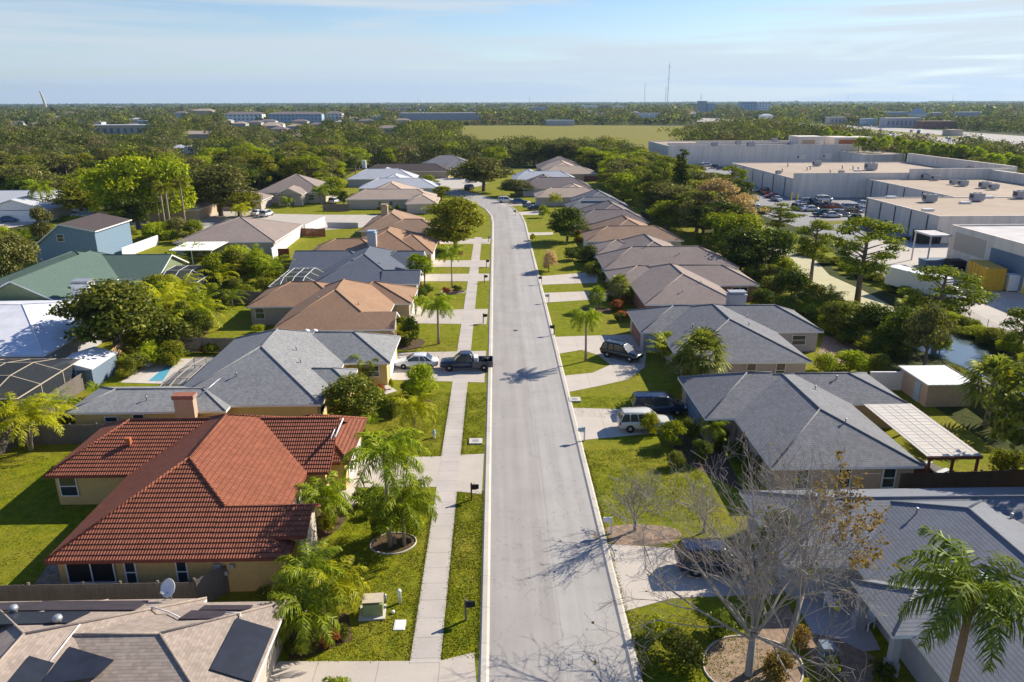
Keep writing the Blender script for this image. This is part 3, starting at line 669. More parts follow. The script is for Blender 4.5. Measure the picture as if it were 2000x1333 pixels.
# brown house
x, z = S(508, 615, 94.35); window(L4, x, 94.32, .9, 1.1, 1.5)
for px in (548, 585, 650, 700): x, z = S(px, 648, 83.8); window(L4, x, 83.72, 1.1, 1.1, 1.1)
door(L4, -11.77, 99.2, 5, 2.15, 'E', garage=True)
door(L5, -12.37, 121, 5, 2.15, 'E', garage=True); window(L5, -11.88, 109, 1, 1.4, 1.2, 'E')
door(L6, -11.68, 135, 5, 2.15, 'E', garage=True); window(L6, -13, 129.62, 1, 1.2, 1.1)
door(L7, -11.78, 156, 5, 2.15, 'E', garage=True)
chimney(L6, -22.9, 130.6, -21.4, 132.2, 2, 5.9, 'greyw', 'skyblue')
x, z = S(750, 404, 160); chimney(L7, x - .7, 160, x + .7, 161.2, 2, z, 'tanw', 'tanw')
# right side
x, z = S(1440, 585, 91.5); chimney(R4, x - 1.1, 91.2, x + 1.1, 92.6, 0, S(1440, 577, 91.5)[1], 'greyw', 'hvac')
for px in (1445,): x, z = S(px, 565, 104.1); window(R4, x, 104.08, .9, 2.2, 1.3)
for px in (1561,): x, z = S(px, 656, 81.3); window(R3, x, 81.27, .9, 1.5, 1.1)
for px in (1468, 1525): x, z = S(px, 712, 71); window(R3, x, 70.97, .8, .9, 1.5)
door(R3, 17.02, 86, 5, 2.15, 'W', 'brick', garage=True); door(R3, 18.0, 81.5, 1.0, 2.1, 'S', 'skyblue')
for px in (1565, 1648, 1735): x, z = S(px, 935, 48.25); window(R2, x, 48.22, .7, .85, 1.5)
door(R2, 17.87, 61.8, 5, 2.15, 'W', 'darkblue' , garage=True); door(R2, 20.32, 54.8, 1.2, 2.1, 'W', 'redwood')
for hh, yy in ((R5, 132), (R6, 144.6), (R7, 167.5), (R8, 190.6), (R9, 214)):
    door(hh, {id(R5): 17.92, id(R6): 17.62, id(R7): 18.02, id(R8): 18.42, id(R9): 11.42}[id(hh)], yy, 4.6, 2.1, 'W', garage=True)
sk = MB(); sk.box(22.0, 188.6, 3.6, 28.5, 189.2, 4.15); sk.build('dormer_window', M['darkblue'], R8)
x0, z = S(860, 380, 312); door(B5, -13.6, 309.37, 6.2, 2.5, 'S', garage=True)
for xx in (-30, -26.5, -24): window(B5, xx, 312.37, .8, 1.2, 1.6)
x, z = S(706, 314, 292.6); chimney(B4, x - .7, 297.6, x + .7, 299, 3.5, 6.0, 'white', 'white')
door(B6, -58.8, 213.37, 2.4, 2.6, 'S', 'darkblue'); 
for xx in (-68, -54): window(B6, xx, 219.37, .9, 1.6, 1.5)
door(B6, -71, 205.37, 4.8, 2.2, 'S', 'beigew', garage=True)
for xx in (-32, -29, -24): window(B1, xx, 205.98, 1.0, 1.0, 1.1)
for xx in (-143, -137, -131): window(S5, xx, 196.37, .9, 1.8, 1.3)
chimney(S2, -56.9, 97.2, -54.6, 98.9, 0, 5.0, 'white', 'metal')
for xx in (-60.5, -56): window(S2, xx, 101.4, 1, 1.2, 1.0)
# satellite dish, solar mats and pipes on the tan roof
def roofz(wings, x, y):
    z = 0
    for w in wings:
        x0, y0, x1, y1, ax, ea, eb, p = w[:8]; ze = w[8] if len(w) > 8 else 2.6
        if not (x0 <= x <= x1 and y0 <= y <= y1): continue
        d = []
        if ax == 'x':
            d += [y - y0, y1 - y]
            if ea == 'H': d.append((x - x0) * ((y1 - y0) / 2) / ((w[9] if len(w) > 9 and w[9] else (y1 - y0) / 2)))
            if eb == 'H': d.append((x1 - x) * ((y1 - y0) / 2) / ((w[10] if len(w) > 10 and w[10] else (y1 - y0) / 2)))
        else:
            d += [x - x0, x1 - x]
            if ea == 'H': d.append((y - y0) * ((x1 - x0) / 2) / ((w[9] if len(w) > 9 and w[9] else (x1 - x0) / 2)))
            if eb == 'H': d.append((y1 - y) * ((x1 - x0) / 2) / ((w[10] if len(w) > 10 and w[10] else (x1 - x0) / 2)))
        z = max(z, ze + p * min(d))
    return z

def onroof(px, py, wings, off=0.08):
    z = 3.5
    for _ in range(40):
        x, y = P(px, py, z); z = 0.6 * z + 0.4 * (roofz(wings, x, y) + off)
    x, y = P(px, py, z); return (x, y, z)
rf1 = [c for c in L1.children if c.name.startswith('roof')][0]
for poly, mt in (([(57, 1281), (106, 1295), (80, 1333), (15, 1333)], 'solar'), ([(135, 1263), (222, 1289), (186, 1340), (76, 1340)], 'solar'),
                 ([(462, 1207), (535, 1229), (492, 1332), (410, 1307)], 'solar'), ([(84, 1174), (290, 1173), (262, 1191), (30, 1192)], 'solarbrown'),
                 ([(-70, 1196), (177, 1194), (130, 1216), (-70, 1221)], 'solar'), ([(-70, 1179), (78, 1175), (26, 1191), (-70, 1194)], 'solarbrown'),
                 ([(348, 1209), (374, 1192), (444, 1192), (426, 1208)], 'solarbrown'), ([(388, 1191), (400, 1182), (494, 1182), (484, 1191)], 'solarbrown')):
    q = [Vector(onroof(a, b, L1W, 0.10)) for a, b in poly]
    nrm = (q[1] - q[0]).cross(q[3] - q[0]).normalized(); nrm = nrm if nrm.z > 0 else -nrm
    q[2] = q[2] - nrm * (q[2] - q[0]).dot(nrm)
    mb = MB(); vs = [tuple(p) for p in q] + [tuple(p - nrm * .06) for p in q]
    mb.add(vs, [(0, 1, 2, 3), (7, 6, 5, 4)] + [(k, k + 4, (k + 1) % 4 + 4, (k + 1) % 4) for k in range(4)]); mb.build('solar_mat', M[mt], rf1)
for pts in ([(156, 1220), (133, 1248), (110, 1278), (97, 1293)], [(296, 1186), (330, 1196), (350, 1206)], [(440, 1196), (470, 1199), (470, 1206)]):
    mb = MB(); mb.tube([onroof(a, b, L1W, 0.12) for a, b in pts], .035); mb.build('solar_pipe', M['white'], rf1)
for a, b in ((28, 1198), (114, 1218)):
    x, y, z = onroof(a, b, L1W, 0); mb = MB(); mb.lathe([(.16, z - .1), (.16, z + .2), (.24, z + .25), (.2, z + .4), (.05, z + .45)], x, y, 10); mb.build('roof_ventilator', M['metal'], rf1)
x, y, z = onroof(335, 1172, L1W, 0)
dish = thing('satellite_dish', 'white satellite dish on the tan roof beside the fence', 'satellite dish', (x, y, z))
mb = MB(); pr = [(0.02 + .46 * t, .14 * t * t) for t in (0, .3, .6, .85, 1)] + [(.49, .12), (.3, .03), (0.02, -.03)]
mb.lathe(pr, 0, 0, 20); d = mb.build('dish', M['white'], dish); d.location = (0, 0, .75); d.rotation_euler = (math.radians(58), 0, math.radians(-25))
mb = MB(); mb.tube([(0, 0, 0), (0, .1, .45), (0, .12, .7)], .035); mb.tube([(-.25, .3, 0), (0, .1, .4)], .025); mb.build('mast', M['metal'], dish)
mb = MB(); mb.tube([(0, 0, .55), (-.1, -.35, .62), (-.18, -.55, .85)], .02); mb.box(-.23, -.62, .82, -.13, -.5, .92); mb.build('feed_arm', M['metal'], dish)
for a, b, W_, hh in ((640, 690, None, L3), (560, 745, None, L3)):
    pass
# ------------------------------------------------------------------ vegetation
def leaves(centres, radii, n, size, flat=0.75, up=0.4, rs=None, aspect=0.6, shell=0.55):
    """leaf-sized quads spread through overlapping clumps"""
    rs = rs or NR; C = np.asarray(centres, float); Rr = np.asarray(radii, float)
    w = Rr ** 2; idx = rs.choice(len(C), n, p=w / w.sum())
    d = rs.normal(size=(n, 3)); d /= np.linalg.norm(d, axis=1)[:, None]; low = d[:, 2] < -0.35; d[low, 2] *= 0.4
    rr = (shell + (1 - shell) * rs.rand(n)) * (0.9 + 0.25 * rs.rand(n))
    p = C[idx] + d * (Rr[idx] * rr)[:, None] * np.array([1, 1, flat])
    nr = d * 0.75 + rs.normal(size=(n, 3)) * 0.55; nr[:, 2] += up; nr /= np.linalg.norm(nr, axis=1)[:, None]
    t = np.cross(nr, rs.normal(size=(n, 3))); t /= np.linalg.norm(t, axis=1)[:, None] + 1e-9; b = np.cross(nr, t)
    s = size * (0.6 + 0.8 * rs.rand(n))[:, None]
    V = np.stack([p - t * s, p - b * s * aspect, p + t * s, p + b * s * aspect], 1).reshape(-1, 3)
    return V, np.arange(4 * n).reshape(-1, 4)
def clumps(rx, ry, z0, z1, n, r, seed, top=0.6):
    q = random.Random(seed); out = []; rad = []
    for _ in range(n):
        a = q.random() * 2 * math.pi; zt = q.random() ** 0.8; z = z0 + (z1 - z0) * zt
        prof = math.sqrt(max(0.05, 1 - (2 * zt - 1 if zt > 0.5 else (1 - 2 * zt) * 0.75) ** 2))
        d = math.sqrt(q.random()) * prof
        out.append((rx * d * math.cos(a), ry * d * math.sin(a), z)); rad.append(r * (0.65 + 0.7 * q.random()))
    return out, rad
def trunk_mesh(name, h, r, limbs, spread, seed, mat, z0=0.0, lean=0.0):
    q = random.Random(seed); m = MB(); top = Vector((lean, lean * .4, h))
    m.tube([(0, 0, z0 - .2), (0, 0, z0 + .1), (lean * .2, 0, h * .35), (lean * .6, lean * .2, h * .7), tuple(top)], [r * 1.5, r * 1.15, r * .95, r * .75, r * .4], 8)
    for k in range(limbs):
        a = 2 * math.pi * k / limbs + q.random(); zz = h * (0.35 + 0.5 * q.random()); s = spread * (0.6 + 0.5 * q.random())
        b = Vector((lean * zz / h, 0, zz)); e = b + Vector((math.cos(a) * s, math.sin(a) * s, s * (0.5 + 0.5 * q.random())))
        mid = (b + e) / 2 + Vector((0, 0, -s * .06)); m.tube([b, mid, e], [r * .5, r * .34, r * .12], 5)
        for j in range(2):
            e2 = mid + Vector((q.uniform(-1, 1), q.uniform(-1, 1), q.uniform(.4, 1))) * s * .5; m.tube([mid, e2], [r * .25, r * .06], 4)
    return m.mesh(name, mat)
def treemesh(kind, seed):
    """returns (trunk mesh, crown mesh) about 9 m high"""
    q = random.Random(seed); rs = np.random.RandomState(seed)
    if kind == 'oak': c, r = clumps(3.7, 3.5, 2.6, 7.0, 34, 1.5, seed); n, s, fl = 8500, .19, .8; tr = (5.2, .26, 7, 2.6)
    elif kind == 'round': c, r = clumps(2.8, 2.8, 1.9, 7.2, 32, 1.35, seed); n, s, fl = 7500, .18, .85; tr = (5, .2, 6, 2.0)
    elif kind == 'tall': c, r = clumps(2.2, 2.2, 2.4, 9.4, 30, 1.15, seed); n, s, fl = 6500, .18, .9; tr = (7.5, .22, 7, 1.7)
    elif kind == 'loose': c, r = clumps(3.4, 3.2, 2.4, 8.0, 26, 1.05, seed); n, s, fl = 3800, .17, .75; tr = (6.2, .2, 9, 2.8)
    elif kind == 'pine':
        c, r = [], []
        for k in range(34):
            a = q.random() * 6.28; z = 4.4 + 5.8 * q.random(); d = (0.5 + 0.5 * q.random()) * (3.3 - abs(z - 7.6) * .55); c.append((d * math.cos(a), d * math.sin(a), z)); r.append(.8 + .55 * q.random())
        c.append((0, 0, 10.2)); r.append(1.2); n, s, fl = 6200, .17, .62
        m = MB(); m.tube([(0, 0, -.2), (.05, 0, 3), (-.1, .05, 7), (0, 0, 10.4)], [.3, .23, .16, .05], 8)
        for p in c: 
            zz = p[2] - .9; b = Vector((0, 0, max(2.5, zz))); m.tube([b, (Vector(p) + b) / 2 + Vector((0, 0, .1)), p], [.09, .06, .02], 4)
        V, Fc = leaves(c, r, n, s, fl, .4, rs, .45, .3); return m.mesh('pine_trunk', M['bark']), (V, Fc)
    elif kind == 'cypress': 
        c = [(q.uniform(-.4, .4), q.uniform(-.4, .4), .8 + k * .62) for k in range(20)]; r = [1.25 * (1 - (k / 21.0) ** 2.2) + .25 for k in range(20)]; n, s, fl = 6500, .18, .8; tr = (11, .2, 3, .8)
    elif kind == 'shrub': c, r = clumps(.85, .8, .35, 1.15, 9, .5, seed); n, s, fl = 1500, .085, .8; tr = (.9, .05, 5, .5)
    elif kind == 'bigshrub': c, r = clumps(1.45, 1.4, .6, 2.5, 18, .85, seed); n, s, fl = 3400, .12, .85; tr = (1.9, .08, 6, .9)
    V, Fc = leaves(c, r, n, s, fl, .4, rs)
    return trunk_mesh(kind + '_trunk', tr[0], tr[1], tr[2], tr[3], seed, M['bark']), (V, Fc)
TM = {}
def crown(kind, seed, mat):
    k = (kind, seed, mat)
    if k not in TM:
        kk = (kind, seed)
        if kk not in TM: TM[kk] = treemesh(kind, seed)
        tr, (V, Fc) = TM[kk]; TM[k] = (tr, npmesh(kind + '_crown', V, Fc, M[mat]))
    return TM[k]
NSEED = {'oak': 4, 'round': 4, 'tall': 3, 'loose': 3, 'pine': 5, 'cypress': 1, 'shrub': 4, 'bigshrub': 4}
def tree(kind, mat, x, y, h, label, group=None, w=None, name=None, cat=None, z=0.0, seed=None):
    base = {'oak': 8.3, 'round': 8.4, 'tall': 10.5, 'loose': 8.8, 'pine': 11.2, 'cypress': 13.6, 'shrub': 1.6, 'bigshrub': 3.2}[kind]
    sh = kind in ('shrub', 'bigshrub'); s = h / base
    tr, cr = crown(kind, (seed if seed is not None else R.randrange(NSEED[kind])) + 1, mat)
    t = thing(name or ('shrub' if sh else {'pine': 'pine_tree', 'cypress': 'cypress_tree'}.get(kind, 'tree')), label, cat or ('shrub' if sh else 'tree'), (x, y, z), R.random() * 6.28, group)
    ws = w if w else s; ws *= 1.0 if sh else 1.13; t.scale = (ws, ws, s)
    link('stems' if sh else 'trunk', tr, t); link('foliage' if sh else 'crown', cr, t); return t
# palms
def frond(V, Fc, o, az, el, L, droop, nl, ll, lw, q, curl=1.0):
    """arched midrib with paired drooping leaflets"""
    pts = []; p = Vector(o); e = el; st = L / nl
    side = Vector((-math.sin(az), math.cos(az), 0))
    for k in range(nl + 1):
        d = Vector((math.cos(az) * math.cos(e), math.sin(az) * math.cos(e), math.sin(e))); pts.append((p.copy(), d)); p = p + d * st; e -= droop / nl * (0.6 + 0.8 * k / nl)
    def quad(a, b, c, d_):
        n = len(V); V.extend([tuple(a), tuple(b), tuple(c), tuple(d_)]); Fc.append((n, n + 1, n + 2, n + 3))
    for k in range(nl):
        a, b = pts[k][0], pts[k + 1][0]; w = 0.035 * (1 - k / nl) + .012; quad(a - side * w, a + side * w, b + side * w, b - side * w)
        if k < nl * .12: continue
        tt = k / nl; l = ll * math.sin(math.pi * min(1, .18 + tt * .78)) ** .6
        for sgn in (-1, 1):
            d = pts[k][1]; out = (side * sgn * (0.5 + .5 * q.random()) + d * (0.3 + .4 * q.random()) + Vector((0, 0, .15 - .95 * q.random() * curl))).normalized()
            m = a + out * l * .55; t = m + (out + Vector((0, 0, -.75 * curl))).normalized() * l * .5; ww = d * lw
            quad(a - ww, a + ww, m + ww, m - ww); quad(m - ww, m + ww, t + ww * .25, t - ww * .25)
def palmmesh(kind, seed):
    q = random.Random(seed); V, Fc = [], []
    if kind == 'queen':      # feather palm, crown at origin
        n = 21
        for k in range(n):
            az = 2 * math.pi * k / n * 2.618 + q.random() * .4; el = math.radians(78 - 80 * (k / n) + q.uniform(-8, 8)); frond(V, Fc, (0, 0, 0), az, el, 2.55 + q.random() * .5, math.radians(88 + 40 * q.random()), 44, .74, .028, q, 1.2)
    elif kind == 'yellow':   # arching areca-like plumes
        n = 15
        for k in range(n):
            az = 2 * math.pi * k / n * 2.618 + q.random() * .3; el = math.radians(80 - 62 * (k / n) + q.uniform(-6, 6)); frond(V, Fc, (0, 0, 0), az, el, 3.0 + q.random() * .6, math.radians(105), 30, .55, .03, q, .7)
    elif kind == 'areca':    # clump of many stems from the ground
        for k in range(30):
            az = q.random() * 6.28; el = math.radians(q.uniform(50, 88)); r = q.random() * .5; hh = q.uniform(.1, .9); frond(V, Fc, (math.cos(az) * r, math.sin(az) * r, hh), az + q.uniform(-.4, .4), el, 1.7 + q.random() * .9, math.radians(q.uniform(60, 105)), 18, .42, .03, q, .6)
    elif kind == 'small':    # young pygmy palms
        for k in range(20):
            az = k * 2.4 + q.random() * .3; el = math.radians(68 - 70 * (k / 20) + q.uniform(-6, 6)); frond(V, Fc, (0, 0, 0), az, el, 1.2 + q.random() * .2, math.radians(85), 16, .26, .02, q)
    elif kind == 'fan':      # sabal: ball of fan leaves
        for k in range(46):
            az = k * 2.4; el = math.radians(88 - 125 * ((k + .5) / 46)); d = Vector((math.cos(az) * math.cos(el), math.sin(az) * math.cos(el), math.sin(el))); c = d * (0.75 + .25 * q.random())
            sd = Vector((-math.sin(az), math.cos(az), 0)); up = d.cross(sd)
            n0 = len(V); V.extend([(0, 0, 0), tuple(sd * .04), tuple(c + sd * .03), tuple(c - sd * .03)]); Fc.append((n0, n0 + 1, n0 + 2, n0 + 3))
            for j in range(11):
                a = math.radians(-100 + 20 * j); v = (d * math.cos(a) + sd * math.sin(a)).normalized(); l = .85 * (0.72 + .28 * math.cos(a)); w = v.cross(up).normalized() * .06
                e1 = c + v * l * .6; e2 = c + v * l + Vector((0, 0, -.25)); n0 = len(V)
                V.extend([tuple(c - w * .3), tuple(c + w * .3), tuple(e1 + w), tuple(e1 - w), tuple(e2 + w * .2), tuple(e2 - w * .2)]); Fc.append((n0, n0 + 1, n0 + 2, n0 + 3)); Fc.append((n0 + 3, n0 + 2, n0 + 4, n0 + 5))
    return np.array(V), np.array(Fc)
PM = {}
def palm(kind, mat, x, y, h, label, group=None, sc=1.0, name='palm_tree', z=0.0, tr=.14, lean=0.0, trunkmat='palmtrunk', seed=None, stems=1, cat='palm tree'):
    """h is the height of the crown's heart above the ground"""
    sd = seed if seed is not None else R.randrange(3)
    if (kind, sd, mat) not in PM:
        V, Fc = palmmesh(kind, sd + 5); PM[(kind, sd, mat)] = npmesh(kind + '_palm_fronds', V, Fc, M[mat])
    t = thing(name, label, cat, (x, y, z), R.random() * 6.28, group)
    for k in range(stems):
        a = 2.1 * k; lx, ly = (lean + .0, 0) if stems == 1 else (math.cos(a) * .55 * (h / 3), math.sin(a) * .55 * (h / 3)); hk = h * (1 - .17 * k)
        if h > .4:
            m = MB(); m.tube([(lx * .1, ly * .1, -.1), (lx * .3, ly * .3, hk * .3), (lx * .7, ly * .7, hk * .7), (lx, ly, hk)], [tr * 1.35, tr, tr * .9, tr * .8], 8)
            if kind in ('queen', 'fan'): m.tube([(lx, ly, hk - .5 * sc), (lx, ly, hk - .1 * sc), (lx, ly, hk + .25 * sc)], [tr * .9, tr * 1.5, tr * .7], 8)
            m.build('trunk', M[trunkmat], t)
        c = link('crown', PM[(kind, sd, mat)], t); c.location = (lx, ly, hk); c.scale = (sc, sc, sc); c.rotation_euler = (0, 0, k * 1.3)
    return t
# bare branching trees
def bare(x, y, h, label, seed, r=.22, leaders=7, depth=5, leafmat_=None, nleaf=0, lmat='rust', spread=.55, twigs=True, lean=(0, 0), side=None, name='bare_tree', trunkm='palebark', fork=.16, kids=3):
    q = random.Random(seed); m = MB(); tips = []; t = thing(name, label, 'tree', (x, y, 0))
    def grow(p, d, L, rad, k):
        n = 3; pts = [p]; dd = d
        for i in range(n):
            dd = (dd + Vector((q.uniform(-1, 1), q.uniform(-1, 1), q.uniform(-.25, .6))) * .16).normalized(); pts.append(pts[-1] + dd * L / n)
        r1 = max(.0085, rad * .62); m.tube(pts, [rad + (r1 - rad) * i / n for i in range(n + 1)], 7 if k > 3 else (5 if k > 1 else 3), cap=False)
        if k == 0: tips.append((pts[-1], dd)); return
        tips.append((pts[-1], dd)) if k < 3 else None
        for j in range(kids if k > 1 else 3):
            at = pts[1 + (j % n)] if j < 2 else pts[-1]
            if j == 2 or j == 3: at = pts[-1]
            ax = dd.orthogonal(); ax.rotate(Matrix.Rotation(q.random() * 6.28, 3, dd)); nd = (dd + ax * q.uniform(.35, .95)).normalized(); nd.z += .12; nd.normalize()
            grow(at, nd, L * q.uniform(.55, .8), r1 * q.uniform(.6, .85) if j < 2 else r1 * .9, k - 1)
    f = h * fork; m.tube([(0, 0, -.2), (0, 0, .15), (lean[0] * .3, lean[1] * .3, f)], [r * 1.7, r * 1.15, r], 9)
    for k in range(leaders):
        a = 2 * math.pi * k / leaders * (2.618 if leaders > 9 else 1) + q.uniform(-.3, .3); s = spread * (0.22 if k % 3 == 0 else (1 if k % 3 == 1 or leaders < 10 else 3.0)) * q.uniform(.8, 1.3)
        grow(Vector((lean[0] * .3, lean[1] * .3, f * q.uniform(.75, 1))), Vector((math.cos(a) * s + lean[0] * .08, math.sin(a) * s + lean[1] * .08, 1)).normalized(), h * .34, r * q.uniform(.38, .6), depth - 1)
    m.build('trunk', M[trunkm], t)
    if nleaf:
        sel = [tp for tp in tips if side is None or side(tp[0])]; q.shuffle(sel)
        pts = np.array([tuple(sel[i % len(sel)][0] + Vector((q.gauss(0, .12), q.gauss(0, .12), q.gauss(0, .12)))) for i in range(nleaf)])
        V, Fc = leaves(pts, np.full(len(pts), .08), nleaf, .075, rs=np.random.RandomState(seed), aspect=.8); link('leaves', npmesh('sparse_leaves', V, Fc, M[lmat]), t)
    return t
# ------------------------------------------------------------------ vehicles (front towards +x)
def carpaint(n, c): 
    k = 'paint_' + n
    if k not in M: M[k] = paint(k, c)
    return M[k]
CARC = {'white': (.72, .72, .72), 'silver': (.42, .44, .46), 'grey': (.16, .17, .18), 'black': (.012, .013, .016), 'navy': (.012, .022, .055), 'red': (.30, .02, .015), 'orange': (.45, .10, .02), 'beige': (.62, .60, .52), 'blue': (.03, .09, .20), 'green': (.03, .07, .04)}
M['tail'] = plain('tail_lamp_red', (.35, .02, .01), .3); M['lamp'] = plain('headlamp_glass', (.7, .72, .72), .15); M['rim'] = plain('wheel_rim', (.5, .5, .52), .35, metal=.7)
def loft(m, st, mi=0):
    """st: (x, half width, z bottom, z top); rounded box sections"""
    vs = []; n = 12
    for x, w, zb, zt in st:
        r = min(.13, (zt - zb) * .35, w * .3)
        prof = [(-w + r, zb), (w - r, zb), (w, zb + r), (w, (zb + zt) / 2), (w - .02, zt - r), (w - r * .9, zt - r * .25), (w * .5, zt), (-w * .5, zt), (-w + r * .9, zt - r * .25), (-w + .02, zt - r), (-w, (zb + zt) / 2), (-w, zb + r)]
        vs += [(x, y, z) for y, z in prof]
    fs = [(i * n + k, (i + 1) * n + k, (i + 1) * n + (k + 1) % n, i * n + (k + 1) % n) for i in range(len(st) - 1) for k in range(n)]
    fs += [tuple(range(n)), tuple((len(st) - 1) * n + k for k in range(n))[::-1]]
    m.add(vs, fs, mi, True)
SPEC = {
 'sedan': dict(L=4.75, w=.9, body=[(-2.35, .68, .38, .80), (-2.22, .82, .28, .93), (-1.6, .89, .24, .98), (0, .91, .22, .96), (1.2, .90, .24, .95), (1.9, .85, .26, .84), (2.25, .74, .30, .72), (2.37, .58, .36, .62)], gb=(-1.75, 1.25), gt=(-1.0, .35), zb=.93, zt=1.44, wx=(-1.4, 1.42), wr=.33),
 'suv': dict(L=4.8, w=.93, body=[(-2.38, .80, .42, 1.02), (-2.28, .89, .34, 1.08), (-1.5, .93, .32, 1.10), (0, .94, .30, 1.08), (1.1, .93, .32, 1.07), (1.9, .90, .34, 1.0), (2.28, .82, .36, .90), (2.4, .68, .42, .78)], gb=(-2.28, 1.2), gt=(-2.02, .45), zb=1.05, zt=1.72, wx=(-1.42, 1.45), wr=.38),
 'van': dict(L=5.1, w=.98, body=[(-2.5, .85, .40, 1.02), (-2.42, .93, .32, 1.1), (-1.5, .97, .30, 1.12), (0, .98, .28, 1.1), (1.3, .96, .30, 1.08), (2.1, .90, .32, .98), (2.45, .78, .36, .8), (2.55, .62, .42, .68)], gb=(-2.44, 1.7), gt=(-2.25, .75), zb=1.06, zt=1.76, wx=(-1.5, 1.6), wr=.36),
 'pickup': dict(L=5.8, w=.98, body=[(-.75, .95, .42, 1.12), (0, .97, .40, 1.14), (1.3, .96, .40, 1.14), (2.3, .94, .42, 1.08), (2.72, .88, .44, 1.0), (2.88, .74, .48, .86)], gb=(-.72, 1.35), gt=(-.5, .55), zb=1.1, zt=1.82, wx=(-1.95, 1.85), wr=.41),
}
CM = {}
def carmeshes(kind, col):
    key = (kind, col)
    if key in CM: return CM[key]
    s = SPEC[kind]; b = MB(); loft(b, s['body']); (b0, b1), (t0, t1), zb, zt, w = s['gb'], s['gt'], s['zb'], s['zt'], s['w']
    wb, wt = w - .07, w - .22
    loft(b, [(t0 - .05, wt - .12, zt - .05, zt + .015), (t0 + .1, wt + .01, zt - .05, zt + .05), ((t0 + t1) / 2, wt + .02, zt - .05, zt + .065), (t1 - .1, wt + .01, zt - .05, zt + .05), (t1 + .06, wt - .12, zt - .05, zt + .015)])
    for sg in (-1, 1):
        for xb, xt in ((b0, t0), (b1, t1), ((b0 + b1) / 2 - .1, (t0 + t1) / 2), (b0 * .62, t0 * .72)):
            b.tube([(xb, sg * wb, zb), (xt, sg * wt, zt)], .045, 5)
        b.box(s['gb'][1] - .35, sg * (w + .02) - .08, zb + .02, s['gb'][1] - .15, sg * (w + .02) + .12, zb + .16)
    if kind == 'pickup':
        x0, x1 = -2.86, -.7
        for sg in (-1, 1): b.box(x0, sg * .97 - .06 if sg > 0 else -.97, .45, x1, .97 if sg > 0 else -.91, 1.12)
        b.box(x0, -.91, .45, x1, .91, .62); b.box(x0 - .06, -.93, .45, x0, .93, 1.12)
    if kind in ('suv', 'van'):
        for sg in (-1, 1): b.tube([(t0 + .2, sg * (wt - .1), zt + .1), (t1 - .2, sg * (wt - .1), zt + .1)], .025, 5)
    g = MB(); n = [(b0, wb), (b1, wb), (t1, wt), (t0, wt)]
    vs = [(b0, -wb + .02, zb - .03), (b1, -wb + .02, zb - .03), (b1, wb - .02, zb - .03), (b0, wb - .02, zb - .03), (t0, -wt + .01, zt), (t1, -wt + .01, zt), (t1, wt - .01, zt), (t0, wt - .01, zt)]
    g.add(vs, [(3, 2, 1, 0), (4, 5, 6, 7), (0, 1, 5, 4), (1, 2, 6, 5), (2, 3, 7, 6), (3, 0, 4, 7)])
    wr = s['wr']; ty = MB(); ty.lathe([(wr * .6, -.11), (wr * .95, -.11), (wr, -.07), (wr, .07), (wr * .95, .11), (wr * .6, .11)], 0, 0, 18, axis='y')
    ri = MB(); ri.lathe([(.02, -.118), (wr * .2, -.122), (wr * .58, -.10), (wr * .62, .1), (.02, .118)], 0, 0, 14, axis='y')
    xf = s['body'][-1][0]; xr = s['body'][0][0] if kind != 'pickup' else -2.92
    hl = MB(); hl.box(-.12, -.16, -.08, .05, .16, .07); tl = MB(); tl.box(-.03, -.13, -.13, .07, .1, .13)
    CM[key] = (b.mesh(kind + '_body', carpaint(col, CARC[col])), g.mesh(kind + '_windows', M['glass']), ty.mesh('tyre', M['rubber']), ri.mesh('rim', M['rim']), hl.mesh('headlight', M['lamp']), tl.mesh('taillight', M['tail']), xf, xr, s)
    return CM[key]
def car(kind, col, x, y, rz, label, group=None, detail=True, name=None, sc=1.0):
    b, g, ty, ri, hl, tl, xf, xr, s = carmeshes(kind, col)
    t = thing(name or {'pickup': 'pickup_truck', 'suv': 'parked_car', 'sedan': 'parked_car', 'van': 'minivan'}[kind], label, {'pickup': 'pickup truck', 'van': 'van', 'suv': 'car', 'sedan': 'car'}[kind], (x, y, 0.03), rz, group)
    t.scale = (sc, sc, sc)
    bo = link('body', b, t); link('window_glass', g, t)
    if not detail:
        for xx in s['wx']:
            for sg in (-1, 1): w = link('wheel', ty, t); w.location = (xx, sg * (s['w'] - .1), s['wr'])
        return t
    for xx in s['wx']:
        for sg in (-1, 1):
            w = link('wheel', ri, t); w.location = (xx, sg * (s['w'] - .1), s['wr']); link('tyre', ty, w)
    for sg in (-1, 1):
        o = link('headlight', hl, t); o.location = (xf - .13, sg * (s['w'] - .32), s['zb'] - .28)
        o = link('taillight', tl, t); o.location = (xr + .02, sg * (s['w'] - .14), s['zb'] - .18)
    return t
# ------------------------------------------------------------------ ground, roads, paving
def sheet(name, pts, z, mat, kind='structure', label=None, cat=None, px=True):
    m = MB(); q = [(P(a, b) if px else (a, b)) for a, b in pts]; m.poly([(x, y, z) for x, y in q]); 
    o = m.build(name, M[mat]); o['kind'] = kind
    if o.data.polygons[0].normal.z < 0: o.data.flip_normals()
    return o
def slab(name, pts, z0, z1, mat, px=True):
    m = MB(); m.prism([(P(a, b) if px else (a, b)) for a, b in pts], z0, z1); o = m.build(name, M[mat]); o['kind'] = 'structure'; return o
sheet('ground', [(-30000, -300), (30000, -300), (30000, 40000), (-30000, 40000)], -.02, 'ground', px=False)
sheet('lawn', [(-48, -2), (44, -2), (44, 60), (47, 120), (47, 330), (-60, 330), (-60, 232), (-82, 232), (-82, 186), (-110, 186), (-110, 100), (-75, 60), (-48, 40)], 0.0, 'lawn', px=False)
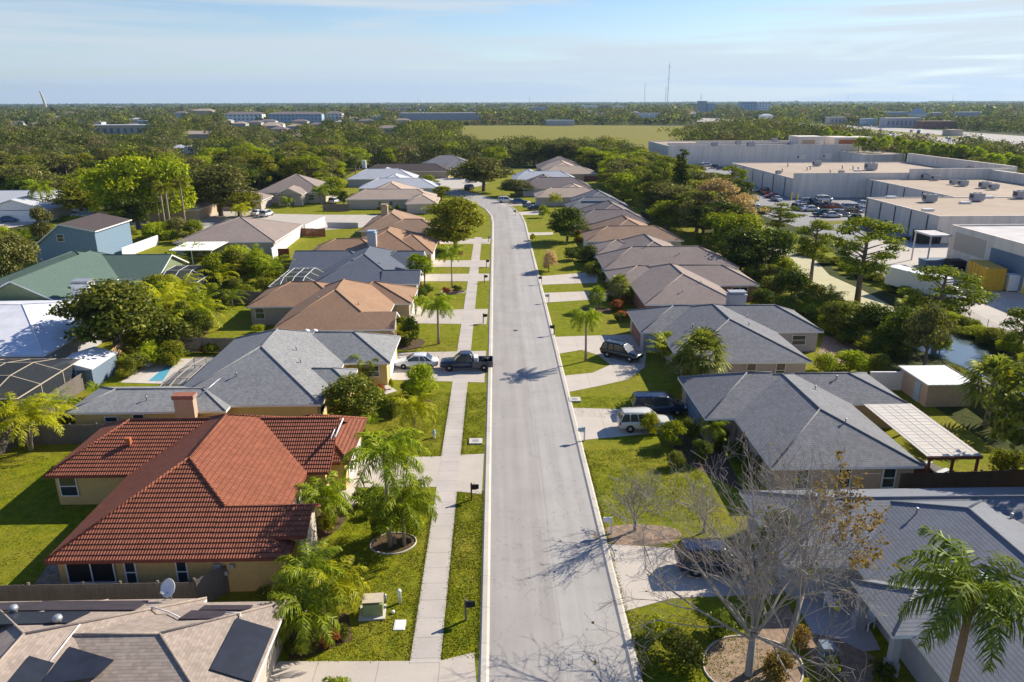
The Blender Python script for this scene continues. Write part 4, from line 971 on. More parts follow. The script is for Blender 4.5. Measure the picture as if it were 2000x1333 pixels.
# the street: straight, then bending left to a turning circle
def band(cl, w0, w1):
    Lf, Rt = [], []
    for i, p in enumerate(cl):
        a = Vector(cl[max(i - 1, 0)]); b = Vector(cl[min(i + 1, len(cl) - 1)]); d = (b - a).normalized(); n = Vector((-d.y, d.x)); c = Vector(p)
        Lf.append(tuple(c + n * w0)); Rt.append(tuple(c + n * w1))
    return Lf, Rt
CLN = [(3.05, -2), (3.05, 60), (3.05, 120), (3.05, 180), (2.6, 192), (1.0, 205), (-2.2, 219), (-7.0, 232), (-12.5, 243), (-16.5, 254)]
def strip(name, w0, w1, z, mat, z2=None):
    Lf, Rt = band(CLN, w0, w1); m = MB()
    for i in range(len(CLN) - 1):
        a, b, c, d = Lf[i], Rt[i], Rt[i + 1], Lf[i + 1]
        m.poly([(b[0], b[1], z), (c[0], c[1], z), (d[0], d[1], z), (a[0], a[1], z)])
        if z2 is not None:
            s_ = -.14 if w0 > 0 else .16; t_ = .14 if w0 <= 0 else -.16; m.poly([(a[0] + (s_ if w0 > 0 else -.16), a[1], z2), (a[0], a[1], z), (d[0], d[1], z), (d[0] + (s_ if w0 > 0 else -.16), d[1], z2)]); m.poly([(b[0], b[1], z), (b[0] + (t_ if w0 <= 0 else .16), b[1], z2), (c[0] + (t_ if w0 <= 0 else .16), c[1], z2), (c[0], c[1], z)])
    o = m.build(name, M[mat]); o['kind'] = 'structure'; return o
strip('road', 3.68, -3.68, .008, 'road'); strip('kerb', 4.06, 3.78, .10, 'kerb', .0); strip('kerb', -3.78, -4.06, .10, 'kerb', .0)
m = MB(); cc = P(890, 357); m.poly([(cc[0] + 11.5 * math.cos(a * .2618), cc[1] + 20 * math.sin(a * .2618), .012) for a in range(24)]); o = m.build('road', M['paleslab']); o['kind'] = 'structure'
slab('sidewalk', [(-4.75, 31.7), (-3.15, 31.7), (-3.15, 160), (-4.75, 160)], -.01, .035, 'walk', px=False)
DR = [
 [(80, 1420), (935, 1400), (926, 1275), (858, 1292), (545, 1293), (500, 1340)],
 [(690, 893), (843, 893), (905, 889), (945, 887), (941, 966), (886, 960), (852, 952), (668, 953)],
 [(745, 742), (946, 748), (949, 686), (760, 690)],
 [(786, 632), (950, 634), (953, 604), (790, 607)],
 [(808, 550), (932, 550), (955, 549), (956, 535), (812, 536)],
 [(832, 522), (955, 522), (957, 509), (838, 509)],
 [(858, 477), (957, 477), (958, 467), (866, 467)],
 [(1108, 797), (1210, 800), (1300, 800), (1340, 846), (1262, 848), (1131, 861)],
 [(1180, 1063), (1326, 1072), (1480, 1078), (1530, 1160), (1430, 1164), (1310, 1170), (1216, 1196)],
 [(1052, 557), (1166, 553), (1168, 531), (1046, 541)],
 [(1060, 592), (1155, 586), (1200, 586), (1190, 568), (1056, 573)],
 [(1030, 461), (1080, 459), (1080, 454), (1026, 455)], [(1004, 421), (1050, 420), (1062, 411), (1000, 416)], [(985, 403), (1040, 401), (1035, 393), (968, 397)],
]
for d in DR: slab('driveway', d, -.01, .026, 'drive')
slab('driveway', [(1077, 659), (1130, 657), (1245, 654), (1262, 690), (1259, 718), (1226, 742), (1168, 755), (1107, 767), (1097, 735), (1157, 729), (1193, 713), (1170, 695), (1136, 684), (1089, 692)], -.01, .024, 'drive')
# walks, patios, the cross street
slab('path', [(756, 752), (776, 764), (716, 782), (700, 775)], -.01, .022, 'slab')
slab('path', [(690, 952), (712, 975), (690, 990), (655, 955)], -.01, .022, 'slab')
slab('path', [(800, 607), (815, 597), (840, 607)], -.01, .022, 'slab')
sheet('path', [(1560, 1110), (1640, 1112), (1720, 1270), (1610, 1280), (1555, 1180)], .012, 'greyw')
slab('road', [(-66, 166), (-30, 178), (-21, 184), (-21, 194.5), (-45, 195.5), (-66, 199), (-88, 204), (-118, 196), (-118, 190), (-90, 196)], -.01, .012, 'paleslab', px=False)
slab('road', [(-49.5, 163.5), (-44, 165), (-40, 171), (-28, 176), (-28, 190), (-60, 190), (-66, 166)], -.01, .010, 'paleslab', px=False)
slab('driveway', [(-118, 168), (-112, 188), (-135, 190), (-140, 176)], -.01, .02, 'drive', px=False)
slab('driveway', [(-72, 198), (-64, 197), (-64, 205), (-76, 206)], -.01, .02, 'drive', px=False)
slab('driveway', [(-20.5, 300), (-6, 300), (-9, 310), (-21, 310)], -.01, .02, 'paleslab', px=False)
slab('driveway', [(-92, 174), (-66, 178), (-66, 186), (-96, 184)], -.01, .016, 'lot', px=False)
# pool behind the grey house and its deck
slab('patio', [(235, 748), (300, 702), (430, 700), (368, 752)], -.01, .03, 'slab')
po = sheet('swimming_pool_water', [(290, 745), (325, 716), (338, 714), (318, 745)], .045, 'pool'); po.name = 'pool_water'
sheet('patio', [(110, 1155), (60, 1150), (115, 1075), (190, 1105)], .006, 'dirt'); sheet('dirt', [(-38.6, 88), (-36.6, 88), (-39.5, 104), (-41, 104)], .008, 'mulch', px=False)
# canal behind the right-hand gardens, service yard, car park
sheet('verge', [(42, 50), (70, 60), (72, 100), (68, 130), (75, 180), (72, 330), (47, 330), (47, 120), (42, 70)], .004, 'ground', px=False)
sheet('canal_bed', [(1466, 437), (1500, 443), (1535, 462), (1552, 488), (1590, 505), (1620, 538), (1680, 565), (1745, 600), (1752, 628), (1720, 612), (1660, 590), (1600, 570), (1545, 545), (1520, 505), (1500, 470), (1480, 452)], .010, 'silt')
sheet('canal_water', [(1585, 562), (1600, 562), (1605, 571), (1590, 574)], .014, 'water')
sheet('canal_water', [(1705, 622), (1740, 632), (1862, 655), (1905, 674), (2010, 732), (2060, 775), (2060, 800), (1990, 770), (1880, 716), (1700, 650)], .012, 'water')
sheet('grass_bank', [(1555, 486), (1600, 503), (1640, 535), (1700, 560), (1790, 600), (1900, 655), (2040, 728), (2040, 700), (1900, 625), (1770, 560), (1690, 530), (1640, 505), (1600, 470), (1540, 455)], .016, 'lawn')
sheet('service_yard', [(55.0, 60), (92, 60), (140, 100), (140, 240), (165, 345), (165, 350), (70, 350), (68, 200), (72.5, 145), (68, 120), (65, 95)], .008, 'lot', px=False)
sheet('service_yard', [(1640, 480), (1700, 470), (1760, 470), (1850, 478), (2010, 560), (2060, 600), (2060, 720), (1960, 665), (1850, 610), (1770, 580), (1700, 540)], .012, 'paleslab')
sheet('verge', [(1545, 405), (1600, 412), (1605, 418), (1560, 412)], .02, 'field'); sheet('verge', [(1595, 432), (1700, 430), (1760, 436), (1700, 440), (1600, 438)], .02, 'field')
# far: field, highway, its verge
sheet('field', [(905, 246), (1130, 245), (1366, 247), (1440, 252), (1400, 262), (1300, 290), (1230, 300), (1000, 303), (895, 296)], .05, 'field')
sheet('verge', [(1400, 262), (1450, 252), (1590, 255), (1740, 276), (1800, 300), (1560, 290), (1440, 272)], .06, 'field')
sheet('highway', [(1372, 231), (1500, 237), (1640, 245), (1800, 253), (2020, 268), (2060, 308), (1960, 300), (1860, 287), (1740, 272), (1600, 256), (1460, 247), (1360, 238)], .09, 'hway')
sheet('verge', [(1490, 243), (1700, 253), (1860, 266), (1960, 278), (1960, 281), (1850, 270), (1690, 257), (1500, 246)], .12, 'field')
sheet('road', [(1890, 290), (2020, 292), (2030, 330), (1960, 320)], .10, 'hway')
sheet('field', [(1540, 206), (1820, 201), (1800, 205), (1560, 211)], .3, 'field')
sheet('road', [(1905, 330), (1935, 320), (1945, 335), (1920, 345)], .08, 'paleslab')
# mulch beds
def bed(px, py, rx, ry, edge=False, mat='mulch'):
    x, y = P(px, py); n = 36; q = [(x + rx * math.cos(a * 6.283 / n) * (1 + .06 * math.sin(a * .35)), y + ry * math.sin(a * 6.283 / n)) for a in range(n)]
    sheet('mulch_bed', q, .014, mat, px=False)
    if edge:
        m = MB(); m.tube([(a, b, .03) for a, b in q + [q[0]]], .06, 5); o = m.build('bed_edging', M['kerb']); tag(o, edge, 'garden edging')
bed(768, 1062, 1.5, 1.25, 'curved pale stone edging round the palm bed'); bed(885, 571, 1.9, 1.3, 'white edging round the small palm bed up the street'); bed(1164, 608, 2.6, 1.6)
bed(1245, 1045, 3.0, 1.3, mat='dirt'); bed(1470, 1300, 2.6, 2.2, 'pale edging round the bare tree bed', 'dirt'); bed(800, 672, 1.8, 2.4); bed(880, 487, 1, .8); bed(825, 790, 1.0, 1.2)
sheet('mulch_bed', [(565, 1290), (600, 1285), (690, 1250), (680, 1200), (600, 1190), (560, 1240)], .013, 'mulch'); sheet('mulch_bed', [(622, 1060), (660, 1035), (700, 985), (640, 960), (615, 1000)], .013, 'mulch')
sheet('mulch_bed', [(1555, 1230), (1640, 1250), (1720, 1290), (1700, 1340), (1600, 1320)], .016, 'dirt'); sheet('mulch_bed', [(1300, 845), (1400, 850), (1450, 960), (1330, 900)], .013, 'mulch')
sheet('mulch_bed', [(1390, 1290), (1540, 1180), (1560, 1230), (1440, 1330)], .015, 'dirt')
sheet('dirt', [(1610, 655), (1700, 680), (1690, 705), (1590, 715)], .012, 'dirt')
# ------------------------------------------------------------------ fences, sheds, street furniture
def fence(pts, h, mat, label, name='fence', cat='fence', board=.14, gap=.015, z=0.0, posts=True, px=True):
    q = [P(*p) if px else p for p in pts]; t = thing(name, label, cat, (q[0][0], q[0][1], z)); o0 = Vector(q[0]); b = MB(); pm = None; rail = MB()
    for a, c in zip(q[:-1], q[1:]):
        a = Vector(a) - o0; c = Vector(c) - o0; d = c - a; Ln = d.length; d.normalize(); n = Vector((-d.y, d.x)); k = 0; s = 0
        bw = board if Ln / board < 400 else Ln / 400
        while s < Ln - .02:
            w = min(bw - gap, Ln - s); p0 = a + d * s; p1 = p0 + d * w; hh = h + R.uniform(-.02, .02)
            pts4 = [(p0 - n * .012), (p1 - n * .012), (p1 + n * .012), (p0 + n * .012)]; b.prism([(v.x, v.y) for v in pts4], .03, hh); s += bw
        for zz in (.3, h - .35): r0, r1 = a + n * .03, c + n * .03; rail.prism([(v.x, v.y) for v in (r0, r1, r1 + n * .05, r0 + n * .05)], zz, zz + .09)
    b.build('boards', M[mat], t); rail.build('rail', M[mat], t)
    if posts:
        m = MB(); m.box(-.06, -.06, -.1, .06, .06, h + .06); pm = m.mesh('fence_post', M[mat])
        for a, c in zip(q[:-1], q[1:]):
            a = Vector(a) - o0; c = Vector(c) - o0; d = c - a; k = max(1, round(d.length / 2.5)); n = Vector((-d.y, d.x)).normalized()
            for i in range(k + 1):
                p = a + d * i / k + n * .13; o = link('post', pm, t); o.location = (p.x, p.y, 0)
    return t
fence([(-30.2, 36.5), (-24, 36.5), (-17.6, 36.5)], 1.75, 'oldwood', 'weathered grey fence between the red tiled and tan roofed houses', px=False)
fence([(-33.5, 36.5), (-30.3, 36.5)], 1.75, 'newwood', 'short ochre fence section at the left edge below the red tiled house', px=False)
fence([(-17.5, 36.5), (-16.2, 38.0)], 1.9, 'oldwood', 'tall weathered gate panel beside the satellite dish', name='gate', cat='gate', px=False)
fence([(-43.5, 47), (-41.3, 58.6), (-30, 58.8)], 1.85, 'oldwood', 'mossy weathered fence behind the yellow palm at the left edge', px=False)
fence([(-42.6, 60), (-42.4, 74.5)], 1.85, 'oldwood', 'weathered fence running past the dark pool cage', px=False)
fence([(-42.6, 75), (-43.5, 83)], 1.9, 'newwood', 'bright new pine fence beside the white roofed shed', px=False)
fence([(-44.5, 88), (-45.5, 97)], 1.8, 'newwood', 'new pine fence under the big oak', px=False)
fence([(-42, 83.5), (-27, 82.8)], 1.8, 'oldwood', 'grey fence along the back of the pool garden', px=False)
fence([(-41.5, 105.2), (-34, 105.6), (-28, 105.8)], 1.8, 'oldwood', 'dark grey fence behind the orange brown roof', px=False)
fence([(-43, 128), (-36, 128)], 1.8, 'brownfence', 'dark fence behind the screened frame', px=False)
fence([(586, 462), (635, 463)], 1.8, 'redwood', 'red brown fence beside the white vinyl walls', px=True)
fence([(1545, 965), (1800, 967), (2020, 958)], 1.8, 'brownfence', 'long brown fence behind the blue grey tiled house')
fence([(1252, 430), (1325, 432)], 2.0, 'brownfence', 'dark fence at the back of the far right garden')
fence([(1141, 354), (1178, 354)], 1.8, 'redwood', 'rust red fence beside the farthest right houses')
fence([(631, 412), (683, 413)], 1.9, 'oldwood', 'grey fence beside the big beige house')
fence([(575, 425), (575, 425.6)], .5, 'white', 'tiny white post by the cross street') if False else None
def wall(pts, h, mat, label, th=.15, px=True, name='garden_wall', cat='wall'):
    q = [Vector(P(*p) if px else p) for p in pts]; m = MB(); c = MB()
    for a, b in zip(q[:-1], q[1:]):
        d = (b - a).normalized(); n = Vector((-d.y, d.x)) * th / 2; m.prism([tuple(a - n), tuple(b - n), tuple(b + n), tuple(a + n)], 0, h); n2 = n * 1.5
        c.prism([tuple(a - n2), tuple(b - n2), tuple(b + n2), tuple(a + n2)], h, h + .07)
    t = thing(name, label, cat); m.build('panel', M[mat], t); c.build('coping', M[mat], t); return t
wall([(532, 507), (588, 462)], 2.0, 'white', 'white vinyl wall with a brown gate, left of the brown fence'); wall([(597, 458), (635, 440)], 2.0, 'white', 'white vinyl wall behind the small red leaved tree')
wall([(240, 505), (310, 478)], 1.9, 'white', 'white wall running behind the green shingle roof')
wall([(188, 472), (231, 473)], 2.0, 'white', 'white wall beside the blue siding house'); wall([(640, 445), (700, 446)], 1.2, 'greyw', 'low pale grey wall behind the red leaved tree')
wall([(1695, 762), (1782, 762)], 1.9, 'white', 'white wall beside the flat roofed tan shed'); wall([(1895, 765), (1945, 800), (2020, 855)], 1.9, 'greyw', 'grey garden wall along the canal behind the palm')
g = MB(); x0, y0 = P(551, 505); g.box(x0 - .6, y0 - .3, 0, x0 + 1.5, y0 - .15, 1.9); tag(g.build('gate', M['redwood']), 'small brown gate in the white vinyl wall', 'gate')
def chainlink(pts, label):
    q = [Vector(P(*p)) for p in pts]; t = thing('chain_link_fence', label, 'fence', (q[0].x, q[0].y, 0)); n = MB(); po = MB(); po.tube([(0, 0, 0), (0, 0, 2.1)], .035); pm = po.mesh('fence_post', M['darkmetal'])
    for a, b in zip(q[:-1], q[1:]):
        A = a - q[0]; B = b - q[0]; n.poly([(A.x, A.y, .05), (B.x, B.y, .05), (B.x, B.y, 2.0), (A.x, A.y, 2.0)]); k = max(1, int((B - A).length / 3))
        for i in range(k): p = A.lerp(B, i / k); o = link('post', pm, t); o.location = (p.x, p.y, 0)
    n.build('mesh', M['clink'], t)
M['clink'] = screenmat('chain_link', (.25, .25, .24), .16)
chainlink([(1640, 505), (1700, 540), (1790, 585), (1860, 618), (1925, 655), (2020, 705)], 'chain link fence between the service yard and the canal bank')
# shed and small outbuildings
def shed(label, x0, y0, x1, y1, h, pitch, wm, rm, ax='y', name='shed'):
    t = thing(name, label, 'shed'); w = MB(); w.box(x0 + .15, y0 + .15, 0, x1 - .15, y1 - .15, h); w.build('wall', M[wm], t); r = MB()
    top, ends, cp, cs, AB, dims = wing_geo((x0, y0, x1, y1, ax, 'G', 'G', pitch, h + .02, None, None), 0)
    for p in top: r.poly(p); r.poly([(a, b, c - .1) for a, b, c in p[::-1]])
    for e in ends: r.poly([(a, b, c - .002) for a, b, c in e])
    for k in range(4): a, b = cs[k], cs[(k + 1) % 4]; r.poly([(a[0], a[1], a[2] - .1), (b[0], b[1], b[2] - .1), b, a])
    r.build('roof', ROOF['metal'] if rm == 'metal' else M[rm], t); return t
sh = shed('small white roofed shed with blue grey gable by the pine fence', -46.2, 71.8, -41.5, 77.2, 2.1, .3, 'darkblue', 'metal')
dd = door(sh, -43.8, 71.9, 1.4, 1.9, 'S', 'skyblue')
t = thing('shed', 'flat roofed tan shed with a ribbed white roof at the right', 'shed'); xa, ya = P(1838, 795); xb, _ = P(1894, 795); xc, yc = P(1795, 762)
m = MB(); m.box(xa - 1.6, ya, 0, xb, yc + .6, 2.25); m.build('wall', M['tanw'], t); m = MB(); m.box(xa - 1.8, ya - .2, 2.25, xb + .2, yc + .8, 2.36)
for k in range(9): m.box(xa - 1.8 + k * .62, ya - .2, 2.362, xa - 1.77 + k * .62, yc + .8, 2.37)
m.build('roof', M['white'], t); door(t, xa - 1.62, ya + 1.6, 1.0, 2.0, 'W', 'skyblue')
# slatted patio roof behind the right-hand house
pg = thing('pergola', 'slatted white patio roof on brown posts beside the blue grey house', 'patio cover')
A, B, C_, D = P(1668, 787, 2.9), P(1792, 787, 2.9), P(1928, 893, 2.7), P(1808, 893, 2.7); m = MB(); 
x0, x1, y0, y1 = D[0] + .1, C_[0] - .3, D[1], A[1]
m.box(x0, y0, 2.72, x1, y1, 2.76)
m.build('panel', M['slab'], pg); m = MB(); k = y0
while k < y1: m.box(x0 - .05, k, 2.762, x1 + .05, k + .035, 2.775); k += .62
for xx in (x0 + .3, (x0 * 2 + x1) / 3, (x0 + x1) / 2, (x0 + 2 * x1) / 3, x1 - .3): m.box(xx, y0, 2.777, xx + .05, y1, 2.79)
m.build('slats', M['white'], pg); m = MB(); m.box(x0, y0 - .1, 2.5, x1, y0, 2.72); m.box(x1, y0, 2.5, x1 + .1, y1, 2.72); m.build('beam', M['redwood'], pg)
m = MB(); m.box(-.08, -.08, 0, .08, .08, 2.5); pm = m.mesh('pergola_post', M['redwood'])
for xx, yy in ((x0 + .3, y0 + .1), (x1 - .2, y0 + .1), (x1 - .2, (y0 + y1) / 2), (x1 - .2, y1 - .2), ((x0 + x1) / 2, y0 + .1)): o = link('post', pm, pg); o.location = (xx, yy, 0)
# boat on the lawn under it
bx, by = P(1835, 935); bt = thing('rowing_boat', 'upturned dark jon boat lying beside the brown fence', 'boat', (bx, by, 0), math.radians(118)); m = MB()
loft(m, [(-2.4, .75, .1, .6), (-1, .85, .05, .62), (1, .8, .05, .66), (2.2, .5, .15, .75), (2.6, .25, .35, .8)]); m.build('hull', M['bronze'], bt)
m = MB(); [m.box(a, -.8, .63, a + .4, .8, .70) for a in (-1.8, -.3, 1.1)]; m.build('bench', M['metal'], bt)
bx, by = P(1800, 928); m = MB(); m.box(bx - 1.2, by - .5, .05, bx + .4, by + .6, .7); m.box(bx - 1.1, by - .4, .7, bx + .3, by + .5, .78); tag(m.build('garden_table', M['redwood']), 'low brown garden table with a pale top by the patio posts', 'table')
# pool cages
def cage(label, x0, y0, x1, y1, h, bevel, nx, ny, fr, sc='screen', side=True):
    t = thing('pool_cage', label, 'pool cage'); f = MB(); s = MB(); b = bevel
    def g(u, v):
        x = x0 + (x1 - x0) * u; y = y0 + (y1 - y0) * v; d = min((x - x0), (x1 - x), (y - y0), (y1 - y)) ; return (x, y, h + min(b, max(0, d) * .6))
    for i in range(nx + 1):
        for j in range(ny):
            f.tube([g(i / nx, j / ny), g(i / nx, (j + 1) / ny)], .05, 4, smooth=False)
    for j in range(ny + 1):
        for i in range(nx):
            f.tube([g(i / nx, j / ny), g((i + 1) / nx, j / ny)], .05, 4, smooth=False)
            if j < ny: s.poly([g(i / nx, j / ny), g((i + 1) / nx, j / ny), g((i + 1) / nx, (j + 1) / ny), g(i / nx, (j + 1) / ny)])
    for i in range(nx + 1):
        for yy in (y0, y1): x = x0 + (x1 - x0) * i / nx; f.tube([(x, yy, 0), (x, yy, h)], .05, 4, smooth=False)
    for j in range(ny + 1):
        for xx in (x0, x1): yv = y0 + (y1 - y0) * j / ny; f.tube([(xx, yv, 0), (xx, yv, h)], .05, 4, smooth=False)
    for (a, c), (d, e) in (((x0, y0), (x1, y0)), ((x1, y0), (x1, y1)), ((x1, y1), (x0, y1)), ((x0, y1), (x0, y0))): s.poly([(a, c, 0), (d, e, 0), (d, e, h), (a, c, h)])
    f.build('frame', M[fr], t); s.build('screen', M[sc], t); return t
cage('dark pool cage with cream frame at the left edge', -54, 62.5, -43.3, 73.5, 2.7, .9, 4, 3, 'cream')
cage('pool cage with curved dark screens behind the green house', -53, 109.5, -45.2, 120, 2.3, 1.1, 4, 3, 'white')
cage('white framed pool cage attached to the dark blue grey roof', -33.4, 105.8, -27.2, 118, 2.4, .8, 4, 4, 'white', 'screen2')
cage('low clear pool enclosure of framed panels behind the grey house', -33.5, 66.0, -28.2, 77.5, 1.3, .5, 4, 3, 'beigew', 'screen2')
# patio cover of the low beige house
t = thing('patio_cover', 'flat white patio cover in front of the low beige house', 'patio cover'); a, b = P(330, 490, 2.7), P(410, 490, 2.7); m = MB(); m.box(a[0], a[1], 2.62, b[0] + .3, a[1] + 8.5, 2.74)
for k in range(14): m.box(a[0] + k * (b[0] - a[0]) / 14, a[1], 2.742, a[0] + k * (b[0] - a[0]) / 14 + .06, a[1] + 8.5, 2.80)
m.build('panel', M['white'], t); m = MB(); m.box(-.07, -.07, 0, .07, .07, 2.6); pm = m.mesh('patio_post', M['white'])
for k in range(3): o = link('post', pm, t); o.location = (a[0] + .3 + k * (b[0] - a[0] - .3) / 2, a[1] + .3, 0)
# water softener tanks by the pool
for i, (px, py) in enumerate([(288, 716), (298, 712), (309, 703)]):
    x, y = P(px, py); m = MB(); m.lathe([(.42, 0), (.45, .9), (.40, 1.05), (.15, 1.12)], x, y, 12); tag(m.build('storage_tank', M['white']), ['white tank nearest the pool deck corner', 'middle white tank between two others by the pool', 'white tank farthest from the pool, near the fence'][i], 'tank', 'white tanks by the pool')
# mailboxes
def mailbox(px, py, body, post, label, face=1, h=1.15):
    x, y = P(px, py); t = thing('mailbox', label, 'mailbox', (x, y, 0), 0, 'mailboxes along the kerb'); m = MB(); m.box(-.06, -.06, 0, .06, .06, h + (.25 if body != 'white' else .1)); m.box(-.05, -.05, h - .28, .4 * face, .05, h - .2) if face > 0 else m.box(.4 * face, -.05, h - .28, .05, .05, h - .2); m.build('post', M[post], t)
    m = MB(); n = 7; pr = [(.12 * math.cos(math.pi * k / n), h + .02 + .12 * math.sin(math.pi * k / n)) for k in range(n + 1)] + [(-.12, h - .18), (.12, h - .18)]; xs = (.02 * face, .55 * face)
    vs = [(xx, a, b) for xx in xs for a, b in pr]; k = len(pr); m.add(vs, [tuple(range(k)), tuple(range(k, 2 * k))[::-1]] + [(i, (i + 1) % k, (i + 1) % k + k, i + k) for i in range(k)]); m.build('box', M[body], t)
    m = MB(); m.box(.2 * face - .02, .125, h, .2 * face + .02, .14, h + .22); m.build('flag', M['orange'], t)
for a in [(910, 1212, 'black', 'oldwood', 'black mailbox on a grey post nearest the bottom of the photo', 1), (921, 977, 'black', 'redwood', 'black mailbox on a dark red post by the red tiled house', 1),
          (1141, 862, 'skyblue', 'white', 'pale blue white mailbox across from the storm drain', -1), (1193, 1043, 'white', 'white', 'white mailbox beside the small bare tree', -1),
          (944, 632, 'black', 'oldwood', 'black mailbox in front of the orange brown house', 1), (946, 553, 'black', 'oldwood', 'black mailbox by the small palm bed up the street', 1), (950, 522, 'black', 'oldwood', 'black mailbox beside the fifth driveway on the left', 1),
          (954, 474, 'metal', 'oldwood', 'small grey mailbox near the big round street tree', 1), (1058, 556, 'black', 'white', 'black mailbox on the right kerb in front of the taupe houses', -1), (1072, 592, 'metal', 'white', 'mailbox with grey box on the right kerb by the bright lawn', -1),
          (1082, 655, 'black', 'bronze', 'dark mailbox at the top of the circular driveway', -1), (1007, 421, 'black', 'bronze', 'farthest dark mailbox where the street bends', -1)]: mailbox(*a[:5], face=a[5])
# utility boxes, drains, slabs
x, y = P(727, 1205); t = thing('utility_box', 'green metal transformer box on a pale pad in the front lawn', 'utility box', (x, y, 0), math.radians(4)); m = MB(); m.box(-.75, -.35, 0, .75, .95, .1); m.build('pad', M['slab'], t)
m = MB(); m.add([(-.5, -.1, .1), (.62, -.1, .1), (.62, .8, .1), (-.5, .8, .1), (-.5, -.02, .8), (.62, -.02, .8), (.62, .8, .95), (-.5, .8, .95)], [(3, 2, 1, 0), (4, 5, 6, 7), (0, 1, 5, 4), (1, 2, 6, 5), (2, 3, 7, 6), (3, 0, 4, 7)]); m.build('cabinet', M['utilgreen'], t)
m = MB(); m.box(-.53, -.05, .955, .65, .83, .985); m.build('lid', M['cream'], t)
x, y = P(781, 1178); m = MB(); m.lathe([(.11, 0), (.11, .75), (.13, .78), (.12, .9), (.02, .93)], x, y, 10); tag(m.build('marker_post', M['white']), 'white cable marker post standing beside the transformer box', 'marker post')
x, y = P(753, 1176); m = MB(); m.lathe([(.09, 0), (.09, .5), (.02, .55)], x, y, 8); tag(m.build('marker_post', M['metal']), 'short grey post right behind the transformer box', 'marker post')
x, y = P(768, 1198); m = MB(); m.lathe([(.1, 0), (.1, .15), (.02, .18)], x, y, 8); tag(m.build('cleanout_cap', M['white']), 'tiny white pipe cap in the lawn near the transformer', 'pipe cap')
x, y = P(781, 1222); m = MB(); m.box(x - .32, y - .42, 0, x + .32, y + .42, .05); m.box(x - .26, y - .36, .05, x + .26, y + .36, .065); tag(m.build('access_cover', M['white']), 'white rectangular access cover set in the lawn', 'access cover')
x, y = P(848, 855); t = thing('fire_hydrant', 'small blue topped white hydrant in the left lawn', 'hydrant', (x, y, 0)); m = MB(); m.lathe([(.14, 0), (.11, .1), (.11, .45), (.14, .47), (.02, .5)], 0, 0, 10); m.build('barrel', M['white'], t)
m = MB(); m.lathe([(.12, .5), (.14, .58), (.08, .72), (.02, .78)], 0, 0, 10); m.tube([(-.2, 0, .38), (.2, 0, .38)], .06); m.build('bonnet', M['skyblue'], t)
def inlet(px0, px1, py, label):
    (x0, y), (x1, _) = P(px0, py), P(px1, py); t = thing('storm_drain', label, 'storm drain', ((x0 + x1) / 2, y, 0)); w = abs(x1 - x0) / 2; m = MB(); m.box(-w, -.0, .0, w, 1.0, .14); m.build('slab', M['slab'], t)
    m = MB(); m.box(-w * .45, .3, .14, w * .45, .7, .155); m.build('cover', M['metal'], t)
inlet(916, 942, 869, 'concrete storm drain slab on the left kerb'); inlet(1112, 1135, 786, 'concrete storm drain slab on the right kerb by the circular driveway')
x, y = P(1007, 646); m = MB(); m.lathe([(.32, .0), (.33, .02), (.3, .03)], x, y, 16); tag(m.build('manhole_cover', M['darkmetal']), 'dark manhole cover in the middle of the street', 'manhole cover')
# white garden chairs on the porch patio
def chair(px, py, rz, label):
    x, y = P(px, py); t = thing('garden_chair', label, 'chair', (x, y, .015), rz, 'white garden chairs on the patio'); m = MB()
    for k in range(5): m.box(-.25 + k * .1, -.25, .36, -.17 + k * .1, .28, .385)
    m.build('seat', M['white'], t); m = MB()
    for k in range(5): hh = 1.0 - abs(k - 2) * .07; m.add([(-.25 + k * .1, .26, .36), (-.17 + k * .1, .26, .36), (-.17 + k * .1, .29, .36), (-.25 + k * .1, .29, .36), (-.25 + k * .1, .5, hh), (-.17 + k * .1, .5, hh), (-.17 + k * .1, .53, hh), (-.25 + k * .1, .53, hh)], [(3, 2, 1, 0), (4, 5, 6, 7), (0, 1, 5, 4), (1, 2, 6, 5), (2, 3, 7, 6), (3, 0, 4, 7)])
    m.build('backrest', M['white'], t)
    for sx in (-.32, .32):
        m = MB(); m.box(sx - .05, -.3, .56, sx + .05, .35, .585); m.build('armrest', M['white'], t)
        for yy in (-.27, .28): m = MB(); m.box(sx - .03, yy - .03, 0, sx + .03, yy + .03, .56); m.build('leg', M['white'], t)
chair(1624, 1192, math.radians(10), 'white slatted garden chair on the dark paving left of the porch'); chair(1690, 1225, math.radians(-60), 'white garden chair tucked beside the porch post')
m = MB(); m.box(-.28, -.28, 0, .28, .28, .8); m.box(-.2, -.2, .8, .2, .2, 2.6); pm = m.mesh('porch_post', M['greyw'])
for xx, yy in ((20.0, 30.35), (20.0, 33.9)): o = link('porch_post', pm, R1); o.location = (xx, yy, 0)
m = MB(); m.lathe([(.18, 4.2), (.18, 4.7), (.3, 4.8), (.3, 4.95), (.1, 5.05)], 24.6, 31.6, 12); m.build('roof_ventilator', M['white'], [c for c in R1.children if c.name.startswith('roof')][0])
m = MB(); m.prism([(-.3, -.35), (.35, -.3), (.3, .35), (-.35, .3)], 0, .95); m.prism([(-.36, -.36), (.36, -.36), (.36, .36), (-.36, .36)], .95, 1.02)
wb = m.mesh('bin', M['darkblue']); x, y = P(1612, 1290); o = link('wheelie_bin', wb); o.location = (x, y, 0); tag(o, 'dark blue bin standing in the shrub bed by the porch', 'bin')

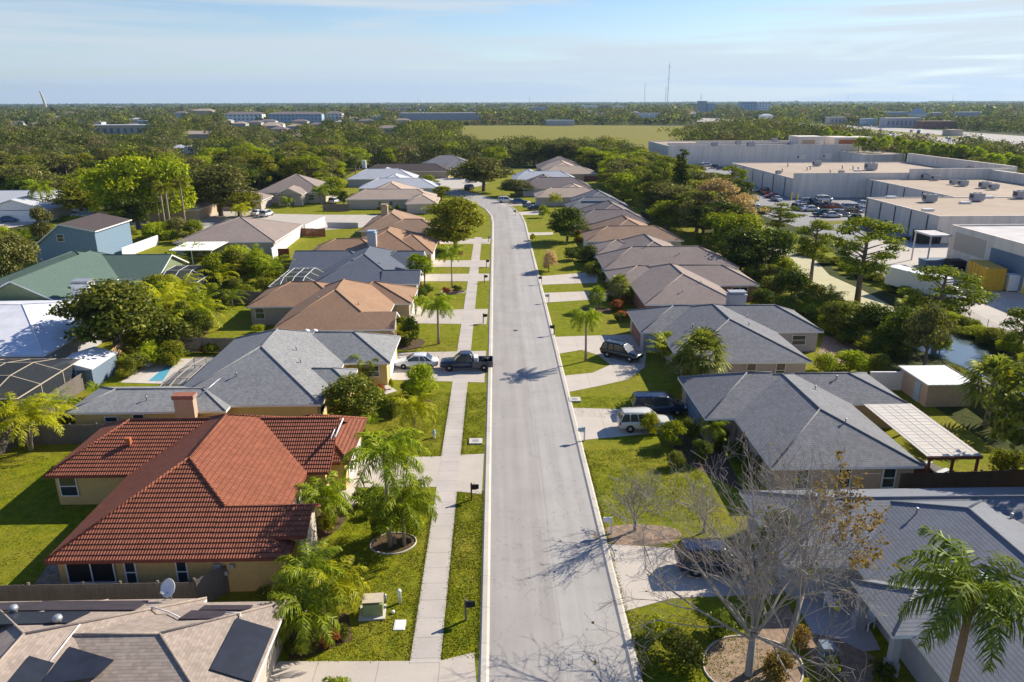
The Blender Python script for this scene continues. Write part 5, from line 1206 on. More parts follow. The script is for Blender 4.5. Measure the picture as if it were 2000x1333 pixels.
# ------------------------------------------------------------------ warehouses
def block(label, x0, y0, x1, y1, h, roof='gravel', par=.35, name='warehouse', pil=None, wallm='ware', cat='warehouse', door_w=()):
    t = thing(name, label, cat); m = MB(); m.box(x0, y0, 0, x1, y1, h); m.build('wall', M[wallm], t)
    m = MB(); m.box(x0 + .35, y0 + .35, h, x1 - .35, y1 - .35, h + .04); m.build('roof', M[roof], t); m = MB()
    m.box(x0 - .05, y0 - .05, h, x1 + .05, y0 + .3, h + par); m.box(x0 - .05, y1 - .3, h, x1 + .05, y1 + .05, h + par); m.box(x0 - .05, y0 + .3, h, x0 + .3, y1 - .3, h + par); m.box(x1 - .3, y0 + .3, h, x1 + .05, y1 - .3, h + par); m.build('parapet', M[wallm], t)
    if pil:
        pm = MB(); pm.box(-.12, -.12, 0, .12, .12, h - .1); me = pm.mesh('downpipe', M['darkmetal']); k = y0 + pil * .6
        while k < y1: o = link('downpipe', me, t); o.location = (x0 - .06, k, 0); k += pil
    return t
W3 = block('tan roofed warehouse nearest the car park, long stained west wall', 90.5, 149, 150, 180, 5.4, pil=6.6, par=.25)
W3b = block('tan roofed warehouse wing set back between two others', 112.5, 180.1, 150, 225, 5.4, pil=9, par=.25)
W2 = block('tan roofed warehouse with many rooftop ducts and vents', 90.0, 225.5, 158, 286, 5.6, pil=10, par=.25)
W1 = block('farthest tall pale warehouse beside the field', 79, 346, 168, 392, 8.4, par=.4)
W0 = block('low grey canopy building at the right edge over the yellow compactor', 80.2, 98, 108, 128, 7.0, 'palegravel', pil=None, par=.3)
for x0, y0, x1, y1, h, t in ((90, 225.2, 130, 225.5, 7.4, W2), (149.5, 190, 150.6, 226, 8.2, W3b), (157.6, 226, 158.6, 287, 9.0, W2), (125, 224.6, 157, 225.2, 8.6, W3b), (79, 345.6, 168, 346, 9.2, W1)):
    m = MB(); m.box(x0, y0, 0, x1, y1, h); m.build('raised_parapet', M['ware'], t)
m = MB(); m.box(82, 362, 8.44, 166, 362.5, 9.3); m.box(100, 378, 8.44, 166, 378.5, 9.4); m.build('roof_parapet', M['ware'], W1)
for (x0, y0, x1, y1, h) in ((140, 350, 152, 362, 12.5), (158, 352, 176, 366, 12.0)):
    m = MB(); m.box(x0, y0, 8.4, x1, y1, h); m.build('penthouse', M['ware'], W1); m = MB(); m.box(x0 + 2, y0 - .03, 9, x1 - 4, y0, 11); m.build('tower_panel', M['orange'] if x0 == 158 else M['tanw'], W1)
block('tan low entrance block at the end of the farthest warehouse', 158, 322, 176, 345, 6.0, par=.3)
# west wall opening, compactor, canopy of the nearest building
m = MB(); m.box(80.14, 118, 3.2, 80.2, 126.5, 6.2); m.build('door_recess', M['beigew'], W0); m = MB(); m.box(80.10, 108, .2, 80.2, 116.5, 5.4); m.build('loading_bay', M['darkblue'], W0)
m = MB(); m.box(76.5, 127.5, 5.2, 80.2, 133, 5.5); m.box(76.6, 127.6, 0, 76.8, 127.8, 5.2); m.box(76.6, 132.6, 0, 76.8, 132.8, 5.2); m.build('canopy', M['palegravel'], W0)
# rooftop units: one shape, copied
def hvac():
    t = thing('rooftop_unit', 'x', 'air conditioner', (0, 0, 0)); m = MB(); m.box(-1.3, -1, .25, 1.3, 1, 1.7); m.box(-1.2, -.9, 0, 1.2, .9, .25); m.build('cabinet', M['hvac'], t)
    m = MB(); m.lathe([(.45, 1.7), (.45, 1.85), (.4, 1.85), (.05, 1.75)], -.55, 0, 12); m.lathe([(.45, 1.7), (.45, 1.85), (.4, 1.85), (.05, 1.75)], .6, 0, 12); m.build('fan', M['darkmetal'], t)
    m = MB(); m.box(-1.32, -.7, .6, -1.3, .7, 1.4); m.build('grille', M['bronze'], t); return t
hv0 = hvac(); first = True
spots = [(1815, 392, 5.6, 1.0, 'grey rooftop unit nearest the corner of the near tan roof'), (1907, 390, 5.6, 1.0, 'grey rooftop unit with a white skylight on either side'), (1940, 368, 5.6, .8, 'rooftop unit right of its twin near the back parapet'), (1922, 365, 5.6, .9, 'sloped grey rooftop unit left of its twin near the back parapet'),
 (1880, 361, 5.6, .85, 'wide rooftop unit in the middle of the near tan roof'), (1862, 358, 5.6, .7, 'low rooftop unit just left of a wider one'), (1827, 350, 5.6, .75, 'rooftop unit right of the taller one by the inner wall'), (1807, 348, 5.6, .8, 'taller blue grey rooftop unit by the inner wall'), (1774, 347, 5.6, .6, 'small dark rooftop unit by the inner wall'),
 (1700, 330, 5.8, 1.3, 'large pale duct housing on the vent crowded roof'), (1595, 322, 5.8, 1.0, 'grey box unit left of the large duct housing'), (1643, 338, 5.8, .6, 'small unit near the south edge of the vent crowded roof'), (1565, 310, 5.8, 1.0, 'long unit at the north of the vent crowded roof'), (1615, 308, 5.8, 1.0, 'unit with a dark fan face near the tall parapet'),
 (1520, 338, 5.8, .6, 'small unit at the west of the vent crowded roof'), (1395, 284, 8.6, 1.0, 'westmost rooftop unit on the farthest warehouse'), (1442, 281, 8.6, 1.0, 'rooftop unit second from the west on the farthest warehouse'), (1466, 285, 8.6, 1.2, 'big rooftop unit in the middle of the farthest warehouse'), (1512, 276, 8.6, 1.1, 'dark rooftop unit near the penthouse of the farthest warehouse'), (1545, 283, 8.6, 1.0, 'eastmost rooftop unit on the farthest warehouse'), (1992, 385, 5.6, 1.0, 'dark rooftop unit cut by the right edge of the photo')]
for px, py, z, s, lb in spots:
    x, y = P(px, py + 2, z)
    if first: hv0.location = (x, y, z); hv0.scale = (s, s, s); hv0['label'] = lb; hv0['group'] = 'rooftop units on the warehouses'; first = False
    else: dup(hv0, (x, y, z), 0, lb, 'rooftop units on the warehouses', s)
for i, (px, py, z) in enumerate([(1885, 397, 5.6), (1930, 386, 5.6), (1812, 411, 5.6), (1740, 386, 5.6), (1675, 334, 5.8)]):
    x, y = P(px, py, z); m = MB(); m.box(x - 1.2, y - .6, z - .1, x + 1.2, y + .6, z + .25); m.box(x - 1.1, y - .5, z + .25, x + 1.1, y + .5, z + .33); tag(m.build('skylight', M['white']), ['long white skylight left of the twin skylight unit', 'white skylight right of the unit between two skylights', 'small white skylight near the front edge of the near tan roof', 'small grey skylight at the west edge of the near tan roof', 'white skylight on the vent crowded roof'][i], 'skylight', 'skylights on the warehouse roofs')
mv = MB(); mv.lathe([(.18, 0), (.18, .9), (.32, .95), (.3, 1.2), (.05, 1.3)], 0, 0, 8); mv = mv.mesh('pipe_vent', M['metal'])
for k in range(16):
    px, py = R.uniform(1480, 1700), R.uniform(308, 340); x, y = P(px, py, 5.7)
    if 91 < x < 156 and 227 < y < 285: o = link('vent_pipe', mv); o.location = (x, y, 5.6); o['label'] = 'small pipe vent standing among the ducts of the vent crowded roof'; o['category'] = 'roof vent'; o['group'] = 'pipe vents on the vent crowded roof'
# service yard things
def pbox(px, py, w, d, h, name, mat, label, cat, rz=0, ribs=True):
    x, y = P(px, py); m = MB(); m.add([(-w / 2, -d / 2, .15), (w / 2, -d / 2, .15), (w / 2, d / 2, .15), (-w / 2, d / 2, .15), (-w / 2 * 1.06, -d / 2 * 1.08, h), (w / 2 * 1.06, -d / 2 * 1.08, h), (w / 2 * 1.06, d / 2 * 1.08, h), (-w / 2 * 1.06, d / 2 * 1.08, h)], [(3, 2, 1, 0), (4, 5, 6, 7), (0, 1, 5, 4), (1, 2, 6, 5), (2, 3, 7, 6), (3, 0, 4, 7)])
    t = thing(name, label, cat, (x, y, 0), rz); m.build('body', M[mat], t)
    if ribs:
        m = MB(); k = -w / 2
        while k < w / 2: m.box(k, -d / 2 * 1.08 - .05, .3, k + .1, d / 2 * 1.08 + .05, h - .05); k += w / 5
        m.build('ribs', M[mat], t)
    m = MB(); m.box(-w / 2, -d / 2, 0, w / 2, d / 2, .14); m.build('skid', M['darkmetal'], t); return t
pbox(1920, 560, 6.4, 2.6, 3.6, 'trash_compactor', 'dumpyellow', 'big yellow trash compactor at the loading bay', 'compactor', math.radians(80))
pbox(1808, 475, 4.2, 3.0, 2.6, 'dumpster', 'black', 'dark dumpster against the corner of the tan roofed warehouse', 'dumpster'); pbox(1870, 530, 3.6, 2.2, 2.0, 'dumpster', 'black', 'black dumpster left of the yellow compactor', 'dumpster'); pbox(1825, 520, 4.6, 2.2, 1.3, 'dumpster', 'darkblue', 'low dark blue container with a brick red end in the yard', 'dumpster'); pbox(1940, 560, 2.0, 2.4, 2.4, 'dumpster', 'darkblue', 'dark blue bin right under the yellow compactor', 'dumpster'); pbox(1972, 568, 1.9, 1.6, 2.6, 'storage_locker', 'white', 'pale locker right of the yellow compactor', 'locker', ribs=False)
pbox(1912, 553, 1.2, 1.0, 3.0, 'wrapped_pallet', 'tanw', 'tall tan wrapped pallet in front of the compactor', 'pallet', ribs=False); pbox(1760, 470, 3, 1, .8, 'pipe_stack', 'bronze', 'low dark pipes stacked along the warehouse wall', 'pipes', ribs=False)
bm = MB(); bm.lathe([(.16, 0), (.16, 1.25), (.1, 1.36), (.02, 1.4)], 0, 0, 10); bm = bm.mesh('bollard', M['bollard'])
for px, py, lb in ((1888, 540, 'yellow bollard left of the compactor'), (1903, 548, 'yellow bollard in front of the wrapped pallet'), (1918, 552, 'yellow bollard right of the wrapped pallet'), (1950, 566, 'yellow bollard between the dark blue bin and the pale locker'), (1967, 570, 'yellow bollard in front of the pale locker'), (1885, 510, 'yellow bollard by the canopy post'), (1998, 574, 'yellow bollard cut by the right edge of the photo'), (1545, 392, 'left yellow bollard at the corner of the vent crowded warehouse'), (1557, 394, 'right yellow bollard at the corner of the vent crowded warehouse')):
    x, y = P(px, py); o = link('bollard', bm); o.location = (x, y, 0); o.scale = (1.2, 1.2, 1.7); tag(o, lb, 'bollard', 'yellow bollards in the service yard')
# white semi trailer
x, y = P(1812, 590); t = thing('box_truck', 'white box truck with a long cargo body parked in the service yard', 'truck', (x, y + 1, .02), math.radians(-72)); m = MB(); m.box(-6.5, -1.25, 1.2, 3.2, 1.25, 3.9); m.build('cargo_box', M['white'], t)
m = MB(); loft(m, [(3.5, 1.1, .7, 2.9), (4.6, 1.15, .6, 2.9), (5.3, 1.1, .6, 2.1), (5.9, .95, .65, 1.6)]); m.build('cab', M['white'], t); m = MB(); m.box(4.62, -.95, 2.0, 5.0, .95, 2.65); m.build('windscreen', M['glass'], t)
m = MB(); m.box(-6.3, -.5, .8, 4, .5, 1.2); m.build('chassis', M['darkmetal'], t); wm = MB(); wm.lathe([(.3, -.15), (.5, -.15), (.5, .15), (.3, .15)], 0, 0, 16, axis='y'); wm = wm.mesh('truck_wheel', M['rubber'])
for xx in (-5.2, -4.0, 4.6):
    for sg in (-1, 1): o = link('wheel', wm, t); o.location = (xx, sg * 1.05, .5)
# ------------------------------------------------------------------ cars
PI = math.pi
x, y = P(815, 717); car('sedan', 'white', x, y, PI, 'white sedan parked nose to the grey house, in front of the black pickup')
x, y = P(911, 722); pk = car('pickup', 'navy', x, y + .2, PI, 'dark navy pickup truck with a loaded bed parked across the sidewalk')
m = MB(); m.box(-1.3, -.6, .62, -.85, .6, 1.45); m.build('tool_box', M['white'], pk)
m = MB(); m.lathe([(.15, 1.15), (.34, 1.15), (.34, 1.38), (.15, 1.38)], -2.1, .3, 14); m.box(-2.6, -.7, .62, -1.9, 0, 1.2); m.build('cargo', M['black'], pk)
x, y = P(1214, 700); car('suv', 'black', x, y, math.radians(-38), 'black SUV parked on the circular driveway')
x, y = P(1285, 806); car('van', 'navy', x, y, 0, 'dark navy minivan parked beside the white SUV')
x, y = P(1258, 838); car('suv', 'beige', x, y, 0, 'white and beige SUV parked behind the bushy front hedge')
x, y = P(1395, 1112); car('suv', 'navy', x, y, 0, 'dark blue car parked behind the bare tree branches')
for a in [(1046, 411, 'sedan', 'black', .2, 'black car in the driveway just past the round dark tree'), (988, 396, 'suv', 'white', 0, 'white car parked by the bend of the street'), (1014, 398, 'sedan', 'blue', .1, 'blue car right of the white car by the bend'), (921, 357, 'sedan', 'silver', .4, 'silver car at the turning circle'), (917, 371, 'van', 'black', 1.2, 'black van parked at the edge of the turning circle'),
          (503, 421, 'sedan', 'white', 1.4, 'white car left of its twin at the arched house'), (521, 423, 'suv', 'white', 1.4, 'white car right of its twin at the arched house'), (655, 397, 'van', 'white', 1.3, 'white vehicle beside the big beige house'), (18, 434, 'sedan', 'blue', .2, 'blue grey car at the far left edge'), (160, 425, 'suv', 'white', 0, 'white car beyond the blue siding house'), (178, 427, 'van', 'silver', 0, 'silver van beyond the blue siding house'), (215, 425, 'van', 'skyb' if False else 'silver', 0, 'second silver van, behind the oak shadow')]:
    x, y = P(a[0], a[1]); car(a[2], a[3], x, y, a[4], a[5])
# the crowded car park
g = 'cars in the warehouse car park'
lot = [(1507, 385, 'red', 'sedan', 'dark red car by the warehouse wall, leftmost of two'), (1487, 376, 'navy', 'suv', 'dark blue car by the warehouse wall'), (1493, 378, 'orange', 'pickup', 'rust red pickup by the warehouse wall'), (1517, 391, 'silver', 'sedan', 'silver car in front of the dark red one'), (1570, 397, 'silver', 'suv', 'grey rounded SUV near the yellow bollards'), (1588, 398, 'black', 'suv', 'black SUV near the yellow bollards'), (1609, 392, 'white', 'van', 'white van with its front showing near the wall'),
 (1559, 409, 'grey', 'suv', 'grey SUV left of the white sedan in the middle row'), (1581, 411, 'white', 'sedan', 'white sedan in the middle row'), (1600, 407, 'black', 'pickup', 'black pickup in the middle row'), (1618, 404, 'black', 'sedan', 'black sedan behind the orange truck'), (1630, 408, 'orange', 'pickup', 'orange pickup in the crowded rows'), (1650, 408, 'white', 'suv', 'white SUV right of the orange pickup'), (1668, 406, 'silver', 'sedan', 'silver sedan in the crowded rows'), (1684, 403, 'white', 'pickup', 'white pickup nearest the warehouse end wall'),
 (1605, 421, 'green', 'suv', 'dark green SUV in the front row'), (1625, 423, 'white', 'sedan', 'small white car partly hidden in the front row'), (1640, 421, 'blue', 'suv', 'blue grey SUV in the front row'), (1663, 416, 'black', 'suv', 'black SUV behind the dark pickup'), (1672, 432, 'black', 'pickup', 'dark pickup at the end of the front row'), (1655, 413, 'navy', 'sedan', 'navy sedan between larger cars'), (1680, 412, 'grey', 'sedan', 'grey sedan next to the warehouse corner'),
 (1365, 325, 'silver', 'suv', 'silver car at the foot of the far pale warehouse'), (1380, 324, 'white', 'van', 'white van at the foot of the far pale warehouse'), (1408, 330, 'blue', 'sedan', 'blue car right of the white van by the far warehouse'), (1395, 327, 'black', 'suv', 'black car between the van and the blue car'), (1321, 315, 'skyb' if False else 'silver', 'suv', 'pale car left of the tall cypress'), (1440, 392, 'white', 'sedan', 'white car half hidden by the bare grey trees'), (1475, 408, 'silver', 'sedan', 'silver car beside the canal path'), (1345, 410, 'silver', 'van', 'pale van glimpsed under the trees'), (1290, 372, 'white', 'sedan', 'white car glimpsed between the pines')]
for px, py, c, k, lb in lot:
    x, y = P(px, py + 2); car(k, c, x, y, R.choice([0, PI, PI / 2 + .1, -PI / 2 + .1]) + R.uniform(-.08, .08), lb, g)
# highway traffic
hw = [(1580, 250), (1590, 255), (1610, 254), (1648, 258), (1668, 260), (1690, 264), (1745, 265), (1700, 249), (1510, 242), (1540, 248), (1450, 240), (1475, 244), (1800, 272), (1812, 266), (1855, 275), (1850, 272), (1740, 262), (1780, 259), (1630, 250), (1525, 252), (1420, 239), (1440, 237), (1920, 284), (1890, 272), (1560, 243), (1400, 236), (1600, 247), (1660, 252), (1720, 256), (1770, 268)]
for i, (px, py) in enumerate(hw):
    x, y = P(px, py); car(['sedan', 'suv', 'van'][i % 3], ['white', 'silver', 'grey', 'white', 'navy', 'red', 'silver'][i % 7], x, y, -2.2 + (PI if i % 2 else 0), 'car driving on the distant highway', 'cars on the distant highway', detail=False, sc=1.25)
for px, py, lb in ((1915, 278, 'white lorry on the highway near the right edge'), (1648, 256, 'white lorry on the highway left of centre'), (1795, 263, 'white lorry on the highway beside the palms')):
    x, y = P(px, py); t = thing('lorry', lb, 'lorry', (x, y, .12), -2.2); m = MB(); m.box(-7, -1.4, 1.2, 5, 1.4, 4.2); m.build('cargo_box', M['white'], t); m = MB(); loft(m, [(5.3, 1.2, .6, 3.2), (7.2, 1.2, .6, 3.0), (7.6, 1.1, .6, 1.8)]); m.build('cab', M['navyp'] if 'navyp' in M else M['darkblue'], t)
    m = MB(); [m.lathe([(.1, s), (.5, s), (.5, s + .3), (.1, s + .3)], xx, .5, 10, axis='y') for xx in (-5.5, -4.2, 5.9) for s in (-1.4, 1.1)]; m.build('wheels', M['rubber'], t)
# ------------------------------------------------------------------ plants one can point to
def HT(bx, by, tx, ty):
    x, y = P(bx, by); return x, y, max(.5, PY(tx, ty, y)[1])
def T(kind, mat, bx, by, ty, wpx, label, group=None, **k):
    """tree from its foot, the pixel row of its top and its width in photo pixels"""
    x, y, h = HT(bx, by, bx, ty); s = math.hypot(y, 28) ; wm = wpx / F * (y * math.cos(PITCH) + 28 * math.sin(PITCH))
    bw = {'oak': 9.6, 'round': 7.8, 'tall': 6.2, 'loose': 8.2, 'pine': 7.6, 'cypress': 3.0, 'shrub': 2.5, 'bigshrub': 4.3}[kind]
    return tree(kind, mat, x, y, h, label, group, w=wm / bw, **k)
def PLM(kind, mat, bx, by, hx, hy, sc, label, group=None, **k):
    x, y, h = HT(bx, by, hx, hy); return palm(kind, mat, x, y, h, label, group, sc=sc, **k)
# left front gardens
PLM('queen', 'palm', 762, 1068, 752, 893, 1.2, 'tall feather palm in front of the red tiled house, its fronds over the driveway', tr=.13, seed=0)
PLM('queen', 'palm', 790, 1066, 793, 985, 1.05, 'shorter feather palm right of the tall one in the edged bed', tr=.11, seed=1)
PLM('areca', 'palm', 770, 1062, 770, 1050, 1.5, 'bushy palm clump at the foot of the tall feather palm', seed=0, name='palm_clump')
PLM('queen', 'palmyellow', 811, 845, 797, 800, .95, 'yellow green feather palm in the lawn beside the hydrant', tr=.1, seed=2)
T('round', 'oak', 695, 826, 732, 108, 'rounded dark green tree by the grey house and red roof', seed=0)
PLM('queen', 'palm', 718, 748, 712, 712, .85, 'palm between the grey roof and the white sedan', tr=.09, seed=0)
T('round', 'bright', 824, 788, 708, 66, 'small multi stemmed green tree below the white sedan', seed=1)
PLM('queen', 'palm', 637, 1022, 634, 975, .95, 'small palm against the front wall of the red tiled house', tr=.08, seed=1)
PLM('queen', 'palm', 612, 1185, 606, 1120, .92, 'palm next to the near corner of the red tiled house', 'young palms between the red tiled and tan houses', tr=.08, seed=0)
PLM('queen', 'palmyellow', 655, 1205, 648, 1148, .88, 'yellow green palm nearest the transformer box', 'young palms between the red tiled and tan houses', tr=.08, seed=1)
PLM('queen', 'palm', 603, 1255, 600, 1200, .95, 'palm nearest the tan shingle roof corner', 'young palms between the red tiled and tan houses', tr=.08, seed=2)
for i, (px, py, w, ty, m_) in enumerate([(575, 1275, 44, 1240, 'dark'), (610, 1272, 46, 1236, 'oak'), (645, 1262, 44, 1228, 'redleaf'), (670, 1245, 40, 1215, 'oak'), (590, 1225, 40, 1190, 'dark')]):
    T('shrub', m_, px, py, ty, w, ['dark shrub against the tan house wall', 'olive shrub in the middle of the corner bed', 'red flecked shrub near the edge of the corner bed', 'olive shrub at the tip of the corner bed', 'dark shrub under the three young palms'][i], 'shrubs in the bed by the tan house')
for i, (px, py, ty, w, m_, lb) in enumerate([(520, 1172, 1148, 50, 'oak', 'low green shrub by the red tiled house side wall'), (545, 1168, 1142, 36, 'bright', 'bright shrub at the corner of the tan roof'), (640, 1042, 1005, 38, 'olive', 'yellow green shrub by the stone front of the red tiled house'), (700, 985, 958, 28, 'dark', 'dark rounded shrub beside the red house driveway'), (672, 1000, 976, 22, 'bright', 'small bright round shrub on the red house front lawn'), (718, 1010, 985, 34, 'oak', 'spreading shrub left of the edged palm bed'),
    (650, 1030, 1000, 30, 'palmyellow', 'yellow tinted shrub below the small palm'), (765, 760, 738, 14, 'bright', 'potted plant by the grey house walk'), (742, 768, 748, 24, 'redleaf', 'reddish planter shrub by the grey house walk'), (800, 672, 613, 44, 'dark', 'dark green ball shaped tree at the orange brown house corner')]):
    T('shrub' if py != 672 else 'bigshrub', m_, px, py, ty, w, lb)
PLM('queen', 'palm', 857, 672, 862, 600, 1.0, 'drooping feather palm in front of the orange brown house', tr=.14, seed=1)
PLM('queen', 'palm', 812, 615, 808, 590, .75, 'low palm at the orange brown house garage', tr=.09, seed=0)
PLM('queen', 'palm', 883, 562, 886, 497, .95, 'slim palm in the small edged bed up the street', tr=.1, seed=2)
PLM('fan', 'palm', 815, 562, 812, 516, 1.2, 'left palm of a pair at the dark blue grey house', 'pair of palms by the dark blue grey house', tr=.12); PLM('fan', 'palm', 830, 560, 833, 520, 1.2, 'right palm of a pair at the dark blue grey house', 'pair of palms by the dark blue grey house', tr=.12)
T('round', 'olive', 890, 486, 385, 132, 'large round olive green street tree on the left verge', seed=2)
for i, (px, py, ty, w, m_, lb) in enumerate([(832, 575, 553, 30, 'dark', 'dark shrub at the corner of the driveway by the pair of palms'), (893, 572, 553, 22, 'oak', 'green shrub in the small edged palm bed'), (872, 574, 558, 20, 'redleaf', 'reddish shrub in the small edged palm bed'), (900, 500, 486, 18, 'twig', 'bare twiggy shrub near the fifth driveway'), (1040, 470, 455, 18, 'palmyellow', 'small yellow shrub by the right kerb'),
    (1240, 590, 562, 38, 'bright', 'bright green bush beside the taupe roof corner'), (1215, 596, 580, 24, 'redleaf', 'pink flowering shrub under the fan palm'), (1195, 592, 572, 26, 'dark', 'dark shrub left of the pink one'), (1182, 572, 550, 20, 'dark', 'tall dark hedge plant by the taupe garage'), (1180, 552, 528, 24, 'dark', 'dark hedge bush between the two right driveways'), (1148, 520, 478, 50, 'dark', 'wide dark bush in front of the long taupe house'), (1118, 508, 482, 40, 'dark', 'dark bush nearest the pale lawn patch'), (1150, 540, 512, 30, 'oak', 'green bush at the shady end of the lawn'),
    (1072, 530, 488, 44, 'twig', 'leafless rounded shrub in the right lawn'), (1060, 425, 398, 26, 'bright', 'small bright tree left of the round dark tree'), (1155, 457, 442, 20, 'bright', 'bright bush at the brown roof corner')]):
    T('shrub' if w < 32 else 'bigshrub', m_, px, py, ty, w, lb)
T('round', 'dark', 1108, 472, 402, 84, 'very dark round tree on the right verge', seed=1)
PLM('queen', 'palmyellow', 1084, 412, 1082, 388, .9, 'bright yellow palm behind the round dark tree', tr=.1)
PLM('fan', 'sabal', 1208, 592, 1205, 560, 1.25, 'fan palm by the taupe house garage', tr=.16); PLM('fan', 'palm', 1165, 606, 1165, 576, .95, 'small fan palm in the right hand mulch circle', tr=.1)
PLM('queen', 'palm', 1144, 706, 1148, 622, .85, 'slim palm in the island of the circular driveway', tr=.13, seed=0, lean=.1)
PLM('areca', 'bright', 1305, 712, 1305, 705, 1.35, 'bright palm clump left of the big fan palm', name='palm_clump', seed=1); T('bigshrub', 'bright', 1305, 700, 646, 44, 'bright leafy bush over the palm clump by the pale blue grey house')
palm('fan', 'sabal', 20.3, 68.8, PY(1386, 694, 68.8)[1], 'big fan palm with spiky pale leaves between the two right houses', sc=1.85, tr=.25, seed=0)
palm('fan', 'sabal', 18.9, 69.2, 2.6, 'lower fan palm left of the big one', sc=1.3, tr=.2, seed=1)
for i, (px, py, ty, w, m_, lb) in enumerate([(1268, 850, 803, 44, 'palmyellow', 'yellow green bush hiding the front of the white SUV'), (1312, 872, 820, 62, 'bright', 'bushy green hedge right of the white SUV'), (1345, 862, 815, 44, 'oak', 'tall green bush by the blue grey house entrance'), (1390, 860, 822, 40, 'olive', 'yellowing bush under the garage eave'), (1410, 880, 835, 44, 'dark', 'dark bush against the blue grey house'), (1370, 900, 855, 50, 'dark', 'dark low bush beside the entrance path'), (1440, 900, 860, 50, 'dark', 'dark bush under the near eave of the blue grey house'), (1470, 930, 880, 44, 'dark', 'shaded bush at the corner of the blue grey house'), (1320, 912, 880, 40, 'oak', 'rounded bush in the front bed')]):
    T('bigshrub', m_, px, py, ty, w, lb)
PLM('queen', 'palm', 1390, 875, 1383, 838, .6, 'small palm in the entrance bed of the blue grey house', tr=.08)
T('tall', 'dark', 1515, 1118, 992, 76, 'dense dark green columnar tree behind the big bare tree', seed=1)
for i, (px, py, ty, w, m_, lb) in enumerate([(1560, 1260, 1225, 60, 'rust', 'rusty low shrub by the paving'), (1620, 1320, 1280, 60, 'dark', 'dark shrub in front of the porch'), (1720, 1330, 1290, 60, 'dark', 'shaded shrub at the foot of the porch wall'), (1330, 1290, 1235, 110, 'oak', 'loose twiggy bush in the front lawn shade'), (1275, 1240, 1200, 60, 'bright', 'low yellow green plant at the driveway edge'), (1400, 1240, 1195, 70, 'dark', 'dark plant in the shade of the bare tree'), (1520, 1330, 1275, 80, 'rust', 'orange flecked plant in the bare tree bed'), (660, 1345, 1318, 60, 'palm', 'spiky plant tip at the bottom edge of the driveway')]):
    T('bigshrub' if w > 60 else 'shrub', m_, px, py, ty, w, lb)
# bare trees in front on the right
x, y = P(1462, 1318); h = PY(1520, 840, y + 1)[1]
bare(x, y, h, 'big leafless pale barked tree at the bottom right, many rising limbs', 21, r=.18, leaders=12, depth=6, nleaf=260, lmat='olive', spread=.6, fork=.2, kids=3)
x, y = P(1530, 1285); bare(x, y, PY(1700, 960, y)[1], 'leaning tree with the last orange leaves beside the big bare tree', 12, r=.12, leaders=4, depth=5, nleaf=2300, lmat='rust', spread=.4, lean=(3.0, 2.4), side=lambda p: p.x > 2.0 and p.z > 3.5, fork=.35)
x, y = P(1240, 1037); bare(x, y, PY(1250, 905, y)[1], 'slender bare tree beside the white mailbox', 9, r=.11, leaders=5, depth=6, spread=.5, nleaf=60, lmat='olive')
x, y = P(1375, 1040); bare(x, y, PY(1400, 915, y)[1], 'slender bare tree on the lawn left of the big bare tree', 17, r=.09, leaders=4, depth=5, spread=.55)
x, y = 14.7, 22.2; hx, hz = PY(1900, 1165, y)
palm('queen', 'palmdark', hx, y, hz, 'tall feather palm with a brown trunk in the bottom right corner', sc=1.14, tr=.17, trunkmat='darkpalm', seed=1)
# left back gardens
PLM('yellow', 'palmyellow', 62, 882, 66, 812, 1.15, 'yellow arching palm with pale leaning stems at the left edge', tr=.1, stems=3, seed=0)
PLM('yellow', 'palm', 118, 838, 112, 795, .75, 'smaller green yellow palm right of the yellow arching one', tr=.08, seed=1)
T('oak', 'oak', 232, 696, 546, 212, 'large spreading oak in front of the white metal roof', seed=1)
T('oak', 'oakgrey', 25, 565, 445, 120, 'grey green oak at the left edge beside the blue siding house', seed=0)
T('tall', 'oakgrey', 97, 514, 402, 46, 'slim grey green conifer standing before the blue siding house', seed=2)
for i, (px, py, ty, w, k, m_, lb) in enumerate([(330, 660, 590, 46, 'tall', 'olive', 'yellow green tall bush beside the big oak'), (365, 655, 585, 50, 'round', 'oak', 'green bushy tree at the corner of the narrow back lawn'), (395, 625, 570, 50, 'round', 'bright', 'bright leafy tree along the narrow back lawn'), (430, 605, 565, 48, 'round', 'dark', 'dark bushy tree at the far end of the narrow back lawn'), (425, 560, 492, 60, 'round', 'bright', 'yellow green tree right of the dark screens'), (465, 555, 485, 60, 'round', 'olive', 'olive yellow tree left of the white patio roof'), (505, 552, 490, 52, 'round', 'bright', 'bright tree beside the white vinyl wall'), (560, 555, 528, 70, 'bigshrub', 'bright', 'low bright hedge clump by the dark blue grey roof'), (520, 575, 540, 50, 'bigshrub', 'olive', 'yellowing bush behind the orange brown roof'),
    (265, 690, 640, 40, 'tall', 'olive', 'thin yellowish tree between pine fence and pool'), (320, 690, 655, 30, 'bigshrub', 'olive', 'yellow bush beside the grey fence'), (415, 690, 668, 30, 'bigshrub', 'bright', 'green bush between fence and grey roof'), (398, 690, 674, 18, 'shrub', 'redleaf', 'red leaved shrub by the pool fence'), (255, 735, 700, 36, 'bigshrub', 'oak', 'bush along the pine fence by the pool'), (155, 755, 722, 40, 'bigshrub', 'olive', 'bush in front of the blue grey shed gable'), (505, 650, 632, 26, 'bigshrub', 'bright', 'bright bush beside the orange brown house wall'), (255, 468, 440, 34, 'bigshrub', 'olive', 'rounded bush beyond the blue siding house'), (330, 460, 430, 46, 'round', 'bright', 'bright round bush at the foot of the tall palms'), (400, 500, 482, 26, 'shrub', 'palmyellow', 'yellow shrub under the white patio roof'), (215, 500, 475, 60, 'bigshrub', 'bright', 'hedge behind the blue siding house'), (610, 445, 438, 18, 'shrub', 'redleaf', 'small red leaved tree behind the white vinyl wall'), (140, 620, 596, 10, 'shrub', 'oak', 'small shrub by the white chimney')]):
    T(k, m_, px, py, ty, w, lb)
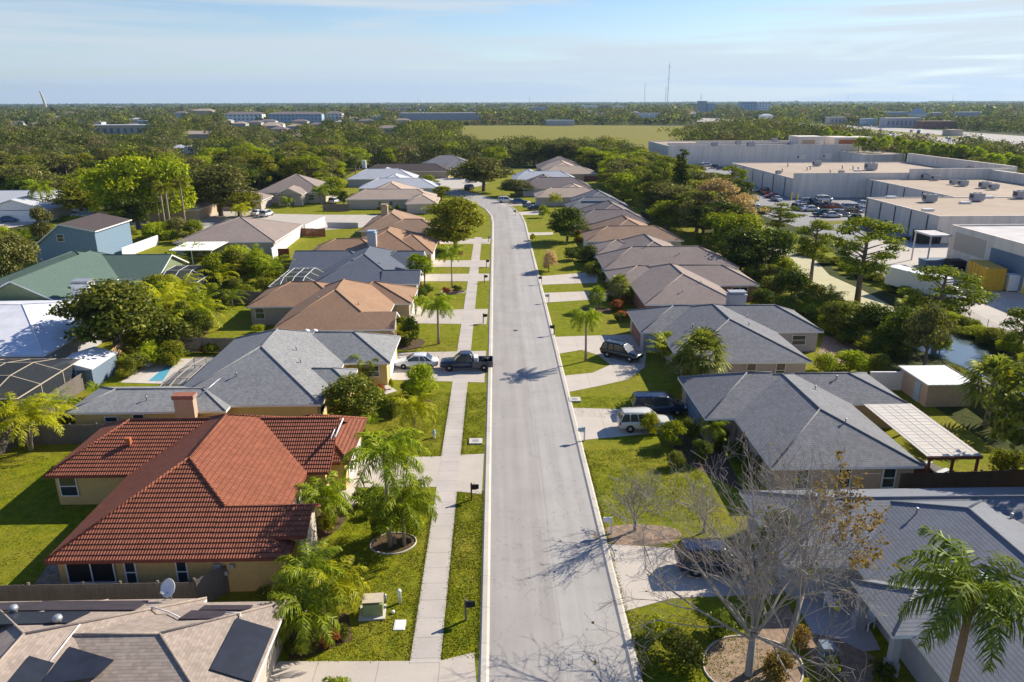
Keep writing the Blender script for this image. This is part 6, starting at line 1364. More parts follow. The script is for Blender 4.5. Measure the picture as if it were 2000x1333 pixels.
T('tall', 'bright', 225, 440, 318, 96, 'tall bright green tree left of three, behind the beige roof', seed=0); T('round', 'bright', 270, 445, 296, 115, 'tallest bright green tree behind the beige roof', seed=1); T('round', 'bright', 335, 440, 305, 100, 'bright green tree behind the tall palm trunks', seed=2)
T('oak', 'oakgrey', 432, 422, 320, 140, 'broad grey green oak on the lawn by the cross street', seed=2); T('oak', 'dark', 255, 455, 385, 80, 'dark oak shading the parked cars', seed=3)
for i, (bx, by, hx, hy, s, lb) in enumerate([(313, 446, 306, 352, 1.0, 'tall thin palm, leftmost of four by the cross street'), (324, 452, 323, 372, .8, 'shorter palm second from the left by the cross street'), (335, 458, 331, 368, .9, 'third tall palm by the cross street'), (363, 444, 360, 358, 1.0, 'tall thin palm, rightmost of four by the cross street')]): PLM('queen', 'olive', bx, by, hx, hy, s * 1.1, lb, 'tall palms by the cross street', tr=.22)
PLM('queen', 'palmyellow', 473, 432, 472, 408, 1.1, 'small yellow palm at the edge of the cross street', tr=.1); PLM('queen', 'palmyellow', 296, 466, 294, 448, .9, 'little yellow palm by the white wall corner', tr=.1); PLM('queen', 'palm', 88, 425, 86, 370, 1.6, 'shaggy palm in front of the far white walled house', tr=.18); PLM('queen', 'palm', 628, 400, 627, 372, 1.2, 'palm right of the arched house', tr=.14); PLM('queen', 'palm', 562, 405, 560, 392, .9, 'little palm by the arched entrance', tr=.1)
PLM('yellow', 'palm', 345, 640, 345, 612, .8, 'feathery palm between the pine fence and the back lawn', seed=1, tr=.07, stems=2); PLM('yellow', 'palm', 455, 600, 450, 585, .8, 'arching palm at the grey fence corner', seed=0, tr=.07)
for px, py, ty, w, k, m_, lb in [(945, 374, 306, 118, 'oak', 'oakgrey', 'wide grey green oak by the turning circle'), (1008, 384, 350, 72, 'oak', 'oakgrey', 'smaller grey green oak in front of the wide one'), (915, 348, 315, 40, 'round', 'bright', 'bright green tree left of the wide oak'), (838, 372, 342, 44, 'round', 'bright', 'bright green tree at the end of the beige roof'), (862, 392, 362, 36, 'tall', 'olive', 'yellow green tree beside the street near the turning circle'), (655, 395, 345, 44, 'round', 'bright', 'bright tree beside the big beige house'), (672, 402, 372, 22, 'tall', 'dark', 'dark narrow tree at the fence of the big beige house'), (750, 418, 394, 30, 'bigshrub', 'oak', 'green bush against the beige wall behind the pale chimney'), (776, 416, 398, 14, 'shrub', 'dark', 'dark round bush left of the beige door'), (822, 412, 380, 12, 'cypress', 'dark', 'narrow dark cypress at the corner of the beige wall'), (600, 335, 297, 90, 'oak', 'twig', 'purplish grey leafless tree crown in the wood')]:
    T(k, m_, px, py, ty, w, lb)
# right back gardens and canal side
for i, (bx, by, ty, w, k, m_, lb) in enumerate([(1518, 468, 394, 88, 'pine', 'pine', 'pine by the car park, leftmost of the canal pines'), (1583, 552, 424, 88, 'pine', 'pine', 'slim pine standing before the pale canal bed'), (1674, 592, 422, 150, 'pine', 'pine', 'tallest spreading pine beside the canal'), (1828, 655, 520, 160, 'pine', 'pine', 'pine whose crown covers the white box truck'), (1328, 418, 284, 38, 'cypress', 'dark', 'tall narrow dark conifer in front of the far warehouse'), (1425, 400, 320, 66, 'pine', 'pine', 'pine at the corner of the vent crowded warehouse'), (1295, 400, 300, 70, 'pine', 'pine', 'pine left of the tall narrow conifer'), (1390, 380, 335, 60, 'pine', 'pine', 'short pine right of the tall narrow conifer'),
    (1400, 470, 348, 110, 'loose', 'twig', 'pinkish grey leafless tree by the canal'), (1360, 470, 372, 80, 'loose', 'oakgrey', 'greyish half bare tree left of the pinkish one'), (1450, 470, 375, 84, 'loose', 'twig', 'pinkish bare tree nearest the car park'), (1445, 535, 445, 95, 'round', 'dark', 'dense dark tree behind the taupe roof'), (1505, 530, 440, 95, 'round', 'dark', 'dense dark tree at the bend of the pale canal bed'), (1545, 580, 520, 70, 'bigshrub', 'dark', 'dark bush on the garden side of the canal bed'), (1590, 600, 552, 70, 'bigshrub', 'olive', 'yellow green bush below the slim pine'), (1530, 610, 575, 60, 'bigshrub', 'oak', 'green bush behind the pale blue grey roof'),
    (1640, 655, 585, 90, 'round', 'oak', 'green rounded tree beside the grey gabled end'), (1700, 665, 590, 80, 'round', 'dark', 'dark rounded tree by the canal water'), (1755, 690, 600, 80, 'round', 'dark', 'dark tree shading the canal water'), (1805, 715, 590, 100, 'oak', 'oakgrey', 'grey green shaggy tree behind the tan shed'), (1660, 725, 680, 80, 'bigshrub', 'bright', 'bright bush behind the blue grey ridge'), (1610, 728, 690, 60, 'bigshrub', 'bright', 'bright bush right of the pale grey wall'), (1710, 728, 690, 60, 'bigshrub', 'oak', 'green bush above the white wall'), (1860, 742, 712, 40, 'bigshrub', 'olive', 'yellow green bush right of the tan shed'), (1980, 812, 775, 50, 'bigshrub', 'olive', 'yellowish bush on the canal bank at the right edge'), (1835, 690, 655, 50, 'bigshrub', 'bright', 'green bush at the head of the blue water'), (1990, 690, 600, 100, 'loose', 'pine', 'thin branching tree at the right edge by the service yard'), (1960, 930, 870, 70, 'bigshrub', 'olive', 'yellow green bush at the lawn corner by the brown fence'), (1485, 600, 560, 60, 'bigshrub', 'dark', 'dark bush right of the grey chimney')]):
    T(k, m_, bx, by, ty, w, lb, seed=i % NSEED[k])
PLM('fan', 'sabal', 1925, 832, 1945, 752, 1.9, 'fan palm with an untidy crown beside the tan shed', tr=.22, seed=1)
PLM('fan', 'sabal', 1775, 640, 1778, 610, 1.6, 'fan palm half hidden in the trees by the canal', tr=.2, seed=2); PLM('fan', 'sabal', 1305, 415, 1303, 385, 2.2, 'fan palm with a skirt of dead leaves left of the tall narrow conifer', tr=.3, seed=0)
for i in range(34):      # undergrowth on the canal bank, one by one
    t_ = i / 33; px = 1560 + 420 * t_; py = 497 + 200 * t_ ** 1.15 + R.uniform(-10, 4); x, y = P(px, py)
    tree('bigshrub', R.choice(['bright', 'bright', 'oak', 'olive']), x, y, R.uniform(1.0, 2.0), 'low bright bank shrub along the canal below the chain link fence', 'shrubs along the canal bank', w=R.uniform(.6, .9))
for i in range(26):      # garden side of the canal
    t_ = i / 25; px = 1540 + 200 * t_ + R.uniform(-14, 14); py = 592 + 110 * t_ + R.uniform(-8, 18); x, y = P(px, py)
    tree('bigshrub', R.choice(['dark', 'dark', 'oak', 'olive', 'bright']), x, y, R.uniform(1.3, 2.4), 'dense green bush in the thicket between the gardens and the canal', 'thicket between gardens and canal', w=R.uniform(.8, 1.2))

# fuller back gardens: bushes and palms one by one
def scatter(rects, n, kinds, mats, h0, h1, label, group):
    for i in range(n):
        x0, y0, x1, y1 = rects[i % len(rects)]; x, y = R.uniform(x0, x1), R.uniform(y0, y1); k = R.choice(kinds); h = R.uniform(h0, h1)
        if k in ('areca', 'yellow'): palm(k, R.choice(['palm', 'palm', 'palmyellow']), x, y, .3 if k == 'areca' else h * .5, 'feathery palm clump among the ' + group, 'palm clumps among the ' + group, sc=h * .36, name='palm_clump', tr=.06)
        else: tree(k, R.choice(mats), x, y, h, label, group, w=h / (3.2 if k == 'bigshrub' else 8.4) * R.uniform(.9, 1.25) if k == 'bigshrub' else h / 8.4 * 1.15)
scatter([(-46, 88, -39.5, 104), (-44.5, 106.5, -36, 128), (-52, 104, -46, 109), (-41, 84.3, -37, 92)], 52, ['bigshrub', 'bigshrub', 'areca', 'yellow', 'round'], ['bright', 'oak', 'olive', 'dark'], 2.0, 4.4, 'leafy bush in the back gardens left of the orange brown house', 'bushes in the left back gardens')
scatter([(-43, 78, -36, 82.5), (-41.5, 62, -38, 78)], 16, ['bigshrub', 'areca'], ['bright', 'olive', 'oak'], 1.2, 2.6, 'bush in the border round the swimming pool', 'bushes round the swimming pool')
scatter([(41, 92, 48, 112), (44, 78, 50, 90), (40, 113, 48, 125), (40, 128, 50, 150)], 40, ['bigshrub', 'bigshrub', 'areca', 'bigshrub', 'round'], ['dark', 'oak', 'olive', 'bright', 'oak'], 1.8, 3.8, 'thick green growth behind the taupe houses on the right', 'growth behind the right hand houses')
scatter([(-75, 150, -64, 168), (-100, 150, -84, 172), (-60, 128, -44, 138), (-112, 130, -92, 160)], 30, ['bigshrub', 'round', 'areca'], ['bright', 'olive', 'oak', 'oakgrey'], 2.0, 5.0, 'garden bush around the low beige and blue houses', 'bushes around the low beige house')
scatter([(16.2, 93, 18.2, 103), (17.0, 119, 17.6, 126), (16.5, 137.5, 19.5, 139), (17, 150, 19.5, 161), (17.5, 173, 20, 184), (-13, 84.5, -11, 93), (-13, 107, -11.2, 114), (-12.8, 60.5, -11.3, 69)], 40, ['bigshrub', 'bigshrub', 'areca'], ['bright', 'oak', 'dark', 'redleaf'], .9, 1.9, 'low shrub planted along a front wall', 'shrubs along the front walls')

for px, py, ty, w, m_, lb in [(640, 1010, 970, 40, 'bright', 'bushy green shrub between the small palm and the red house wall'), (742, 1050, 1010, 44, 'oak', 'leafy shrub at the left of the edged palm bed'), (810, 1050, 1000, 46, 'bright', 'leafy shrub at the right of the edged palm bed'), (735, 800, 760, 50, 'bright', 'green shrub below the rounded dark tree'), (770, 812, 778, 40, 'oak', 'green shrub between the rounded tree and the yellow green palm'), (800, 775, 742, 44, 'dark', 'dark shrub under the multi stemmed tree'), (625, 1240, 1190, 50, 'bright', 'green shrub among the young palms'), (585, 1160, 1120, 44, 'palm', 'green shrub at the corner of the red tiled house'), (715, 990, 955, 36, 'dark', 'dark shrub beside the driveway of the red tiled house')]:
    T('bigshrub', m_, px, py, ty, w, lb)
# a tall oak just outside the right edge shades the nearest roof
tree('oak', 'oak', 41.5, 47.5, 12.5, 'oak outside the right edge whose shade falls on the blue grey tiles', w=1.25); tree('oak', 'oak', 40.0, 36.5, 10.5, 'second oak outside the right edge by the blue grey tiles', w=1.0)
for i, (px, py, hy) in enumerate([(1115 - 420, 345, 312), (612, 340, 310), (778, 318, 296), (800, 318, 294), (552, 350, 318), (520, 346, 322), (500, 352, 330), (1205, 330, 300), (1240, 345, 312), (1170, 320, 296), (1280, 350, 318), (1062, 315, 290), (640, 322, 298), (455, 350, 322), (1265, 380, 352), (1225, 372, 345)]):
    PLM('fan' if i % 2 else 'queen', 'palm' if i % 3 else 'sabal', px, py, px, hy, 1.7, 'palm head rising out of the wood behind the last houses', 'palms standing in the wood', tr=.2)
# grass tufts: real blades breaking the lawn surface and its edges close to the camera
def tufts():
    rs = np.random.RandomState(3); pts = []
    for (x0, y0, x1, y1, n) in ((-10.8, 31.9, -4.78, 48.2, 9000), (-3.12, 31.9, -1.15, 49.6, 5000), (-11, 55.5, -4.78, 69.6, 6000), (-3.12, 55.8, -1.15, 69.5, 2600), (7.3, 45, 16, 56.3, 7000), (7.3, 27, 14, 35.2, 5000), (-40, 38, -27, 57, 7000), (-11, 81, -4.8, 88, 1200), (7.3, 63, 16.5, 68, 2200)):
        p = np.stack([rs.uniform(x0, x1, n), rs.uniform(y0, y1, n)], 1); k = np.sin(p[:, 0] * 2.1) * np.cos(p[:, 1] * 1.7) + rs.normal(size=n) * .6 > -.4; pts.append(p[k])
    for (xe, y0, y1, n, sg) in ((-4.75, 31.9, 48.2, 1500, -1), (-3.15, 31.9, 49.6, 1500, 1), (-1.16, 31.9, 49.6, 1300, -1), (-4.75, 55.5, 69.6, 900, -1), (-3.15, 55.5, 69.6, 900, 1), (7.3, 28, 56.3, 1600, 1)):
        pts.append(np.stack([xe + sg * np.abs(rs.normal(size=n)) * .07 - sg * .04, rs.uniform(y0, y1, n)], 1))
    p = np.concatenate(pts); p = np.concatenate([p, p + rs.normal(size=p.shape) * .12]); n = len(p); a = rs.uniform(0, 6.28, n); w = rs.uniform(.012, .04, n); h = rs.uniform(.02, .06, n); d = np.stack([np.cos(a), np.sin(a)], 1); l = rs.normal(size=(n, 2)) * .04
    z = np.zeros(n); V = np.stack([np.column_stack([p - d * w[:, None], z]), np.column_stack([p + d * w[:, None], z]), np.column_stack([p + d * w[:, None] * .9 + l, h]), np.column_stack([p - d * w[:, None] * .9 + l, h * .8])], 1).reshape(-1, 3)
    o = link('grass', npmesh('grass_tufts', V, np.arange(4 * n).reshape(-1, 4), M['blade'])); tag(o, 'tufts of lawn grass along the walks and over the near lawns', 'grass', kind='stuff')
M['blade'] = leafmat('grass_blades', (.085, .108, .005), (.125, .135, .006)); tufts()
for h_, W_ in ((L3, [(-20, 70), (-19, 67.5), (-24, 64), (-31, 61)]), (R2, [(27, 52), (28, 60), (31, 62.5)]), (R3, [(28, 78), (29.5, 83), (22, 79)]), (L4, [(-17, 88), (-22, 88.5)]), (R4, [(28, 98), (25, 96)]), (R1, [(25, 38.3), (31, 38.5)]), (L5, [(-18, 112), (-22, 112)]), (R5, [(25, 121), (30, 119)])):
    rf = [c for c in h_.children if c.name.startswith('roof')][0]; z_ = rf.data
    from mathutils.bvhtree import BVHTree
    bv = BVHTree.FromPolygons([v.co for v in z_.vertices], [p.vertices[:] for p in z_.polygons])
    for a, b in W_:
        hit = bv.ray_cast(Vector((a, b, 20)), Vector((0, 0, -1)))
        if hit[0]: m = MB(); z = hit[0].z; m.lathe([(.05, z - .1), (.05, z + .3), (.1, z + .32), (.1, z + .38)], a, b, 8); m.build('vent_pipe', M['metal'], rf)
# ------------------------------------------------------------------ far buildings
WEDGE = []          # (px0, px1, distance): keep lower growth in front of what the photo shows
def far(px0, px1, ytop, ybase, depth, wallm, roofm, label, name='building', cat='building', roof='flat', wins=0, floors=1, pitch=.35):
    (x0, y), (x1, y2) = P(px0, ybase), P(px1, ybase); y = (y + y2) / 2; h = PY((px0 + px1) / 2, ytop, y)[1]; WEDGE.append((px0 - 3, px1 + 3, y))
    t = thing(name, label, cat, (0, 0, 0)); m = MB(); hw = h if roof == 'flat' else max(2.5, h - min(depth, x1 - x0) * .5 * pitch)
    m.box(x0, y, 0, x1, y + depth, hw); m.build('wall', M[wallm], t); m = MB()
    if roof == 'flat': m.box(x0 - .3, y - .3, hw, x1 + .3, y + depth + .3, hw + h * .05 + .2)
    else:
        top, e, c, cs, AB, dm = wing_geo((x0 - .6, y - .6, x1 + .6, y + depth + .6, 'x' if x1 - x0 > depth else 'y', 'H', 'H', pitch, hw, None, None), 0)
        for p in top: m.poly(dedupe(p))
    m.build('roof', ROOF.get(roofm) or M[roofm], t)
    if wins:
        w = (x1 - x0) / wins; fh = hw / floors; g = MB(); g.box(-w * .22, -.05, 0, w * .22, .1, fh * .45); gm = g.mesh('window', M['darkblue'])
        for f_ in range(floors):
            for k in range(wins): o = link('window', gm, t); o.location = (x0 + w * (k + .5), y - .02, fh * (f_ + .3))
    return t
far(441, 512, 219, 243, 16, 'white', 'umber', 'long white apartment block with grey roof, left of three', roof='hip', wins=9, floors=3)
far(527, 628, 219, 243, 16, 'skyblue', 'umber', 'long pale blue apartment block with dark balconies, middle of three', roof='hip', wins=14, floors=3)
far(634, 668, 218, 240, 16, 'white', 'umber', 'white apartment block, right of three', roof='hip', wins=5, floors=3)
far(176, 290, 246, 266, 18, 'cream', 'pale', 'long white topped low building among the trees at the far left', wins=9)
far(183, 200, 240, 256, 10, 'white', 'pale', 'white gabled block at the end of the long low building')
far(331, 362, 284, 305, 9, 'skyblue', 'pale', 'pale blue white two storey house among the trees', name='house', cat='house', roof='hip', wins=2, floors=2); far(362, 386, 283, 307, 9, 'white', 'pale', 'white end of the two storey house among the trees', name='house', cat='house', roof='hip', wins=1, floors=2)
far(266, 300, 237, 248, 18, 'skyblue', 'skyblue', 'low blue roofed building at the far left'); far(342, 364, 218, 234, 14, 'skyblue', 'umber', 'blue gabled house left of the apartment blocks', name='house', cat='house', roof='hip'); far(378, 415, 213, 232, 20, 'tanw', 'beige', 'tan roofed house left of the apartment blocks', name='house', cat='house', roof='hip')
hs = [(455, 480, 238, 252, 'beige'), (484, 510, 236, 249, 'umber'), (512, 545, 242, 256, 'beige'), (528, 560, 248, 263, 'umber'), (560, 590, 243, 256, 'beige'), (570, 600, 234, 246, 'umber'), (604, 640, 240, 250, 'umber'), (655, 668, 236, 249, 'pale'), (680, 700, 229, 241, 'beige'), (700, 730, 233, 246, 'umber'), (735, 780, 246, 266, 'taupe'), (770, 800, 232, 245, 'taupe'), (565, 600, 262, 276, 'beige'), (352, 420, 257, 275, 'beige'), (520, 545, 275, 290, 'taupe'), (440, 452, 234, 249, 'pale'), (210, 226, 235, 247, 'beige'), (212, 240, 208, 214, 'beige'), (165, 178, 208, 214, 'orange')]
for i, (a, b, c, d, m_) in enumerate(hs): far(a, b, c, d, (d - 200) * .5 + 6 if d < 240 else 12, 'cream' if i % 2 else 'greyw', m_, ['hip roofed house glimpsed among the far trees, beige roof', 'hip roofed house glimpsed among the far trees, grey roof'][0 if m_ == 'beige' else 1] if m_ in ('beige', 'umber', 'taupe') else 'small pale or bright roofed building far off on the left', name='house', cat='house', roof='hip')
for o in [o for o in COL.objects if o.get('label', '').startswith(('hip roofed house glimpsed', 'small pale or bright'))]: o['group'] = 'distant houses: ' + ('beige roofs' if 'beige' in o['label'] else 'grey roofs' if 'grey' in o['label'] else 'bright roofs')
far(721, 750, 227, 238, 20, 'skyblue', 'skyblue', 'light blue roofed building left of the long grey store'); far(782, 942, 222, 238, 30, 'greyw', 'pale', 'long low grey store with a white roof edge', wins=0); far(754, 800, 211, 220, 40, 'tanw', 'tanw', 'beige low building on the horizon left of centre'); far(812, 840, 209, 220, 40, 'tanw', 'brown2', 'brown low building on the horizon near the centre'); far(905, 925, 213, 222, 30, 'beigew', 'pale', 'cream building on the horizon near the centre'); far(975, 1000, 211, 217, 50, 'beigew', 'pale', 'pale building strip above the field, left'); far(958, 965, 222, 236, 8, 'cream', 'pale', 'little yellowish tower at the field corner')
far(1030, 1072, 210, 218, 40, 'greyw', 'pale', 'pale building strip behind the field trees'); far(1067, 1122, 236, 246, 14, 'greyw', 'skyblue', 'low pale shed at the back edge of the field'); far(1246, 1268, 222, 233, 14, 'white', 'pale', 'white roofed building among trees, left of a pair'); far(1270, 1290, 222, 233, 14, 'white', 'pale', 'white roofed building among trees, right of a pair'); far(1138, 1170, 207, 213, 60, 'white', 'pale', 'thin white roof on the horizon'); far(1200, 1226, 208, 213, 60, 'white', 'pale', 'thin pale roof on the horizon right of another')
far(1364, 1380, 199, 222, 20, 'greyw', 'pale', 'grey mid rise block left of the brown banded one', wins=3, floors=5); far(1381, 1396, 203, 222, 20, 'skyblue', 'pale', 'mid rise block with a brown centre band', wins=3, floors=4)
far(1444, 1478, 200, 219, 24, 'skyblue', 'pale', 'pale blue mid rise building, left of a pair', wins=5, floors=4); far(1480, 1505, 201, 219, 24, 'white', 'pale', 'white mid rise building, right of a pair', wins=4, floors=4)
far(1486, 1510, 223, 238, 12, 'white', 'pale', 'white gabled building beside the highway', roof='hip'); far(1620, 1652, 230, 244, 14, 'beigew', 'pale', 'beige building with a white front beyond the highway', wins=4); far(1688, 1712, 233, 247, 14, 'skyblue', 'skyblue', 'blue roofed building beyond the highway'); far(1728, 1800, 232, 250, 16, 'greyw', 'pale', 'long white roofed shop row beyond the highway', wins=8)
far(1800, 1870, 238, 252, 14, 'brick', 'brown2', 'rust brown shop row right of the white one'); far(1725, 1782, 220, 229, 30, 'greyw', 'pale', 'pale low roof left of the white peaked building'); far(1815, 1850, 221, 229, 30, 'greyw', 'pale', 'pale low roof right of the white peaked building'); far(1862, 1925, 220, 230, 30, 'greyw', 'pale', 'long pale roof on the right near the horizon'); far(1855, 1880, 255, 266, 12, 'beigew', 'beige', 'cream roofed kiosk beside the highway')
for i in range(34):
    px = [R.uniform(10, 420), R.uniform(430, 900), R.uniform(1000, 1990)][i % 3]; py = R.uniform(217, 258 if px < 800 else 232); w = (py - 196) * R.uniform(.35, .7)
    m_ = R.choice(['beige', 'umber', 'pale', 'taupe', 'brown2']); t = far(px, px + w, py - w * .42, py, R.uniform(9, 14), R.choice(['white', 'cream', 'beigew']), m_, 'small pale walled house scattered in the far woodland', name='house', cat='house', roof='hip'); t['group'] = 'scattered houses in the far woodland'
# white peaked building
x0, y = P(1786, 232); x1, _ = P(1811, 232); z = PY(1798, 211, y)[1]; t = thing('chapel', 'white peaked building rising above the trees at the right', 'building'); m = MB(); m.box(x0, y, 0, x1, y + 20, z * .45); m.build('wall', M['white'], t); m = MB(); a = z * .45
m.add([(x0 - 1, y - 1, a), (x1 + 1, y - 1, a), (x1 + 1, y + 21, a), (x0 - 1, y + 21, a), ((x0 + x1) / 2, y + 3, z), ((x0 + x1) / 2, y + 17, z)], [(0, 1, 4), (1, 2, 5, 4), (2, 3, 5), (3, 0, 4, 5)]); m.build('roof', ROOF['pale'], t); WEDGE.append((1780, 1815, y))
# masts: lattice with guy wires
def mast(px, ytop, ybase, w, label):
    x, y = P(px, ybase); h = PY(px, ytop, y)[1]; t = thing('radio_mast', label, 'radio mast', (x, y, 0)); m = MB(); n = 24
    for k in range(3):
        a = k * 2.094; m.tube([(w * math.cos(a), w * math.sin(a), 0), (w * math.cos(a), w * math.sin(a), h * .93)], w * .22, 4)
    for k in range(n):
        z0, z1 = h * .93 * k / n, h * .93 * (k + 1) / n
        for j in range(3): a, b = j * 2.094, (j + 1) * 2.094; m.tube([(w * math.cos(a), w * math.sin(a), z0), (w * math.cos(b), w * math.sin(b), z1)], w * .12, 3)
    m.build('lattice', M['darkmetal'], t); m = MB(); m.tube([(0, 0, h * .93), (0, 0, h)], w * .2, 4); m.build('aerial', M['darkmetal'], t)
    m = MB(); [m.box(-w * 2, -w, h * f, w * 2, w, h * f + w * 2) for f in (.35, .6, .85)]; m.build('antenna', M['metal'], t); return t
mast(1303, 119, 207, 2.6, 'tallest red white radio mast on the horizon'); mast(1258, 160, 207, 1.7, 'slim radio mast left of the tallest one'); mast(1299, 168, 207, 1.6, 'short mast standing right beside the tallest one'); mast(1368, 182, 207, 1.6, 'small mast right of the tallest one'); mast(1034, 187, 206, 1.8, 'tiny mast on the horizon near the centre'); mast(817, 189, 206, 1.8, 'tiny mast on the horizon left of centre'); mast(1655, 183, 203, 1.8, 'tiny mast on the horizon at the right'); mast(1860, 182, 203, 1.8, 'tiny mast on the horizon at the far right')
x, y = P(91, 216); h = PY(86, 179, y)[1]; t = thing('leaning_tower', 'tan leaning tower on the horizon at the far left', 'tower', (x, y, 0)); m = MB(); k = h / 37.0
prof = [(0, 3.2, 0), (-.5, 2.4, .25), (-2.4, 2.2, .55), (-4.2, 1.9, .8), (-6.2, 1.3, 1.0)]
m.tube([(a * k, 0, c * h) for a, b, c in prof], [b * k for a, b, c in prof], 8); m.build('shaft', M['cream'], t); m = MB(); m.tube([(-6.1 * k, 0, h), (-7.2 * k, 0, h * .985)], [1.4 * k, 1.1 * k], 8); m.build('head', M['darkmetal'], t)

# ------------------------------------------------------------------ background trees
def inpoly(x, y, poly):
    c = np.zeros(x.shape, bool); n = len(poly)
    for i in range(n):
        x0, y0 = poly[i]; x1, y1 = poly[(i + 1) % n]
        with np.errstate(divide='ignore', invalid='ignore'): c ^= ((y0 > y) != (y1 > y)) & (x < (x1 - x0) * (y - y0) / (y1 - y0 + 1e-12) + x0)
    return c
pxp = lambda l: [P(a, b) for a, b in l]
EX = [pxp([(895, 245), (1366, 244), (1480, 250), (1740, 252), (1740, 276), (1640, 270), (1440, 264), (1400, 266), (1310, 294), (1230, 304), (1000, 307), (885, 300)]),
      pxp([(1355, 230), (1500, 236), (1640, 243), (1800, 251), (2080, 266), (2080, 332), (1960, 320), (1860, 306), (1740, 294), (1600, 272), (1360, 252)]),
      [(66, 90), (160, 90), (162, 260), (180, 300), (180, 440), (66, 440)], [(-60, -50), (47, -50), (47, 345), (-60, 345)], pxp([(1500, 207), (1830, 200), (1800, 206), (1500, 213)])]
HR = []
for hse in [o for o in COL.objects if o.type == 'EMPTY' and o.name.startswith('house')]:
    for c in hse.children:
        if c.name.startswith('roof') and c.type == 'MESH':
            v = np.empty(len(c.data.vertices) * 3, 'f'); c.data.vertices.foreach_get('co', v); v = v.reshape(-1, 3)
            if v[:, 1].mean() < 480: HR.append((v[:, 0].min() - 4, v[:, 1].min() - 10, v[:, 0].max() + 4, v[:, 1].max() + 3))
HR += [(-66, 160, -20, 202), (-98, 172, -60, 188), (-20, 295, -4, 312), (-145, 165, -110, 215), (-62, 186, -20, 212), (-115, 100, -60, 190), (-24, 225, 8, 340)]
def free(x, y, m=0):
    ok = np.ones(x.shape, bool)
    for p in EX: ok &= ~inpoly(x, y, p)
    return ok
def freeh(x, y):
    ok = np.ones(x.shape, bool)
    for a, b, c, d in HR: ok &= ~((x > a) & (x < c) & (y > b) & (y < d))
    return ok
def projx(x, y):
    xc = x * math.cos(YAW) - y * math.sin(YAW); f = x * math.sin(YAW) + y * math.cos(YAW); return 1000 + F * xc / (f * math.cos(PITCH) + 22 * math.sin(PITCH)), f
def grid(sp, dmin, dmax, rs):
    n = int(2 * dmax / sp); gx, gy = np.meshgrid(np.arange(-n // 2, n // 2) * sp, np.arange(max(1, int(dmin * .5 / sp)), int(dmax / sp) + 1) * sp)
    x = (gx + rs.uniform(-.42, .42, gx.shape) * sp).ravel(); y = (gy + rs.uniform(-.42, .42, gy.shape) * sp).ravel()
    u, f = projx(x, y); d = np.hypot(x, y); k = (u > -70) & (u < 2070) & (f > 40) & (d >= dmin) & (d < dmax) & free(x, y); return x[k], y[k], d[k]
rs = np.random.RandomState(5)
def hcap(x, y, h):
    """growth stays below the line of sight to the buildings the photo shows"""
    u, f = projx(x, y)
    for a, b, D in WEDGE:
        k = (u > a) & (u < b) & (y < D + 25) & (y > D * .55); h = np.where(k, np.minimum(h, np.maximum(1.2, 26.0 * (1 - y / D) + 1.0)), h)
    return h
# inside the neighbourhood: belt behind the right-hand gardens, wood behind the last houses
bx, by = [], []
for (x0, x1, y0, y1, s) in ((39, 66, 128, 345, 7.8), (36, 47, 60, 128, 9)):
    gx, gy = np.meshgrid(np.arange(x0, x1, s), np.arange(y0, y1, s)); bx.append((gx + rs.uniform(-3, 3, gx.shape)).ravel()); by.append((gy + rs.uniform(-3, 3, gy.shape)).ravel())
bx = np.concatenate(bx); by = np.concatenate(by)
keep = freeh(bx, by) & ~((by < 150) & (bx < 44)) & ~((by < 230) & (bx > 55)) & ~((bx > 50) & (by < 175)) & ~((by < 128)); bx, by = bx[keep], by[keep]
x, y, d = grid(8.6, 185, 420, rs); k = freeh(x, y) & (y > 186) & ~((x > -3) & (x < 9) & (y < 300)); x, y, d = x[k], y[k], d[k]
o_ = [(a, b) for a, b in zip(bx, by)] + sorted(zip(x, y), key=lambda p: math.hypot(*p))
NI = 285; chosen = o_[:NI]; rest = o_[NI:]
hh = hcap(np.array([p[0] for p in chosen]), np.array([p[1] for p in chosen]), rs.uniform(6.5, 12.5, len(chosen)))
for (a, b), h in zip(chosen, hh):
    belt = a > 35 and b < 345; k = R.choice(['oak', 'round', 'round', 'tall', 'oak', 'loose'] if not belt else ['round', 'tall', 'pine', 'round', 'loose'])
    m_ = R.choices(['oakgrey', 'oak', 'dark', 'bright', 'olive'], [5, 4, 1.8, 2.2, 1.8] if not belt else [4, 3, 1.6, 3, 2])[0]
    lb = {'oakgrey': 'grey green', 'oak': 'olive green', 'dark': 'dark green', 'bright': 'bright green', 'olive': 'yellowish'}[m_]
    where = 'belt behind the right hand gardens' if belt else 'wood on the left and beyond the houses'
    tree(k, m_, float(a), float(b), float(max(1.5, min(h, 9.0) if belt else h * (1.0 if k != 'oak' else .9))), '%s leafy tree in the %s' % (lb, where), '%s trees in the %s' % (lb, where), w=max(.95, h / 8.4) * R.uniform(1.05, 1.35) if h > 5 else h / 5, name='tree', cat='tree')
# palms among the shrubs between the warehouses and the highway
for i in range(26):
    px = 1610 + i * 15 + R.uniform(-5, 5); ty = 262 + (px - 1600) * .14 + R.uniform(-5, 8); x_, y_ = P(px, ty + 45); palm('fan', 'palm', x_, y_, PY(px, ty, y_)[1], 'small headed palm in the planting between warehouses and highway', 'palms between the warehouses and the highway', sc=1.9, tr=.22, trunkmat='redwood' if i > 12 else 'palmtrunk', seed=i % 3)
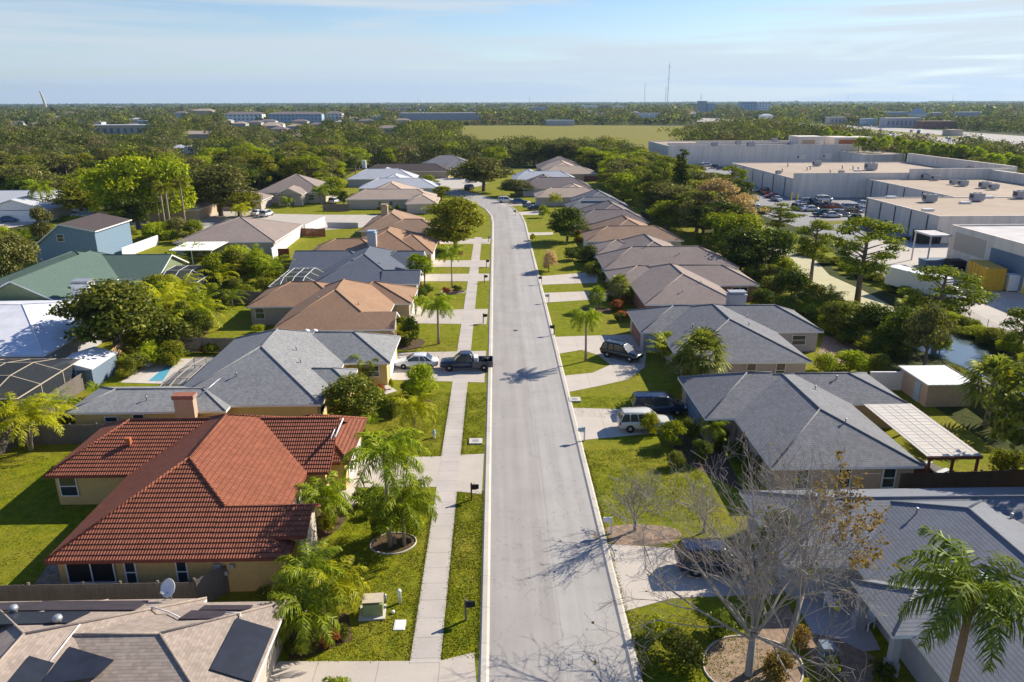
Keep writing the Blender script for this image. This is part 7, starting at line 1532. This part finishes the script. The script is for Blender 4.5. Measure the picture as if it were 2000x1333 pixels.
# the rest of the woodland, to the horizon: one mass nobody could count
VV, FF, MI = [], [], []; off = 0
def mass(x, y, h, rad, ncard, size, rs):
    global off
    n = len(x); mi = rs.choice(5, n, p=[.33, .31, .16, .11, .09]); nc = 5
    cx = x[:, None] + rs.normal(size=(n, nc)) * rad[:, None] * .42; cy = y[:, None] + rs.normal(size=(n, nc)) * rad[:, None] * .42; cz = h[:, None] * (.55 + .22 * rs.rand(n, nc)); cr = np.minimum(rad * .62, h * .45)[:, None] * (.75 + .5 * rs.rand(n, nc))
    pick = rs.randint(0, nc, (n, ncard)); r_ = np.arange(n)[:, None]
    dd = rs.normal(size=(n, ncard, 3)); dd /= np.linalg.norm(dd, axis=2, keepdims=True); dd[..., 2] = np.where(dd[..., 2] < -.2, -dd[..., 2] * .6, dd[..., 2])
    R_ = cr[r_, pick]; p = np.stack([cx[r_, pick], cy[r_, pick], cz[r_, pick]], 2) + dd * R_[..., None] * np.array([1, 1, .8]); low = rs.rand(n, ncard) < .22; p[..., 2] = np.where(low, p[..., 2] * rs.rand(n, ncard) * .6, p[..., 2])
    p = p.reshape(-1, 3); dd = dd.reshape(-1, 3); N = len(p); nr = dd * .8 + rs.normal(size=(N, 3)) * .4; nr[:, 2] += .3; nr /= np.linalg.norm(nr, axis=1)[:, None]
    t = np.cross(nr, rs.normal(size=(N, 3))); t /= np.linalg.norm(t, axis=1)[:, None] + 1e-9; b = np.cross(nr, t); s = (np.repeat(size, ncard) * (.6 + .8 * rs.rand(N)))[:, None]
    V = np.stack([p - t * s, p - b * s * .7, p + t * s, p + b * s * .7], 1).reshape(-1, 3); VV.append(V); FF.append(np.arange(4 * N).reshape(-1, 4) + off); MI.append(np.repeat(mi, ncard)); off += 4 * N
if rest:
    a = np.array(rest); h = hcap(a[:, 0], a[:, 1], rs.uniform(6, 12, len(a))); mass(a[:, 0], a[:, 1], h, np.full(len(a), 5.6), 620, np.full(len(a), .38), rs)
for sp, d0, d1, nc, rad, sz in ((10.5, 420, 640, 330, 7.0, .5), (12.5, 640, 1000, 150, 8.2, .85), (17, 1000, 1700, 70, 11, 1.5), (30, 1700, 3200, 34, 17, 3.4), (65, 3200, 6500, 20, 40, 8), (140, 6500, 14000, 14, 85, 16)):
    x, y, d = grid(sp, d0, d1, rs); hb = (7 + 8.5 * rs.rand(len(x)) ** 1.5) * (1.05 + .35 * np.sin(x * .021 + 1) * np.cos(y * .017)); mass(x, y, hcap(x, y, hb), np.full(len(x), rad), nc, np.full(len(x), sz), rs)
# right-hand planting behind the warehouses
gx, gy = np.meshgrid(np.arange(150, 330, 7.5), np.arange(190, 520, 7.5)); x = (gx + rs.uniform(-3, 3, gx.shape)).ravel(); y = (gy + rs.uniform(-3, 3, gy.shape)).ravel(); u, f = projx(x, y)
k = free(x, y) & (u < 2070) & (x > 163) ; mass(x[k], y[k], rs.uniform(2.4, 5.0, k.sum()), np.full(k.sum(), 3.4), 200, np.full(k.sum(), .38), rs)
V = np.concatenate(VV); Fc = np.concatenate(FF); MI = np.concatenate(MI).astype('i')
wd = link('woodland', npmesh('woodland', V, Fc, [M['fargrey'], M['farolive'], M['fardark'], M['farbright'], M['farbrown']], 4, MI)); tag(wd, 'mass of trees reaching from behind the neighbourhood to the horizon', 'woodland', kind='stuff')
# ------------------------------------------------------------------ air
hz = MB(); hz.box(-16000, -400, -1.2, 16000, 15000, 330); ho = bpy.data.objects.new('haze', None)
nm = NM('haze_air'); vp = nm.n('ShaderNodeVolumePrincipled'); vp.inputs['Color'].default_value = (.50, .72, 1.0, 1); vp.inputs['Density'].default_value = 0.00006; vp.inputs['Anisotropy'].default_value = 0.2
nm.l(vp.outputs[0], nm.out.inputs['Volume']); bpy.data.objects.remove(ho); HAZE = True
if HAZE: tag(hz.build('haze', nm.mat), 'thin blue air thickening towards the horizon', 'haze', kind='stuff')
